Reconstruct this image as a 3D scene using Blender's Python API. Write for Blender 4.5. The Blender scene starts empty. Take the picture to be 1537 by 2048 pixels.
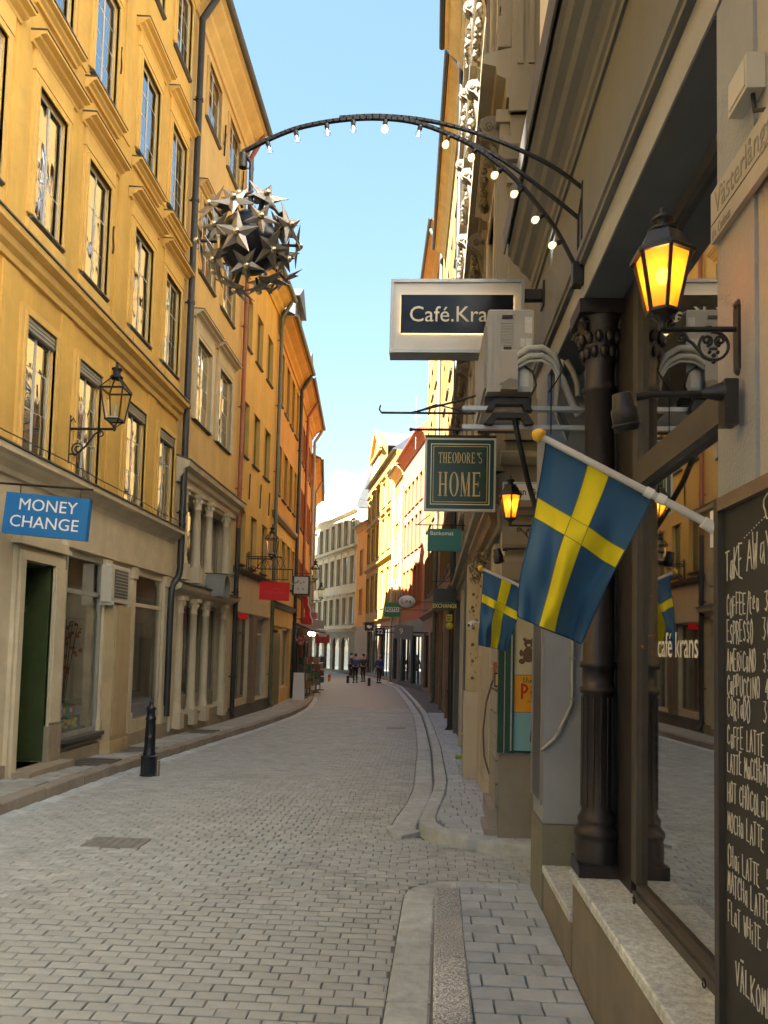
import bpy, math, random
from mathutils import Vector, Matrix, noise
random.seed(7)
sc = bpy.context.scene
col = sc.collection
R = math.radians
sin, cos, pi = math.sin, math.cos, math.pi

# ------------------------------------------------------------------ camera
cd = bpy.data.cameras.new('camera'); cam = bpy.data.objects.new('camera', cd); col.objects.link(cam)
def cam_matrix(yaw, p, roll):
    fw = Vector((-sin(yaw)*cos(p), cos(yaw)*cos(p), sin(p)))
    rt = Vector((cos(yaw), sin(yaw), 0)); up = rt.cross(fw)
    c, s = cos(roll), sin(roll)
    r2 = c*rt + s*up; u2 = -s*rt + c*up
    m = Matrix((r2, u2, -fw)).transposed().to_4x4()
    m.translation = (0, 0, 1.65)
    return m
cam.matrix_world = cam_matrix(0.051059, 0.063056, 0.024)
cd.sensor_fit = 'AUTO'; cd.sensor_width = 36.0; cd.lens = 1540/2048*36
cd.shift_y = (1200.9-1024)/2048; cd.shift_x = 0
cd.clip_start = 0.05; cd.clip_end = 2000
sc.camera = cam
sc.render.resolution_x = 768; sc.render.resolution_y = 1024

# ------------------------------------------------------------------ light
SUN_EL, SUN_AZ = R(44), math.atan2(-0.72, -0.69)      # azimuth measured from +Y towards +X
w = bpy.data.worlds.new('World'); sc.world = w; w.use_nodes = True
nt = w.node_tree; nt.nodes.clear()
sky = nt.nodes.new('ShaderNodeTexSky'); sky.sky_type = 'NISHITA'; sky.sun_disc = False
sky.sun_elevation = SUN_EL; sky.sun_rotation = SUN_AZ
sky.air_density = 1.0; sky.dust_density = 0.2; sky.ozone_density = 0.6; sky.altitude = 30
bg = nt.nodes.new('ShaderNodeBackground'); bg.inputs['Strength'].default_value = 0.06
out = nt.nodes.new('ShaderNodeOutputWorld')
gm_ = nt.nodes.new('ShaderNodeGamma'); gm_.inputs['Gamma'].default_value = 0.54
hs = nt.nodes.new('ShaderNodeHueSaturation'); hs.inputs['Saturation'].default_value = 1.38; hs.inputs['Hue'].default_value = .487
nt.links.new(sky.outputs[0], gm_.inputs[0]); nt.links.new(gm_.outputs[0], hs.inputs['Color']); nt.links.new(hs.outputs[0], bg.inputs[0]); nt.links.new(bg.outputs[0], out.inputs[0])
sd = bpy.data.lights.new('sun', 'SUN'); sd.energy = 5.0; sd.angle = R(0.55); sd.color = (1.0, 0.97, 0.91)
sun = bpy.data.objects.new('sun', sd); col.objects.link(sun)
sdir = Vector((sin(SUN_AZ)*cos(SUN_EL), cos(SUN_AZ)*cos(SUN_EL), sin(SUN_EL)))
sun.rotation_euler = sdir.to_track_quat('Z', 'Y').to_euler(); sun.location = (-30, -30, 60)
vs = sc.view_settings
sc.display_settings.display_device = 'sRGB'
vs.view_transform = 'Standard'; vs.look = 'None'; vs.gamma = 1; vs.use_curve_mapping = False
vs.exposure = 3.5
sc.render.engine = 'CYCLES'
cy = sc.cycles
cy.max_bounces = 12; cy.diffuse_bounces = 8; cy.glossy_bounces = 4; cy.transmission_bounces = 6; cy.transparent_max_bounces = 10
cy.caustics_reflective = False; cy.caustics_refractive = False
cy.sample_clamp_indirect = 12.0
cy.use_denoising = True
try: cy.denoiser = 'OPENIMAGEDENOISE'
except Exception: pass

# ------------------------------------------------------------------ helpers
class MB:
    def __init__(s): s.v = []; s.f = []; s.m = []; s.sm = []
    def add(s, vs_, fs, mi=0, smooth=False):
        o = len(s.v); s.v += [tuple(v) for v in vs_]
        for f in fs: s.f.append(tuple(i+o for i in f)); s.m.append(mi); s.sm.append(smooth)
        return s
    def box(s, x0, x1, y0, y1, z0, z1, mi=0):
        return s.add([(x0,y0,z0),(x1,y0,z0),(x1,y1,z0),(x0,y1,z0),(x0,y0,z1),(x1,y0,z1),(x1,y1,z1),(x0,y1,z1)],
            [(0,3,2,1),(4,5,6,7),(0,1,5,4),(1,2,6,5),(2,3,7,6),(3,0,4,7)], mi)
    def bbox(s, x0, x1, y0, y1, z0, z1, b, mi=0):       # box with chamfered top edges
        v = [(x0,y0,z0),(x1,y0,z0),(x1,y1,z0),(x0,y1,z0),(x0,y0,z1-b),(x1,y0,z1-b),(x1,y1,z1-b),(x0,y1,z1-b),
             (x0+b,y0+b,z1),(x1-b,y0+b,z1),(x1-b,y1-b,z1),(x0+b,y1-b,z1)]
        return s.add(v, [(0,3,2,1),(0,1,5,4),(1,2,6,5),(2,3,7,6),(3,0,4,7),(4,5,9,8),(5,6,10,9),(6,7,11,10),(7,4,8,11),(8,9,10,11)], mi)
    def mbox(s, M, hx, hy, hz, mi=0):
        vs_ = [M @ Vector((sx*hx, sy*hy, sz*hz)) for sz in (-1,1) for sx, sy in ((-1,-1),(1,-1),(1,1),(-1,1))]
        return s.add(vs_, [(0,3,2,1),(4,5,6,7),(0,1,5,4),(1,2,6,5),(2,3,7,6),(3,0,4,7)], mi)
    def prism(s, poly, ax, a, b, mi=0, smooth=False):
        n = len(poly)
        def P(u, v, t): return {'x': (t,u,v), 'y': (u,t,v), 'z': (u,v,t)}[ax]
        vs_ = [P(u,v,a) for u,v in poly] + [P(u,v,b) for u,v in poly]
        fs = [(i,(i+1)%n,(i+1)%n+n,i+n) for i in range(n)]
        s.add(vs_, fs, mi, smooth)
        return s.add(vs_, [tuple(range(n))[::-1], tuple(range(n,2*n))], mi)
    def tube(s, pts, r, n=8, mi=0, cap=True, flat=None):
        pts = [Vector(p) for p in pts]; k = len(pts)
        rr = r if isinstance(r, (list,tuple)) else [r]*k
        rings = []; ref = None
        for i in range(k):
            t = (pts[min(i+1,k-1)] - pts[max(i-1,0)]).normalized()
            if ref is None: ref = Vector((0,0,1)) if abs(t.z) < .9 else Vector((1,0,0))
            a = (ref - t*ref.dot(t))
            if a.length < 1e-5: a = Vector((1,0,0)).cross(t)
            a.normalize(); b = t.cross(a); ref = a
            q = []
            for j in range(n):
                an = 2*pi*j/n + pi/n
                q.append(pts[i] + (a*cos(an) + b*sin(an))*rr[i])
            rings.append(q)
        vs_ = [v for q in rings for v in q]
        fs = [(i*n+j, i*n+(j+1)%n, (i+1)*n+(j+1)%n, (i+1)*n+j) for i in range(k-1) for j in range(n)]
        s.add(vs_, fs, mi, n > 4)
        if cap: s.add(rings[0], [tuple(range(n))[::-1]], mi); s.add(rings[-1], [tuple(range(n))], mi)
        return s
    def lathe(s, prof, n=16, c=(0,0,0), mi=0, smooth=True, M=None):
        vs_ = [Vector((r*cos(2*pi*j/n+pi/n), r*sin(2*pi*j/n+pi/n), z)) for r, z in prof for j in range(n)]
        if M: vs_ = [M @ v for v in vs_]
        vs_ = [v + Vector(c) for v in vs_]
        k = len(prof)
        fs = [(i*n+j, i*n+(j+1)%n, (i+1)*n+(j+1)%n, (i+1)*n+j) for i in range(k-1) for j in range(n)]
        s.add(vs_, fs, mi, smooth)
        return s.add(vs_, [tuple(range(n))[::-1], tuple(range((k-1)*n, k*n))], mi)
    def ball(s, c, r, nu=12, nv=8, mi=0, sc_=(1,1,1)):
        prof = [(max(1e-4, r*sin(pi*i/nv)), -r*cos(pi*i/nv)) for i in range(nv+1)]
        M = Matrix.Diagonal((sc_[0], sc_[1], sc_[2]))
        return s.lathe(prof, nu, c, mi, True, M)
    def build(s, name, mats, parent=None, label=None):
        me = bpy.data.meshes.new(name); me.from_pydata(s.v, [], s.f)
        ms = mats if isinstance(mats, (list,tuple)) else [mats]
        for m in ms: me.materials.append(m)
        me.polygons.foreach_set('material_index', s.m); me.polygons.foreach_set('use_smooth', s.sm)
        me.update()
        return link(name, me, parent, label)
def link(name, data, parent=None, label=None):
    o = bpy.data.objects.new(name, data); col.objects.link(o)
    if parent: o.parent = parent
    if label: o['label'] = label
    return o
def tag(o, label, cat, group=None):
    o['label'] = label; o['category'] = cat
    if group: o['group'] = group
    return o
def root(name, loc, label, cat, group=None, rz=0):
    o = bpy.data.objects.new(name, None); col.objects.link(o); o.location = loc; o.rotation_euler = (0,0,rz)
    o.empty_display_size = .2
    return tag(o, label, cat, group)
def structure(o): o['kind'] = 'structure'; return o
def stuff(o): o['kind'] = 'stuff'; return o
def copy_tree(o, parent=None):
    c = o.copy(); col.objects.link(c)
    if parent: c.parent = parent
    for ch in o.children: copy_tree(ch, c)
    return c

# ------------------------------------------------------------------ materials
MC = {}
def mat(name, colr, rough=.6, metal=0., var=.15, vs_=3., bump=0., bs=60., spec=.5, streak=0., tone=False, dirt=0., dcol=(.12,.10,.08)):
    if name in MC: return MC[name]
    m = bpy.data.materials.new(name); m.use_nodes = True; t = m.node_tree; n = t.nodes; L = t.links
    b = n['Principled BSDF']; b.inputs['Roughness'].default_value = rough; b.inputs['Metallic'].default_value = metal
    b.inputs['Specular IOR Level'].default_value = spec
    tc = n.new('ShaderNodeTexCoord')
    cur = None
    rgb = n.new('ShaderNodeRGB'); rgb.outputs[0].default_value = (*colr, 1); cur = rgb.outputs[0]
    def mul(sock, fac_sock, lo, hi):
        mr = n.new('ShaderNodeMapRange'); mr.inputs[1].default_value = .25; mr.inputs[2].default_value = .75
        mr.inputs[3].default_value = lo; mr.inputs[4].default_value = hi; L.new(fac_sock, mr.inputs[0])
        vm = n.new('ShaderNodeVectorMath'); vm.operation = 'SCALE'; L.new(sock, vm.inputs[0]); L.new(mr.outputs[0], vm.inputs['Scale'])
        return vm.outputs[0]
    if tone:
        at = n.new('ShaderNodeAttribute'); at.attribute_name = 'tone'
        cr = n.new('ShaderNodeMapRange'); cr.inputs[1].default_value = 0; cr.inputs[2].default_value = 1
        cr.inputs[3].default_value = .90; cr.inputs[4].default_value = 1.10; L.new(at.outputs['Fac'], cr.inputs[0])
        vm = n.new('ShaderNodeVectorMath'); vm.operation = 'SCALE'; L.new(cur, vm.inputs[0]); L.new(cr.outputs[0], vm.inputs['Scale']); cur = vm.outputs[0]
    if var:
        ns = n.new('ShaderNodeTexNoise'); ns.inputs['Scale'].default_value = vs_; ns.inputs['Detail'].default_value = 8; ns.inputs['Roughness'].default_value = .65
        L.new(tc.outputs['Object'], ns.inputs['Vector']); cur = mul(cur, ns.outputs['Fac'], 1-var, 1+var)
    if streak:
        mp = n.new('ShaderNodeMapping'); mp.inputs['Scale'].default_value = (1.6, 1.6, .22); L.new(tc.outputs['Object'], mp.inputs[0])
        n2 = n.new('ShaderNodeTexNoise'); n2.inputs['Scale'].default_value = 1.3; n2.inputs['Detail'].default_value = 6; n2.inputs['Roughness'].default_value = .7
        L.new(mp.outputs[0], n2.inputs['Vector']); cur = mul(cur, n2.outputs['Fac'], 1-streak, 1+streak*.6)
    if dirt:
        n3 = n.new('ShaderNodeTexNoise'); n3.inputs['Scale'].default_value = 1.7; n3.inputs['Detail'].default_value = 10; n3.inputs['Roughness'].default_value = .75
        L.new(tc.outputs['Object'], n3.inputs['Vector'])
        mr = n.new('ShaderNodeMapRange'); mr.inputs[1].default_value = .5; mr.inputs[2].default_value = .72; mr.inputs[3].default_value = 0; mr.inputs[4].default_value = dirt
        L.new(n3.outputs['Fac'], mr.inputs[0])
        mx = n.new('ShaderNodeMix'); mx.data_type = 'RGBA'; L.new(mr.outputs[0], mx.inputs[0]); L.new(cur, mx.inputs[6]); mx.inputs[7].default_value = (*dcol, 1); cur = mx.outputs[2]
    L.new(cur, b.inputs['Base Color'])
    if bump:
        n4 = n.new('ShaderNodeTexNoise'); n4.inputs['Scale'].default_value = bs; n4.inputs['Detail'].default_value = 5; L.new(tc.outputs['Object'], n4.inputs['Vector'])
        bp = n.new('ShaderNodeBump'); bp.inputs['Strength'].default_value = bump; bp.inputs['Distance'].default_value = .01
        L.new(n4.outputs['Fac'], bp.inputs['Height']); L.new(bp.outputs[0], b.inputs['Normal'])
    MC[name] = m; return m
def emit(name, colr, strength):
    if name in MC: return MC[name]
    m = bpy.data.materials.new(name); m.use_nodes = True; b = m.node_tree.nodes['Principled BSDF']
    b.inputs['Base Color'].default_value = (*colr, 1); b.inputs['Emission Color'].default_value = (*colr, 1); b.inputs['Emission Strength'].default_value = strength
    MC[name] = m; return m
def glass_opaque(name, inner, ior=7.5, rough=.02, wob=.07, tint=(.93,.97,1)):
    # a window seen from outside: dim room behind, mirror by Fresnel, slightly wavy old glass
    m = bpy.data.materials.new(name); m.use_nodes = True; t = m.node_tree; n = t.nodes; L = t.links; n.clear()
    o = n.new('ShaderNodeOutputMaterial'); mix = n.new('ShaderNodeMixShader'); d = n.new('ShaderNodeBsdfDiffuse'); g = n.new('ShaderNodeBsdfGlossy')
    g.inputs['Roughness'].default_value = rough; g.inputs['Color'].default_value = (*tint, 1)
    oi = n.new('ShaderNodeObjectInfo'); cr = n.new('ShaderNodeMapRange'); cr.inputs[3].default_value = .4; cr.inputs[4].default_value = 1.9; L.new(oi.outputs['Random'], cr.inputs[0])
    vm = n.new('ShaderNodeVectorMath'); vm.operation = 'SCALE'; vm.inputs[0].default_value = inner; L.new(cr.outputs[0], vm.inputs['Scale']); L.new(vm.outputs[0], d.inputs['Color'])
    f = n.new('ShaderNodeFresnel'); f.inputs['IOR'].default_value = ior
    tc = n.new('ShaderNodeTexCoord'); ns = n.new('ShaderNodeTexNoise'); ns.inputs['Scale'].default_value = 2.2; ns.inputs['Detail'].default_value = 1
    L.new(tc.outputs['Object'], ns.inputs['Vector']); bp = n.new('ShaderNodeBump'); bp.inputs['Strength'].default_value = wob; bp.inputs['Distance'].default_value = .02
    L.new(ns.outputs['Fac'], bp.inputs['Height']); L.new(bp.outputs[0], g.inputs['Normal'])
    L.new(f.outputs[0], mix.inputs[0]); L.new(d.outputs[0], mix.inputs[1]); L.new(g.outputs[0], mix.inputs[2]); L.new(mix.outputs[0], o.inputs[0])
    return m
def glass_clear(name, f0=.06, tint=(.93,.95,.93), wob=.0, p=3.5):
    m = bpy.data.materials.new(name); m.use_nodes = True; t = m.node_tree; n = t.nodes; L = t.links; n.clear()
    o = n.new('ShaderNodeOutputMaterial'); mix = n.new('ShaderNodeMixShader'); d = n.new('ShaderNodeBsdfTransparent'); g = n.new('ShaderNodeBsdfGlossy')
    d.inputs['Color'].default_value = (*tint, 1); g.inputs['Roughness'].default_value = .015
    lw = n.new('ShaderNodeLayerWeight'); pw = n.new('ShaderNodeMath'); pw.operation = 'POWER'; pw.inputs[1].default_value = p
    mr = n.new('ShaderNodeMapRange'); mr.inputs[3].default_value = f0; mr.inputs[4].default_value = 1.0
    lw.inputs['Blend'].default_value = .5; L.new(lw.outputs['Facing'], pw.inputs[0]); L.new(pw.outputs[0], mr.inputs[0])
    if wob:
        tc = n.new('ShaderNodeTexCoord'); ns = n.new('ShaderNodeTexNoise'); ns.inputs['Scale'].default_value = 1.2; ns.inputs['Detail'].default_value = 1
        L.new(tc.outputs['Object'], ns.inputs['Vector']); bp = n.new('ShaderNodeBump'); bp.inputs['Strength'].default_value = wob; bp.inputs['Distance'].default_value = .02
        L.new(ns.outputs['Fac'], bp.inputs['Height']); L.new(bp.outputs[0], g.inputs['Normal'])
    L.new(mr.outputs[0], mix.inputs[0]); L.new(d.outputs[0], mix.inputs[1]); L.new(g.outputs[0], mix.inputs[2]); L.new(mix.outputs[0], o.inputs[0])
    return m
def speckle(name, c1, c2, c3, scale, rough=.7):
    m = bpy.data.materials.new(name); m.use_nodes = True; t = m.node_tree; n = t.nodes; L = t.links; b = n['Principled BSDF']; b.inputs['Roughness'].default_value = rough
    tc = n.new('ShaderNodeTexCoord'); ns = n.new('ShaderNodeTexNoise'); ns.inputs['Scale'].default_value = scale; ns.inputs['Detail'].default_value = 4; ns.inputs['Roughness'].default_value = .8
    L.new(tc.outputs['Object'], ns.inputs['Vector']); r = n.new('ShaderNodeValToRGB'); e = r.color_ramp.elements
    e[0].position = .38; e[0].color = (*c1,1); e[1].position = .62; e[1].color = (*c3,1); k = e.new(.5); k.color = (*c2,1)
    L.new(ns.outputs['Fac'], r.inputs[0])
    at = n.new('ShaderNodeAttribute'); at.attribute_name = 'tone'; mr = n.new('ShaderNodeMapRange'); mr.inputs[3].default_value = .8; mr.inputs[4].default_value = 1.2; L.new(at.outputs['Fac'], mr.inputs[0])
    n2 = n.new('ShaderNodeTexNoise'); n2.inputs['Scale'].default_value = 2.5; n2.inputs['Detail'].default_value = 6; L.new(tc.outputs['Object'], n2.inputs['Vector'])
    mr2 = n.new('ShaderNodeMapRange'); mr2.inputs[1].default_value = .3; mr2.inputs[2].default_value = .7; mr2.inputs[3].default_value = .75; mr2.inputs[4].default_value = 1.15; L.new(n2.outputs['Fac'], mr2.inputs[0])
    mm = n.new('ShaderNodeMath'); mm.operation = 'MULTIPLY'; L.new(mr.outputs[0], mm.inputs[0]); L.new(mr2.outputs[0], mm.inputs[1])
    vm = n.new('ShaderNodeVectorMath'); vm.operation = 'SCALE'; L.new(r.outputs[0], vm.inputs[0]); L.new(mm.outputs[0], vm.inputs['Scale']); L.new(vm.outputs[0], b.inputs['Base Color'])
    bp = n.new('ShaderNodeBump'); bp.inputs['Strength'].default_value = .35; bp.inputs['Distance'].default_value = .004; L.new(ns.outputs['Fac'], bp.inputs['Height']); L.new(bp.outputs[0], b.inputs['Normal'])
    return m

M_yellow = mat('yellow_plaster', (.76,.475,.115), .85, var=.16, vs_=1.1, bump=.35, bs=70, streak=.22, dirt=.55, dcol=(.54,.35,.12))
M_ytrim = mat('yellow_trim', (.78,.505,.145), .8, var=.10, vs_=4, bump=.12, bs=60, streak=.12)
M_cream = mat('cream_stone', (.64,.55,.38), .8, var=.12, vs_=3, bump=.2, bs=70, streak=.14, dirt=.22, dcol=(.30,.24,.15))
M_ochre = mat('ochre_plaster', (.70,.48,.19), .85, var=.12, vs_=1.3, bump=.25, bs=90, streak=.18, dirt=.15, dcol=(.36,.24,.11))
M_orange = mat('orange_plaster', (.72,.465,.135), .85, var=.12, vs_=1.1, bump=.25, bs=90, streak=.22, dirt=.45, dcol=(.50,.32,.13))
M_deep = mat('deep_orange_plaster', (.58,.29,.065), .85, var=.12, vs_=1.1, bump=.2, bs=90, streak=.18)
M_rust = mat('rust_plaster', (.44,.165,.06), .85, var=.12, vs_=1.1, bump=.2, bs=90, streak=.15)
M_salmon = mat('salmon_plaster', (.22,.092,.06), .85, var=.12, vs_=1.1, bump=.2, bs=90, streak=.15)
M_lemon = mat('lemon_plaster', (.38,.225,.036), .85, var=.08, vs_=1.1, bump=.15, bs=60, streak=.12)
M_ivory = mat('ivory_plaster', (.60,.53,.36), .85, var=.10, vs_=1.1, bump=.2, bs=60, streak=.12)
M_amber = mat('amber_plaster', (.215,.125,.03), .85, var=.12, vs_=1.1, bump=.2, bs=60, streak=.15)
M_beige = mat('beige_plaster', (.56,.50,.40), .85, var=.12, vs_=1.6, bump=.25, bs=80, streak=.12, dirt=.15, dcol=(.28,.23,.17))
M_lead = mat('lead_flashing', (.10,.095,.085), .55, .3, var=.25, vs_=6)
M_roof = mat('roof_metal', (.075,.085,.10), .5, .3, var=.25, vs_=3)
M_tile = mat('roof_tile', (.30,.10,.05), .8, var=.25, vs_=8, bump=.4, bs=30)
M_pipeblack = mat('black_pipe', (.035,.036,.036), .45, .2, var=.3, vs_=5)
M_pipebrown = mat('brown_pipe', (.30,.10,.05), .5, .1, var=.2, vs_=5)
M_pipegreen = mat('green_pipe', (.11,.13,.09), .5, .2, var=.25, vs_=5)
M_iron = mat('wrought_iron', (.028,.027,.027), .5, .5, var=.3, vs_=9, bump=.15, bs=120)
M_fwhite = mat('window_paint', (.62,.60,.53), .5, var=.1, vs_=8)
M_fgrey = mat('window_grey_paint', (.34,.33,.28), .5, var=.12, vs_=8)
M_fbrown = mat('window_brown_paint', (.20,.13,.075), .5, var=.15, vs_=8)
M_fgreen = mat('window_green_paint', (.075,.12,.05), .55, var=.15, vs_=8)
M_darkwood = mat('dark_wood', (.020,.017,.016), .5, var=.3, vs_=9, bump=.1, bs=40)
M_doorgreen = mat('door_green', (.045,.065,.022), .5, var=.2, vs_=6)
M_stone = mat('base_stone', (.33,.27,.19), .85, var=.2, vs_=4, bump=.5, bs=50, dirt=.35, dcol=(.14,.11,.08))
M_dark = mat('shop_dark', (.03,.03,.03), .7, var=.2)
M_glass = glass_opaque('old_glass', (.035,.033,.028))
M_glassc = glass_opaque('curtained_glass', (.20,.18,.13))
M_clear = glass_clear('shop_glass', .07)
M_curtain = mat('curtain', (.58,.54,.42), .9, var=.15, vs_=3)

# ------------------------------------------------------------------ ground
GY = [-40, 6, 18, 24, 29, 60, 200]; GZ = [0, 0, -.30, -.375, -.40, -.48, -.5]
def lerp(x, xs, ys):
    if x <= xs[0]: return ys[0]
    for i in range(1, len(xs)):
        if x <= xs[i]:
            t = (x-xs[i-1])/(xs[i]-xs[i-1]); return ys[i-1]+(ys[i]-ys[i-1])*t
    return ys[-1]
def gz(y): return lerp(y, GY, GZ)
# kerb lines (road edge) as x over y
LKY = [-20, 7, 10, 12.4, 15.5, 18.6, 22.3, 26, 29.8, 36, 41, 46.5, 60, 80]
LKX = [-4.05, -4.02, -4.08, -4.04, -3.97, -3.87, -3.75, -3.85, -4.2, -5.0, -5.7, -6.7, -10, -16]
RKY = [6.9, 7.4, 8.0, 8.8, 10, 14.5, 19, 24, 30, 36, 42, 49, 55, 60, 80]
RKX = [.06, .00, .05, .14, .2, .22, .16, .04, -.32, -.75, -1.2, -2.3, -3.6, -5.0, -11]
def lk(y): return lerp(y, LKY, LKX)
def rk(y): return lerp(y, RKY, RKX)
M_ground = mat('bare_ground', (.09,.085,.075), .95, var=.3, vs_=.6)
M_joint = mat('joint_sand', (.16,.158,.15), .95, var=.35, vs_=5, bump=.4, bs=90)
M_sett = mat('sett_stone', (.42,.445,.44), .62, var=.22, vs_=7, bump=.5, bs=55, tone=True, dirt=.35, dcol=(.10,.09,.075))
M_paver = mat('paver_stone', (.44,.50,.56), .66, var=.16, vs_=6, bump=.4, bs=70, tone=True, dirt=.3, dcol=(.11,.105,.10))
M_lpaver = mat('left_paver_stone', (.37,.365,.34), .75, var=.2, vs_=5, bump=.4, bs=60, tone=True, dirt=.4, dcol=(.11,.09,.075))
M_gutter = mat('gutter_granite', (.52,.565,.575), .7, var=.25, vs_=9, bump=.6, bs=90, tone=True, dirt=.6, dcol=(.20,.20,.185))
M_kerb = speckle('kerb_granite', (.09,.095,.10), (.42,.44,.45), (.80,.82,.83), 110)
M_lkerb = mat('brown_kerb_stone', (.30,.26,.21), .8, var=.2, vs_=5, bump=.5, bs=50, tone=True, dirt=.4, dcol=(.12,.09,.07))

g = MB(); g.add([(-600,-600,-.75),(600,-600,-.75),(600,900,-.75),(-600,900,-.75)], [(0,1,2,3)])
structure(g.build('ground', M_ground))

def ribbon(xl, xr, ys, dz, zf=gz):
    m = MB(); v = []; f = []
    for y in ys:
        v += [(xl(y), y, zf(y)+dz), (xr(y), y, zf(y)+dz)]
    for i in range(len(ys)-1): f.append((2*i, 2*i+1, 2*i+3, 2*i+2))
    return m.add(v, f)
ys = [-12, 0, 3, 6, 7, 8, 9, 10, 12, 14, 16, 18, 20, 22, 24, 26, 28, 30, 33, 36, 39, 42, 45, 49, 53, 57, 61, 68, 80]
road = MB()
road = structure(ribbon(lambda y: lk(y)-.3, lambda y: (rk(y)+.2 if y > 7.1 else 3.2), ys, -.012).build('road', M_joint))

def set_tone(o, vals):
    a = o.data.attributes.new('tone', 'FLOAT', 'FACE'); a.data.foreach_set('value', vals)
SETT = []
for i in range(14):      # shared meshes of single road setts
    m = MB(); L_ = .142 + .0015*(i % 5); W_ = .0715 + .001*(i % 3); j = lambda: random.uniform(-.003, .003)
    m.bbox(-L_/2+j(), L_/2+j(), -W_/2+j(), W_/2+j(), -.05, 0, .0035)
    me = bpy.data.meshes.new('sett'); me.from_pydata(m.v, [], m.f); me.materials.append(M_sett)
    a = me.attributes.new('tone', 'FLOAT', 'FACE'); t = random.random(); a.data.foreach_set('value', [t]*len(m.f)); SETT.append((me, L_))
near = []; far_m = MB(); far_t = []
y = 1.2; row = 0
while y < 27:
    x = math.floor((lk(y)+.20)/.150)*.150 + .150 + (.075 if row % 2 else 0) + random.uniform(-.008, .008); xl_ = lk(y)+.20
    if x-xl_ > .02: near.append(((x+xl_)/2-.002, y, SETT[0][0], SETT[0][1], (x-xl_-.006)/SETT[0][1]))
    xr = ((-.152+.03*(y-3.4)) if y < 5.3 else ((.30-math.sqrt(max(0,.40**2-(y-5.25)**2))) if y < 5.62 else (1.9 if y < 6.40 else (lerp(y, [6.4,6.5,6.6,6.75,6.95,7.2,7.45], [.9,.62,.40,.20,.04,-.16,-.28]) if y < 7.45 else rk(y)-.28))))
    while x < xr:
        me, L_ = random.choice(SETT)
        if x+L_ > xr:
            if xr-x > .012: near.append((x+(xr-x)/2, y, me, L_, (xr-x)/L_))
            break
        skew = .022*noise.noise(Vector((x*.35, y*.25, 0)))
        near.append((x+L_/2, y+skew, me, L_, 1.0))
        x += L_ + .0055
    y += .0835 if y < 16 else .087; row += 1
near.sort(key=lambda q: q[1]+abs(q[0]+1)*.15+(0 if q[1] > 3.3 and q[0] > -.62*q[1] else 50))
for i, (x, y, me, L_, sx_) in enumerate(near):
    z = gz(y) + random.uniform(-.0016, .0016) + .012*noise.noise(Vector((x*.8, y*.8, 3)))
    rz = random.uniform(-.012, .012); tx, ty = random.uniform(-.007, .007), random.uniform(-.010, .010)
    M = Matrix.Translation((x, y, z)) @ Matrix.Rotation(rz, 4, 'Z') @ Matrix.Rotation(tx, 4, 'X') @ Matrix.Rotation(ty, 4, 'Y') @ Matrix.Diagonal((sx_, 1, 1, 1))
    if i < 290:
        o = link('sett', me, road); o.matrix_world = M
    else:
        far_m.add([M @ v.co for v in me.vertices], [tuple(p.vertices) for p in me.polygons]); far_t += [random.random()]*len(me.polygons)
o = far_m.build('sett_paving', M_sett, road); set_tone(o, far_t); stuff(o)
# beyond 27 m the setts are too small to tell apart: one sheet whose material carries rows
def rows_mat():
    m = bpy.data.materials.new('far_setts'); m.use_nodes = True; t = m.node_tree; n = t.nodes; L = t.links; b = n['Principled BSDF']; b.inputs['Roughness'].default_value = .65
    tc = n.new('ShaderNodeTexCoord'); br = n.new('ShaderNodeTexBrick'); br.inputs['Scale'].default_value = 1
    br.inputs['Brick Width'].default_value = .16; br.inputs['Row Height'].default_value = .1; br.inputs['Mortar Size'].default_value = .008
    br.inputs['Color1'].default_value = (.34,.34,.32,1); br.inputs['Color2'].default_value = (.40,.40,.375,1); br.inputs['Mortar'].default_value = (.13,.12,.10,1)
    L.new(tc.outputs['Object'], br.inputs['Vector']); L.new(br.outputs[0], b.inputs['Base Color']); return m
o = ribbon(lambda y: lk(y), lambda y: rk(y)-.3, [26.98]+[y_ for y_ in ys if y_ >= 28], -.001).build('sett_sheet', rows_mat(), road); stuff(o)

def slabs(parent, name, line, w0, w1, y0, y1, L_, mt, top, h, npart, jit=.01, b=.013, zf=gz):
    """stones laid end to end along a kerb line; the first npart are parts, the rest one part"""
    rest = MB(); rt = []; y = y0; k = 0
    while y < y1:
        l2 = L_*random.uniform(.85, 1.15); ya, yb = y+.008, min(y+l2, y1)-.008
        xa, xb = line(ya), line(yb)
        m = MB(); z0 = zf((ya+yb)/2)+top+random.uniform(-.003, .003)
        P = [(xa+w0, ya), (xa+w1, ya), (xb+w1, yb), (xb+w0, yb)]
        q = [(xa+w0+b, ya+b*.6), (xa+w1-b, ya+b*.6), (xb+w1-b, yb-b*.6), (xb+w0+b, yb-b*.6)]
        v = [(p[0], p[1], z0-h) for p in P] + [(p[0], p[1], z0-b) for p in P] + [(p[0], p[1], z0) for p in q]
        f = [(0,1,5,4),(1,2,6,5),(2,3,7,6),(3,0,4,7),(4,5,9,8),(5,6,10,9),(6,7,11,10),(7,4,8,11),(8,9,10,11)]
        t = random.random()
        if k < npart:
            m.add(v, f); o = m.build(name, mt, parent); set_tone(o, [t]*9)
        else:
            rest.add(v, f); rt += [t]*9
        k += 1; y += l2
    if rt:
        o = rest.build(name+'_row', mt, parent); set_tone(o, rt); stuff(o)
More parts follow.
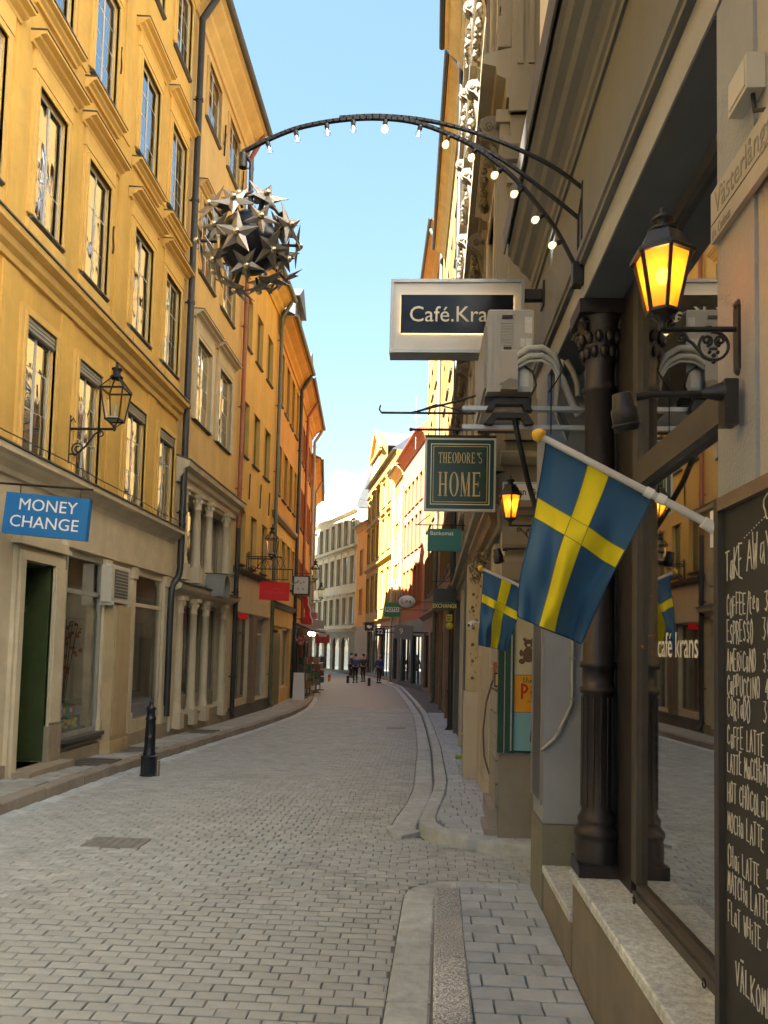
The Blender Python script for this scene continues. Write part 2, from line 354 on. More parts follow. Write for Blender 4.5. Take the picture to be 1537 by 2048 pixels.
# left gutter and kerb
slabs(road, 'gutter_stone', lk, .005, .19, 6.2, 60, .45, M_gutter, .003, .06, 14)
lpav = structure(ribbon(lambda y: -5.6 if y < 27 else lk(y)-2.6, lambda y: lk(y)-.05, ys, .085).build('pavement', M_joint))
slabs(lpav, 'kerb_stone', lk, -.17, 0, 4.5, 60, .95, M_lkerb, .12, .22, 14)
def paving(parent, x0f, x1f, y0, y1, L_, W_, mt, top, npart, name='paving_stone'):
    rest = MB(); rt = []; y = y0; k = 0; row = 0
    while y < y1:
        x = x0f(y); off = random.choice((.3, .5, .75)) if row % 2 else 1.0
        first = True
        while x < x1f(y)-.02:
            l2 = L_*random.uniform(.9, 1.1)*(off if first else 1); first = False
            xe = min(x+l2, x1f(y))
            if x1f(y)-xe < .06: xe = x1f(y)
            z0 = gz(y)+top+random.uniform(-.003, .003); m = MB()
            m.bbox(x+.005, xe-.005, y+.007, y+W_-.007, z0-.05, z0, .004); t = random.random()
            if k < npart:
                o = m.build(name, mt, parent); set_tone(o, [t]*10)
            else: rest.add(m.v, m.f); rt += [t]*10
            k += 1; x = xe
        y += W_; row += 1
    if rt: o = rest.build(name+'_area', mt, parent); set_tone(o, rt); stuff(o)
paving(lpav, lambda y: -5.0, lambda y: lk(y)-.18, 6.0, 29, .32, .17, M_lpaver, .115, 120)
# near pavement on the right
rp1 = structure(MB().add([(.03,-4,-.008),(.85,-4,-.008),(.85,5.62,-.008),(.03,5.62,-.008)], [(0,1,2,3)]).build('pavement', M_joint))
paving(rp1, lambda y: .265+.05*max(0, 1-abs(y-3.3)/3)*0, lambda y: .80, 2.9, 5.58, .205, .142, M_paver, .022, 100)
paving(rp1, lambda y: .265, lambda y: .80, .9, 2.89, .205, .142, M_paver, .022, 0)
slabs(rp1, 'kerb_stone', lambda y: .078+.02*(y-3.4), .0, .178, 2.0, 5.42, .72, M_kerb, .03, .12, 8, zf=lambda y: 0)
slabs(road, 'gutter_stone', lambda y: -.145+.03*(y-3.4), 0, .207, 2.0, 5.25, .36, M_gutter, .006, .06, 12, zf=lambda y: 0)
# curved gutter stones turning into the alley
def fan(parent, name, c, r0, r1, a0, a1, n, mt, ztop, h=.06):
    for i in range(n):
        aa, ab = a0+(a1-a0)*i/n+.012, a0+(a1-a0)*(i+1)/n-.012
        P = []
        for a_, r_ in ((aa, r0), (aa, r1), (ab, r1), (ab, r0)): P.append((c[0]+r_*cos(a_), c[1]+r_*sin(a_)))
        m = MB(); m.add([(p[0],p[1],ztop-h) for p in P]+[(p[0],p[1],ztop) for p in P], [(4,5,6,7),(0,1,5,4),(1,2,6,5),(2,3,7,6),(3,0,4,7)])
        o = m.build(name, mt, parent); set_tone(o, [random.random()]*5)
fan(road, 'gutter_stone', (.30,5.25), .16, .39, pi, pi/2, 4, M_gutter, .007)
slabs(road, 'gutter_stone', lambda y: 0, 0, 0.001, 0, 0, 1, M_gutter, 0, .06, 0)
m = MB()
for i in range(2):
    m = MB(); m.bbox(.31+.27*i, .57+.27*i, 5.43, 5.62, -.05, .006, .006); o = m.build('gutter_stone', M_gutter, road); set_tone(o, [random.random()]*10)
# far pavement on the right, beyond the alley
rp2 = structure(ribbon(lambda y: rk(y)+.02, lambda y: (1.0 if y < 24 else rk(y)+1.4), [7.36]+[q for q in ys if q > 7.4], .068).build('pavement', M_joint))
slabs(rp2, 'kerb_stone', rk, .0, .15, 7.35, 60, .8, M_gutter, .1, .2, 12)
slabs(road, 'gutter_stone', rk, -.27, -.03, 7.45, 60, .6, M_gutter, .006, .06, 12)
paving(rp2, lambda y: rk(y)+.16, lambda y: .80, 7.35, 24, .2, .142, M_paver, .09, 70)
# rounded kerb corner at the alley
cpts = [(.93,6.42),(.72,6.47),(.50,6.55),(.32,6.65),(.17,6.78),(.07,6.95),(.01,7.15),(.0,7.35)]
for i in range(len(cpts)-1):
    a, b_ = Vector(cpts[i]), Vector(cpts[i+1]); d = (b_-a).normalized(); nrm = Vector((-d.y, d.x)) * -1
    d2 = ((Vector(cpts[min(i+2, len(cpts)-1)])-b_).normalized() if i+2 < len(cpts) else d); n2 = Vector((-d2.y, d2.x))*-1
    if i == 0: n1 = nrm
    P = [a, b_, b_+n2*.15, a+n1*.15]; n1 = n2
    m = MB(); m.add([(p.x,p.y,-.06) for p in P]+[(p.x,p.y,.085) for p in P], [(4,7,6,5),(0,4,5,1),(1,5,6,2),(2,6,7,3),(3,7,4,0)])
    o = m.build('kerb_stone', M_gutter, rp2); set_tone(o, [random.uniform(.2,.5)]*5)
k = 0
for yy in (6.62, 6.76, 6.90, 7.04, 7.18, 7.31):
    x = lerp(yy, [6.42, 6.55, 6.65, 6.78, 6.95, 7.15, 7.35], [.95, .52, .33, .26, .22, .18, .16])+.03
    while x < .95:
        m = MB(); m.bbox(x+.004, min(x+.2, .95)-.004, yy-.066, yy+.066, .0, .086+random.uniform(-.003, .003), .006); o = m.build('paving_stone', M_paver, rp2); set_tone(o, [random.random()]*10); x += .2
m = MB(); m.add([(.46,6.66,.02),(1.0,6.54,.02),(1.0,7.38,.02),(.14,7.38,.02),(.16,7.12,.02)], [(0,1,2,3,4)]); o = m.build('bedding', M_joint, rp2)
# light curved gutter stones at the far corner
fan(road, 'gutter_stone', (.12,7.25), .15, .42, pi*1.28, pi*.95, 3, M_gutter, .007)
# manhole and drain covers
def cover(x, y, w_, d_, lab, grate=False):
    z = gz(y)
    rt = root('manhole_cover', (x, y, z), lab, 'manhole cover')
    m = MB(); m.box(-w_/2, w_/2, -d_/2, d_/2, -.02, .008)
    if grate:
        for i in range(7): m.box(-w_/2+.03+i*(w_-.06)/7, -w_/2+.03+(i+.55)*(w_-.06)/7, -d_/2+.03, d_/2-.03, .008, .013)
    else:
        for i in range(6):
            for j in range(6): m.box(-w_/2+w_*(i+.25)/6, -w_/2+w_*(i+.7)/6, -d_/2+d_*(j+.25)/6, -d_/2+d_*(j+.7)/6, .008, .012)
    m.build('lid', mat('worn_iron', (.25,.245,.23), .6, .2, var=.25, vs_=12), rt)
    m = MB()
    for a_ in ((-w_/2-.03, w_/2+.03, -d_/2-.03, -d_/2), (-w_/2-.03, w_/2+.03, d_/2, d_/2+.03), (-w_/2-.03, -w_/2, -d_/2, d_/2), (w_/2, w_/2+.03, -d_/2, d_/2)):
        m.box(*a_, -.02, .010)
    m.build('rim', mat('worn_iron', (.25,.245,.23)), rt)
cover(-2.5, 6.38, .42, .26, 'iron manhole cover set in the grey road setts near the camera')
cover(-.62, 19.5, .42, .42, 'small round-cornered iron cover far up the middle of the road', True)
for xx, yy, lab in ((-4.48, 10.4, 'dark hatch cover in the pavement in front of the yellow house shop window'), (-4.5, 12.0, 'dark hatch cover in the pavement below the wall air conditioner'), (-4.45, 15.6, 'small dark hatch cover in the pavement beside the column shopfront')):
    rt = root('pavement_hatch', (xx, yy, gz(yy)+.116), lab, 'hatch'); m = MB(); m.box(-.27, .27, -.42, .42, -.01, .008); m.build('lid', M_lead, rt)
    m = MB()
    for i in range(5): m.box(-.22, .22, -.36+.16*i, -.30+.16*i, .0085, .012)
    m.build('rib', M_lead, rt)
# ------------------------------------------------------------------ houses
PANE = MB().box(-.5, .5, -.5, .5, -.5, .5)
class House:
    def __init__(s, A, B, h, label, D=7.0, group='houses lining the old town street', name='townhouse', z0=-.9):
        s.A, s.B = Vector(A), Vector(B); d = s.B-s.A; s.W = d.length; s.h = h; s.D = D; s.z0 = z0
        s.ys = s.A.y; s.k = s.W/abs(d.y); s.left = d.y > 0
        s.r = root(name, (A[0], A[1], 0), label, 'house', group, math.atan2(d.y, d.x)); s.op = []
        s.pm = {}
    def S(s, y): return (y-s.ys)*s.k if s.left else (s.ys-y)*s.k
    def rng(s, ya, yb):
        a, b = s.S(ya), s.S(yb); return (a, b) if a < b else (b, a)
    def wall(s, mt, bands=()):
        """front with real openings and reveals, plus sides, back and top"""
        m = MB(); mats = [mt]+[b_[1] for b_ in bands]
        def mi(z):
            for i, b_ in enumerate(bands):
                if b_[0] <= z < b_[2]: return i+1
            return 0
        xs = sorted({0, s.W, *[o[0] for o in s.op], *[o[1] for o in s.op]}); xs = [x for x in xs if 0 <= x <= s.W]
        zs = sorted({s.z0, s.h, *[o[2] for o in s.op], *[o[3] for o in s.op], *[b_[0] for b_ in bands], *[b_[2] for b_ in bands]}); zs = [z for z in zs if s.z0 <= z <= s.h]
        for i in range(len(xs)-1):
            for j in range(len(zs)-1):
                x0, x1, z0, z1 = xs[i], xs[i+1], zs[j], zs[j+1]; cx, cz = (x0+x1)/2, (z0+z1)/2
                if any(o[0] < cx < o[1] and o[2] < cz < o[3] for o in s.op): continue
                m.add([(x0,0,z0),(x1,0,z0),(x1,0,z1),(x0,0,z1)], [(0,1,2,3)], mi(cz))
        for a, b, c, d, dp in s.op:
            i = mi((c+d)/2)
            m.add([(a,0,c),(b,0,c),(b,0,d),(a,0,d),(a,dp,c),(b,dp,c),(b,dp,d),(a,dp,d)], [(0,4,5,1),(1,5,6,2),(2,6,7,3),(3,7,4,0)], i)
        W, D, z0, h = s.W, s.D, s.z0, s.h
        m.add([(0,0,z0),(0,D,z0),(0,D,h),(0,0,h),(W,0,z0),(W,D,z0),(W,D,h),(W,0,h)], [(0,3,2,1),(4,5,6,7),(1,2,6,5),(3,7,6,2)])
        return m.build('wall', mats, s.r)
    def mould(s, a, b, prof, mt, name='cornice', par=None):
        m = MB(); m.prism([(-n, z) for n, z in prof], 'x', a, b); return m.build(name, mt, par or s.r)
    def window(s, ya, yb, z0, z1, fm, gm=None, cols=2, rows=3, depth=.13, fw=.05, cas=.11, casm=None, sill=True, hood=None, multi=True, cp=.035, box=False, sillm=None):
        fw = fw if not multi else .038
        a, b = s.rng(ya, yb); s.op.append((a, b, z0, z1, depth+.03)); gm = gm or M_glass
        m = MB(); d0, d1 = depth-.022, depth
        m.box(a, a+fw, d0, d1, z0, z1).box(b-fw, b, d0, d1, z0, z1).box(a+fw, b-fw, d0, d1, z0, z0+fw).box(a+fw, b-fw, d0, d1, z1-fw, z1)
        iw, ih = b-a-2*fw, z1-z0-2*fw; mw = fw*1.1; tw = fw*.45
        for i in range(1, cols): x = a+fw+iw*i/cols; m.box(x-mw/2, x+mw/2, d0-.004, d1, z0+fw, z1-fw)
        for j in range(1, rows):
            z = z0+fw+ih*j/rows
            for i in range(cols):
                xa = a+fw+iw*i/cols+(mw/2 if i else 0); xb = a+fw+iw*(i+1)/cols-(mw/2 if i < cols-1 else 0)
                m.box(xa, xb, d0+.004, d1, z-tw/2, z+tw/2)
        wn = m.build('window', fm, s.r)
        if multi:
            for i in range(cols):
                for j in range(rows):
                    s.pane(wn, a+fw+iw*(i+.5)/cols, d1-.014, z0+fw+ih*(j+.5)/rows, iw/cols, ih/rows, gm)
        else: s.pane(wn, (a+b)/2, d1-.014, (z0+z1)/2, iw, ih, gm, .004)
        if sill:
            q = MB(); q.prism([(d0,z0+.001),(-.07,z0-.012),(-.07,z0-.035),(-.03,z0-.06),(d0,z0-.06)], 'x', a-.05, b+.05); q.build('sill', sillm or M_lead, wn)
        if cas:
            q = MB(); c = cas; p = cp
            for t_, pp in ((c, p), (c*.45, p+.022)):
                q.box(a-t_, a-.001, -pp, .02, z0-(.0 if sill else t_), z1+t_).box(b+.001, b+t_, -pp, .02, z0-(.0 if sill else t_), z1+t_).box(a-.001, b+.001, -pp, .02, z1+.001, z1+t_)
            q.build('surround', casm or M_ytrim, s.r)
        if box:
            q = MB(); q.box(a+.01, b-.01, -.02, depth-.028, z1-.17, z1-.004)
            for i in range(3): q.box(a+.01, b-.01, -.032, -.02, z1-.16+.05*i, z1-.14+.05*i)
            q.build('blind_box', M_fgrey, s.r)
        if hood == 'shelf': s.hood(a-.20, b+.20, z1+.17, .17, casm)
        if hood == 'frieze':
            q = MB(); q.box(a-.13, b+.13, -.045, .02, z1+.115, z1+.36); q.build('frieze', casm or M_ytrim, s.r); s.hood(a-.24, b+.24, z1+.36, .22, casm)
        return wn
    def hood(s, a, b, z, p, mt):
        s.mould(a, b, [(-.02,z),(.05,z),(.06,z+.035),(p*.6,z+.06),(p*.65,z+.09),(p,z+.10),(p,z+.135),(-.02,z+.15)], mt or M_ytrim, 'window_hood')
        s.mould(a-.01, b+.01, [(-.02,z+.152),(p+.012,z+.137),(p+.012,z+.150),(-.02,z+.172)], M_lead, 'flashing')
    def pane(s, par, x, y, z, w_, h_, gm, tilt=.011):
        me = s.pm.get(gm.name)
        if me is None:
            me = bpy.data.meshes.new('pane'); me.from_pydata(PANE.v, [], PANE.f); me.materials.append(gm); s.pm[gm.name] = me
        o = link('pane', me, par); o.location = (x, y, z); o.scale = (w_, .006, h_)
        o.rotation_euler = (random.gauss(0, tilt), 0, random.gauss(0, tilt)); return o
    def pipe(s, yw, z0, z1, mt, n=.11, r=.055, top=None, foot=True, hopper=False):
        x = s.S(yw); m = MB(); pts = []
        if foot: pts += [(x, -n-.10, z0+.02), (x, -n-.03, z0+.10)]
        pts += [(x, -n, z0+.18 if foot else z0)]
        nz = max(2, int((z1-z0)/2)); pts += [(x, -n, z0+(z1-z0)*i/nz) for i in range(1, nz+1)]
        if top: pts += [(x, -n-top*.15, z1+.08), (x, -n-top*.9, z1+.5), (x, -n-top, z1+.62)]
        m.tube(pts, r, 10)
        z = z0+1.0
        while z < z1:
            m.tube([(x,-n,z-.03),(x,-n,z+.03)], r*1.22, 10); m.box(x-.012, x+.012, -n, .0, z-.012, z+.012); z += 2.1
        if hopper: m.lathe([(r*1.1,-.12),(r*1.9,.02),(r*1.9,.12),(r*1.2,.13)], 8, (x,-n,z1))
        return m.build('drainpipe', mt, s.r)
    def eave(s, z, p, mt, gut=M_pipegreen, a=None, b=None, th=.45):
        a = 0 if a is None else a; b = s.W if b is None else b
        s.mould(a, b, [(-.02,z-th),(.05,z-th),(.07,z-th*.8),(p*.35,z-th*.6),(p*.4,z-th*.45),(p*.8,z-th*.2),(p*.85,z-.06),(p,z-.05),(p,z),(-.02,z+.02)], mt, 'eaves_cornice')
        m = MB(); pr = [(-(p+.06)+.075*cos(t), z+.02+.075*sin(t)) for t in [pi+pi*i/8 for i in range(9)]]
        pr2 = [(-(p+.06)+.06*cos(t), z+.02+.06*sin(t)) for t in [pi+pi*i/8 for i in range(9)]][::-1]
        m.prism(pr+pr2, 'x', a-.03, b+.03); m.build('gutter', gut, s.r)
    def roof(s, z, p, hh, mt=M_roof, inset=None, chim=(), steep=None):
        D = s.D; r_ = MB(); m = r_; k = steep or D*.5
        poly = [(-p, z+.02), (k, z+hh), (D, z+.02)] if not steep else [(-p, z+.02), (k, z+hh), (D-k, z+hh), (D, z+.02)]
        m.prism(poly, 'x', 0, s.W); ro = m.build('roof', mt, s.r)
        n = int(s.W/.6); q = MB()
        L_ = math.hypot(k+p, hh); uy, uz = (k+p)/L_, hh/L_
        for i in range(n+1):
            x = min(max(s.W*i/n, .02), s.W-.02); q.add([(x-.012,-p,z+.025),(x+.012,-p,z+.025),(x+.012,k,z+hh+.005),(x-.012,k,z+hh+.005),(x-.012,-p-uz*.03,z+.05),(x+.012,-p-uz*.03,z+.05),(x+.012,k-uz*.03,z+hh+.03),(x-.012,k-uz*.03,z+hh+.03)], [(0,1,5,4),(1,2,6,5),(2,3,7,6),(3,0,4,7),(4,5,6,7)])
        q.build('standing_seam', mt, ro)
        for cx, cy_, w_, top in chim:
            c = MB(); c.box(cx-w_, cx+w_, cy_-.3, cy_+.3, z, top); c.box(cx-w_-.06, cx+w_+.06, cy_-.36, cy_+.36, top, top+.12); c.build('chimney', M_beige, ro)
        return ro
    def dormer(s, yw, z, w_, hh, y0, mt, rmt=M_roof):
        x = s.S(yw); m = MB(); m.box(x-w_, x+w_, y0, y0+2.2, z, z+hh); o = m.build('dormer', mt, s.r)
        q = MB(); q.prism([(x-w_-.12, z+hh), (x, z+hh+w_*.8), (x+w_+.12, z+hh)], 'y', y0-.15, y0+2.3); q.build('dormer_roof', rmt, o)
        q = MB(); q.box(x-w_*.6, x+w_*.6, y0-.02, y0-.005, z+.2, z+hh-.1); q.build('dormer_pane', M_glass, o); return o

# ---- left side: yellow house
H1 = House((-4.85, 6.0), (-4.85, 14.47), 15.0, 'tall yellow plaster house with hooded windows above a cream shopfront')
colsY = [(7.32,8.05),(8.78,9.52),(10.18,10.95),(11.92,12.78),(13.45,14.30)]
for ya, yb in colsY:
    H1.window(ya, yb, 3.93, 5.56, M_fwhite, M_glassc, 2, 3, box=True, depth=.06)
    H1.window(ya, yb, 6.78, 8.44, M_fwhite, None, 2, 3, hood='frieze', depth=.05)
    H1.window(ya, yb, 9.72, 11.32, M_fwhite, None, 2, 4, hood='frieze', depth=.05)
    H1.window(ya, yb, 12.80, 14.3, M_fwhite, None, 2, 3, hood='shelf', depth=.05)
    a, b = H1.rng(ya, yb)
    # sunk panel and moulding below the second floor windows, ledge below the third floor ones
    H1.mould(a-.10, b+.10, [(-.02,6.47),(.03,6.47),(.05,6.5),(.05,6.69),(.03,6.715),(-.02,6.715)], M_ytrim, 'apron_panel')
    q = MB(); q.box(a+.08, b-.08, -.062, -.05, 6.53, 6.64); q.build('apron_relief', M_ytrim, H1.r)
    H1.hood(a-.17, b+.17, 9.36, .17, M_ytrim)
# ground floor openings of the shopfront
def opening(H, ya, yb, z0, z1, dp): a, b = H.rng(ya, yb); H.op.append((a, b, z0, z1, dp)); return a, b
da, db = opening(H1, 8.98, 9.72, .10, 2.62, .5)
s1a, s1b = opening(H1, 10.16, 11.38, .34, 2.88, .07)
s2a, s2b = opening(H1, 12.62, 14.06, .30, 2.86, .07)
s0a, s0b = opening(H1, 7.0, 8.5, .34, 2.88, .07)
H1.wall(M_yellow, [(-.9, M_cream, 3.72)])
r1 = H1.r
# shop cornice, fascia and mid-height cornice
H1.mould(0, H1.W+.02, [(-.02,3.56),(.05,3.56),(.07,3.62),(.16,3.68),(.18,3.73),(.25,3.75),(.25,3.82),(-.02,3.87)], M_cream, 'shop_cornice')
H1.mould(0, H1.W+.03, [(-.02,3.872),(.27,3.825),(.27,3.845),(-.02,3.90)], M_lead, 'flashing')
H1.mould(0, H1.W+.02, [(-.02,6.0),(.05,6.0),(.06,6.08),(.12,6.12),(.14,6.2),(.23,6.24),(.24,6.31),(-.02,6.37)], M_ytrim)
H1.mould(0, H1.W+.03, [(-.02,6.372),(.26,6.315),(.26,6.335),(-.02,6.40)], M_lead, 'flashing')
fa, fb = H1.rng(10.03, 14.45)
m = MB(); m.box(fa, fb, -.06, .0, 2.98, 3.555); m.box(fa, fb, -.075, 0, 2.93, 2.978); m.build('shop_fascia', M_cream, r1)
# flat pilaster strips between the upper windows
for yc in (7.06, 8.42, 9.85, 11.43, 13.11):
    a = H1.S(yc); m = MB()
    for za, zb in ((3.92, 5.98), (6.42, 9.3), (9.56, 12.3)): m.box(a-.17, a+.17, -.022, 0, za, zb)
    m.build('pilaster_strip', M_yellow, r1)
# door
m = MB()
for t_, p in ((.16, .05), (.11, .085)):
    m.box(da-t_, da-.001, -p, .05, .05, 2.62+t_).box(db+.001, db+t_+.16, -p, .05, .05, 2.62+t_).box(da-.001, db+.001, -p, .05, 2.621, 2.62+t_)
m.box(da-.22, db+.36, -.12, .0, 2.80, 2.86); m.box(da-.19, db+.33, -.09, 0, 2.861, 2.93)
m.box(db+.02, db+.28, -.10, -.085, .6, 2.6)
m.build('door_surround', M_cream, r1)
m = MB(); m.box(db+.0, db+.34, -.10, -.0, -.3, .56); m.box(db+.02, db+.32, -.09, -.0, .561, .60); m.build('plinth_block', M_stone, r1)
dr = MB(); dr.box(da, db, .30, .35, .12, 2.02); dr.box(da, db, .26, .35, 2.02, 2.10); dr.box(da, db, .32, .35, 2.10, 2.62); dr.box(db-.022, db-.001, -.03, .30, .12, 2.62); dr.box(da+.001, da+.022, -.03, .30, .12, 2.62); dr.box(da+.022, db-.022, .04, .30, 2.59, 2.615)
for za, zb in ((.18, .55), (.62, 1.25), (1.32, 1.92)):
    for xa, xb in ((da+.06, da+.33), (da+.41, db-.06)):
        dr.box(xa, xb, .275, .301, za, zb); dr.box(xa+.05, xb-.05, .26, .276, za+.05, zb-.05)
door = dr.build('door', M_doorgreen, r1)
m = MB(); m.ball((da+.37, .24, 1.05), .03); m.box(da+.355, da+.385, .255, .275, .95, 1.2); m.build('door_handle', M_iron, door)
m = MB(); m.box(da-.1, db+.35, -.30, .5, -.4, .10); m.build('doorstep', M_stone, r1)
# shop windows with rooms behind
def shop_window(H, a, b, z0, z1, fm, mull=(), fw=.06, dp=.16, tr=None, stall=None, room=.75):
    m = MB(); m.box(a, a+fw, dp-.06, dp, z0, z1).box(b-fw, b, dp-.06, dp, z0, z1).box(a+fw, b-fw, dp-.06, dp, z1-fw, z1).box(a+fw, b-fw, dp-.06, dp, z0, z0+fw)
    for t in mull: m.box(t-.03, t+.03, dp-.06, dp, z0+fw, z1-fw)
    if tr: m.box(a+fw, b-fw, dp-.055, dp, tr-.03, tr+.03)
    wn = m.build('shop_window', fm, H.r)
    H.pane(wn, (a+b)/2, dp-.02, (z0+z1)/2, b-a-2*fw, z1-z0-2*fw, M_clear, .002)
    q = MB(); q.add([(a,dp+.07,z0),(b,dp+.07,z0),(b,dp+.07,z1),(a,dp+.07,z1),(a,dp+room,z0),(b,dp+room,z0),(b,dp+room,z1),(a,dp+room,z1)], [(0,1,5,4),(1,2,6,5),(2,3,7,6),(3,0,4,7),(4,5,6,7)])
    q.build('shop_interior', M_shopin, wn); return wn
M_shopin = mat('shop_interior_wall', (.62,.55,.44), .9, var=.5, vs_=1.5)
sw1 = shop_window(H1, s1a, s1b, .34, 2.88, M_fgrey, tr=2.35, dp=.05); sw2 = shop_window(H1, s2a, s2b, .30, 2.86, M_cream, tr=2.3, dp=.05); shop_window(H1, s0a, s0b, .34, 2.88, M_fgrey, tr=2.3, dp=.05)
m = MB(); m.box(s1a-.03, s1b+.03, -.12, .10, .285, .335); m.box(s1a-.02, s1b+.02, -.08, .1, .23, .284); m.build('window_ledge', M_lead, r1)
m = MB(); m.box(0, da-.2, -.06, 0, -.5, .20); m.box(db+.35, H1.W, -.06, 0, -.5, .16); m.build('plinth', M_stone, r1)
# roller blind panel in the second shop window
m = MB(); m.box(s2a+.08, s2b-.08, .14, .15, .36, 1.75); m.build('window_screen', mat('grey_screen', (.27,.25,.21), .8, var=.25, vs_=2.5, streak=.2), r1)
# boxed pipe duct under the air conditioner
m = MB(); m.box(H1.S(11.44), H1.S(12.06), -.20, -.0, .17, 2.22); m.box(H1.S(11.47), H1.S(12.03), -.212, -.2, .24, 2.16)
m.box(H1.S(11.40), H1.S(12.10), -.22, 0, -.3, .168); m.build('pipe_duct', mat('duct_board', (.48,.36,.20), .75, var=.12, vs_=4, streak=.15), r1)
for yc in (11.44, 12.56, 14.22):
    m = MB(); a = H1.S(yc); w_ = .07 if yc < 14 else .15; m.box(a-w_, a+w_, -.05, 0, .17, 2.92); m.box(a-w_-.02, a+w_+.02, -.07, 0, .171, .5); m.box(a-w_-.02, a+w_+.02, -.075, 0, 2.72, 2.9)
    m.build('shop_pilaster', M_cream, r1)
for yy, zz in ((11.12, 7.55), (11.1, 10.4)):
    q = MB(); q.tube([(H1.S(yy)+.02*sin(k*.9), -.03, zz+.06*k) for k in range(8)], .014, 5); q.build('wall_anchor', M_iron, r1)
q = MB(); q.tube([(.4+.8*k, -.285+.01*sin(k), 3.93+.012*sin(k*2.1)) for k in range(11)], .008, 5); q.build('cable', M_iron, r1)
# eaves, roof, drainpipe
H1.eave(15.0, .5, M_ytrim, th=.45); H1.roof(15.0, .5, 2.0, M_roof, chim=((2,3.2,.5,18),(6,3.5,.6,18.2)))
H1.pipe(14.62, 3.2, 14.3, M_pipeblack, .14, .068, top=.35, foot=False)
m = MB(); x = H1.S(14.62); m.tube([(x,-.14,3.25),(x,-.14,3.12),(x-.03,-.13,2.98),(x-.13,-.11,2.86),(x-.26,-.10,2.80),(x-.33,-.10,2.70),(x-.35,-.10,2.5),(x-.35,-.10,.30)], .062, 10); m.build('drainpipe', M_pipeblack, r1)
m = MB(); m.tube([(x-.15,-.08,.0),(x-.15,-.08,2.7)], .028, 8); m.build('drainpipe', M_fwhite, r1)
# wall lettering scar between the windows
# goods displayed in the shop window
def goods():
    a0 = H1.A.y
    cols_ = [(.85,.70,.04),(.80,.76,.08),(.12,.30,.12),(.80,.78,.74),(.14,.12,.40),(.72,.50,.05),(.45,.10,.06)]
    k = 0
    for i in range(22):
        c = cols_[(i*3+i//5) % 7]; mt = mat('goods_%d' % ((i*3+i//5) % 7), c, .6, var=.2, vs_=12)
        lv = i//8; x = s1a+.16+.11*(i % 8); y = .16+.085*lv; z = .41+.16*lv
        wx = random.uniform(.04, .055); hz = random.uniform(.13, .21)
        P = Vector((-4.85-(y+.05), a0+x+.02, z)); rt = root('toy_box' if i % 3 else 'gift_bag', P, GL[k % len(GL)] % GP[k], 'souvenir', 'souvenirs in the yellow house shop window', R(90)+random.uniform(-.2,.2)); k += 1
        m = MB(); m.bbox(-wx, wx, -.03, .03, 0, hz, .008); m.build('packet', mt, rt)
        m = MB(); m.box(-wx*.7, wx*.7, -.0315, -.0305, hz*.3, hz*.7); m.build('front_print', mat('goods_%d' % ((i+2) % 7), cols_[(i+2) % 7], .6), rt)
GL = ['small bright souvenir packet in the shop window, %s']
GP = ['%s in the %s row' % (p, q) for q in ('bottom', 'middle', 'top') for p in ('nearest the door', 'second from the door', 'third from the door', 'fourth from the door', 'fifth from the door', 'sixth from the door', 'seventh from the door', 'farthest from the door')]
goods()
rt = root('display_shelf', (-5.11, H1.A.y+s1a+.62, .375), 'stepped wooden display shelf inside the yellow house shop window', 'shelf')
m = MB()
for lv in range(3): m.box(-.53 if lv else -.55, .55, -.12+.085*lv, .10, -.02 if lv == 0 else .0301+.16*(lv-1), .03+.16*lv)
rt.rotation_euler = (0, 0, R(90)); m.build('step', M_fbrown, rt)
rt = root('dried_branch', (-5.30, H1.A.y+s1a+1.02, .36), 'dried flower branch with red blooms standing in the shop window', 'branch'); m = MB(); q = MB()
for i in range(16):
    h = random.uniform(.9, 1.7); dx, dy = random.uniform(-.18,.18), random.uniform(-.15,.15)
    m.tube([(0,0,0),(dx*.4,dy*.4,h*.5),(dx,dy,h)], .006, 4)
    for j in range(5): q.ball((dx+random.uniform(-.07,.07), dy+random.uniform(-.07,.07), h-random.uniform(0,.4)), random.uniform(.015,.035), 6, 4)
m.build('stem', M_darkwood, rt); q.build('bloom', mat('red_bloom', (.40,.09,.04), .8, var=.3, vs_=20), rt)

# ---- second house: narrow ochre house with stone columns
H2 = House((-4.83, 14.49), (-4.80, 19.08), 14.9, 'narrow ochre house with stone columns in front of its two lower floors')
for ya, yb in ((15.40, 16.48), (17.10, 18.20)):
    H2.window(ya, yb, 6.32, 8.02, M_fwhite, M_glassc, 2, 4, cas=.14, casm=M_cream, hood='frieze', sill=True, depth=.07)
    H2.window(ya, yb, 9.45, 11.0, M_fwhite, None, 2, 3, cas=.09, casm=M_ochre, hood='shelf', depth=.06)
    H2.window(ya+.05, yb-.05, 12.85, 14.1, M_fwhite, None, 2, 3, cas=.06, casm=M_ochre, depth=.05)
    a, b = H2.rng(ya, yb); q = MB()
    for i in range(8):   # arched head over the top window
        t0, t1 = pi*i/8, pi*(i+1)/8; cx, rr = (a+b)/2, (b-a)/2-.05
        for sgn in (0,):
            q.add([(cx+rr*cos(t0), -.005, 14.1-.35+.35*sin(t0)), (cx+rr*cos(t1), -.005, 14.1-.35+.35*sin(t1)), (cx+rr*cos(t1), -.005, 14.16), (cx+rr*cos(t0), -.005, 14.16)], [(0,1,2,3),(3,2,1,0)])
    q.build('arch_spandrel', M_ochre, H2.r)
    [MB().tube([(xx,-.03,6.28),(xx,-.03,8.1)], .055, 8).build('window_pilaster', M_cream, H2.r) for xx in (a-.08, b+.08)]
    for zc in ((a+b)/2,): 
        q = MB(); q.tube([(zc+.9,-.03,12.9),(zc+.86,-.05,13.6)], .02, 5); q.tube([(zc+.80,-.04,13.1),(zc+.95,-.04,13.45)], .016, 5); q.build('wall_anchor', M_iron, H2.r)
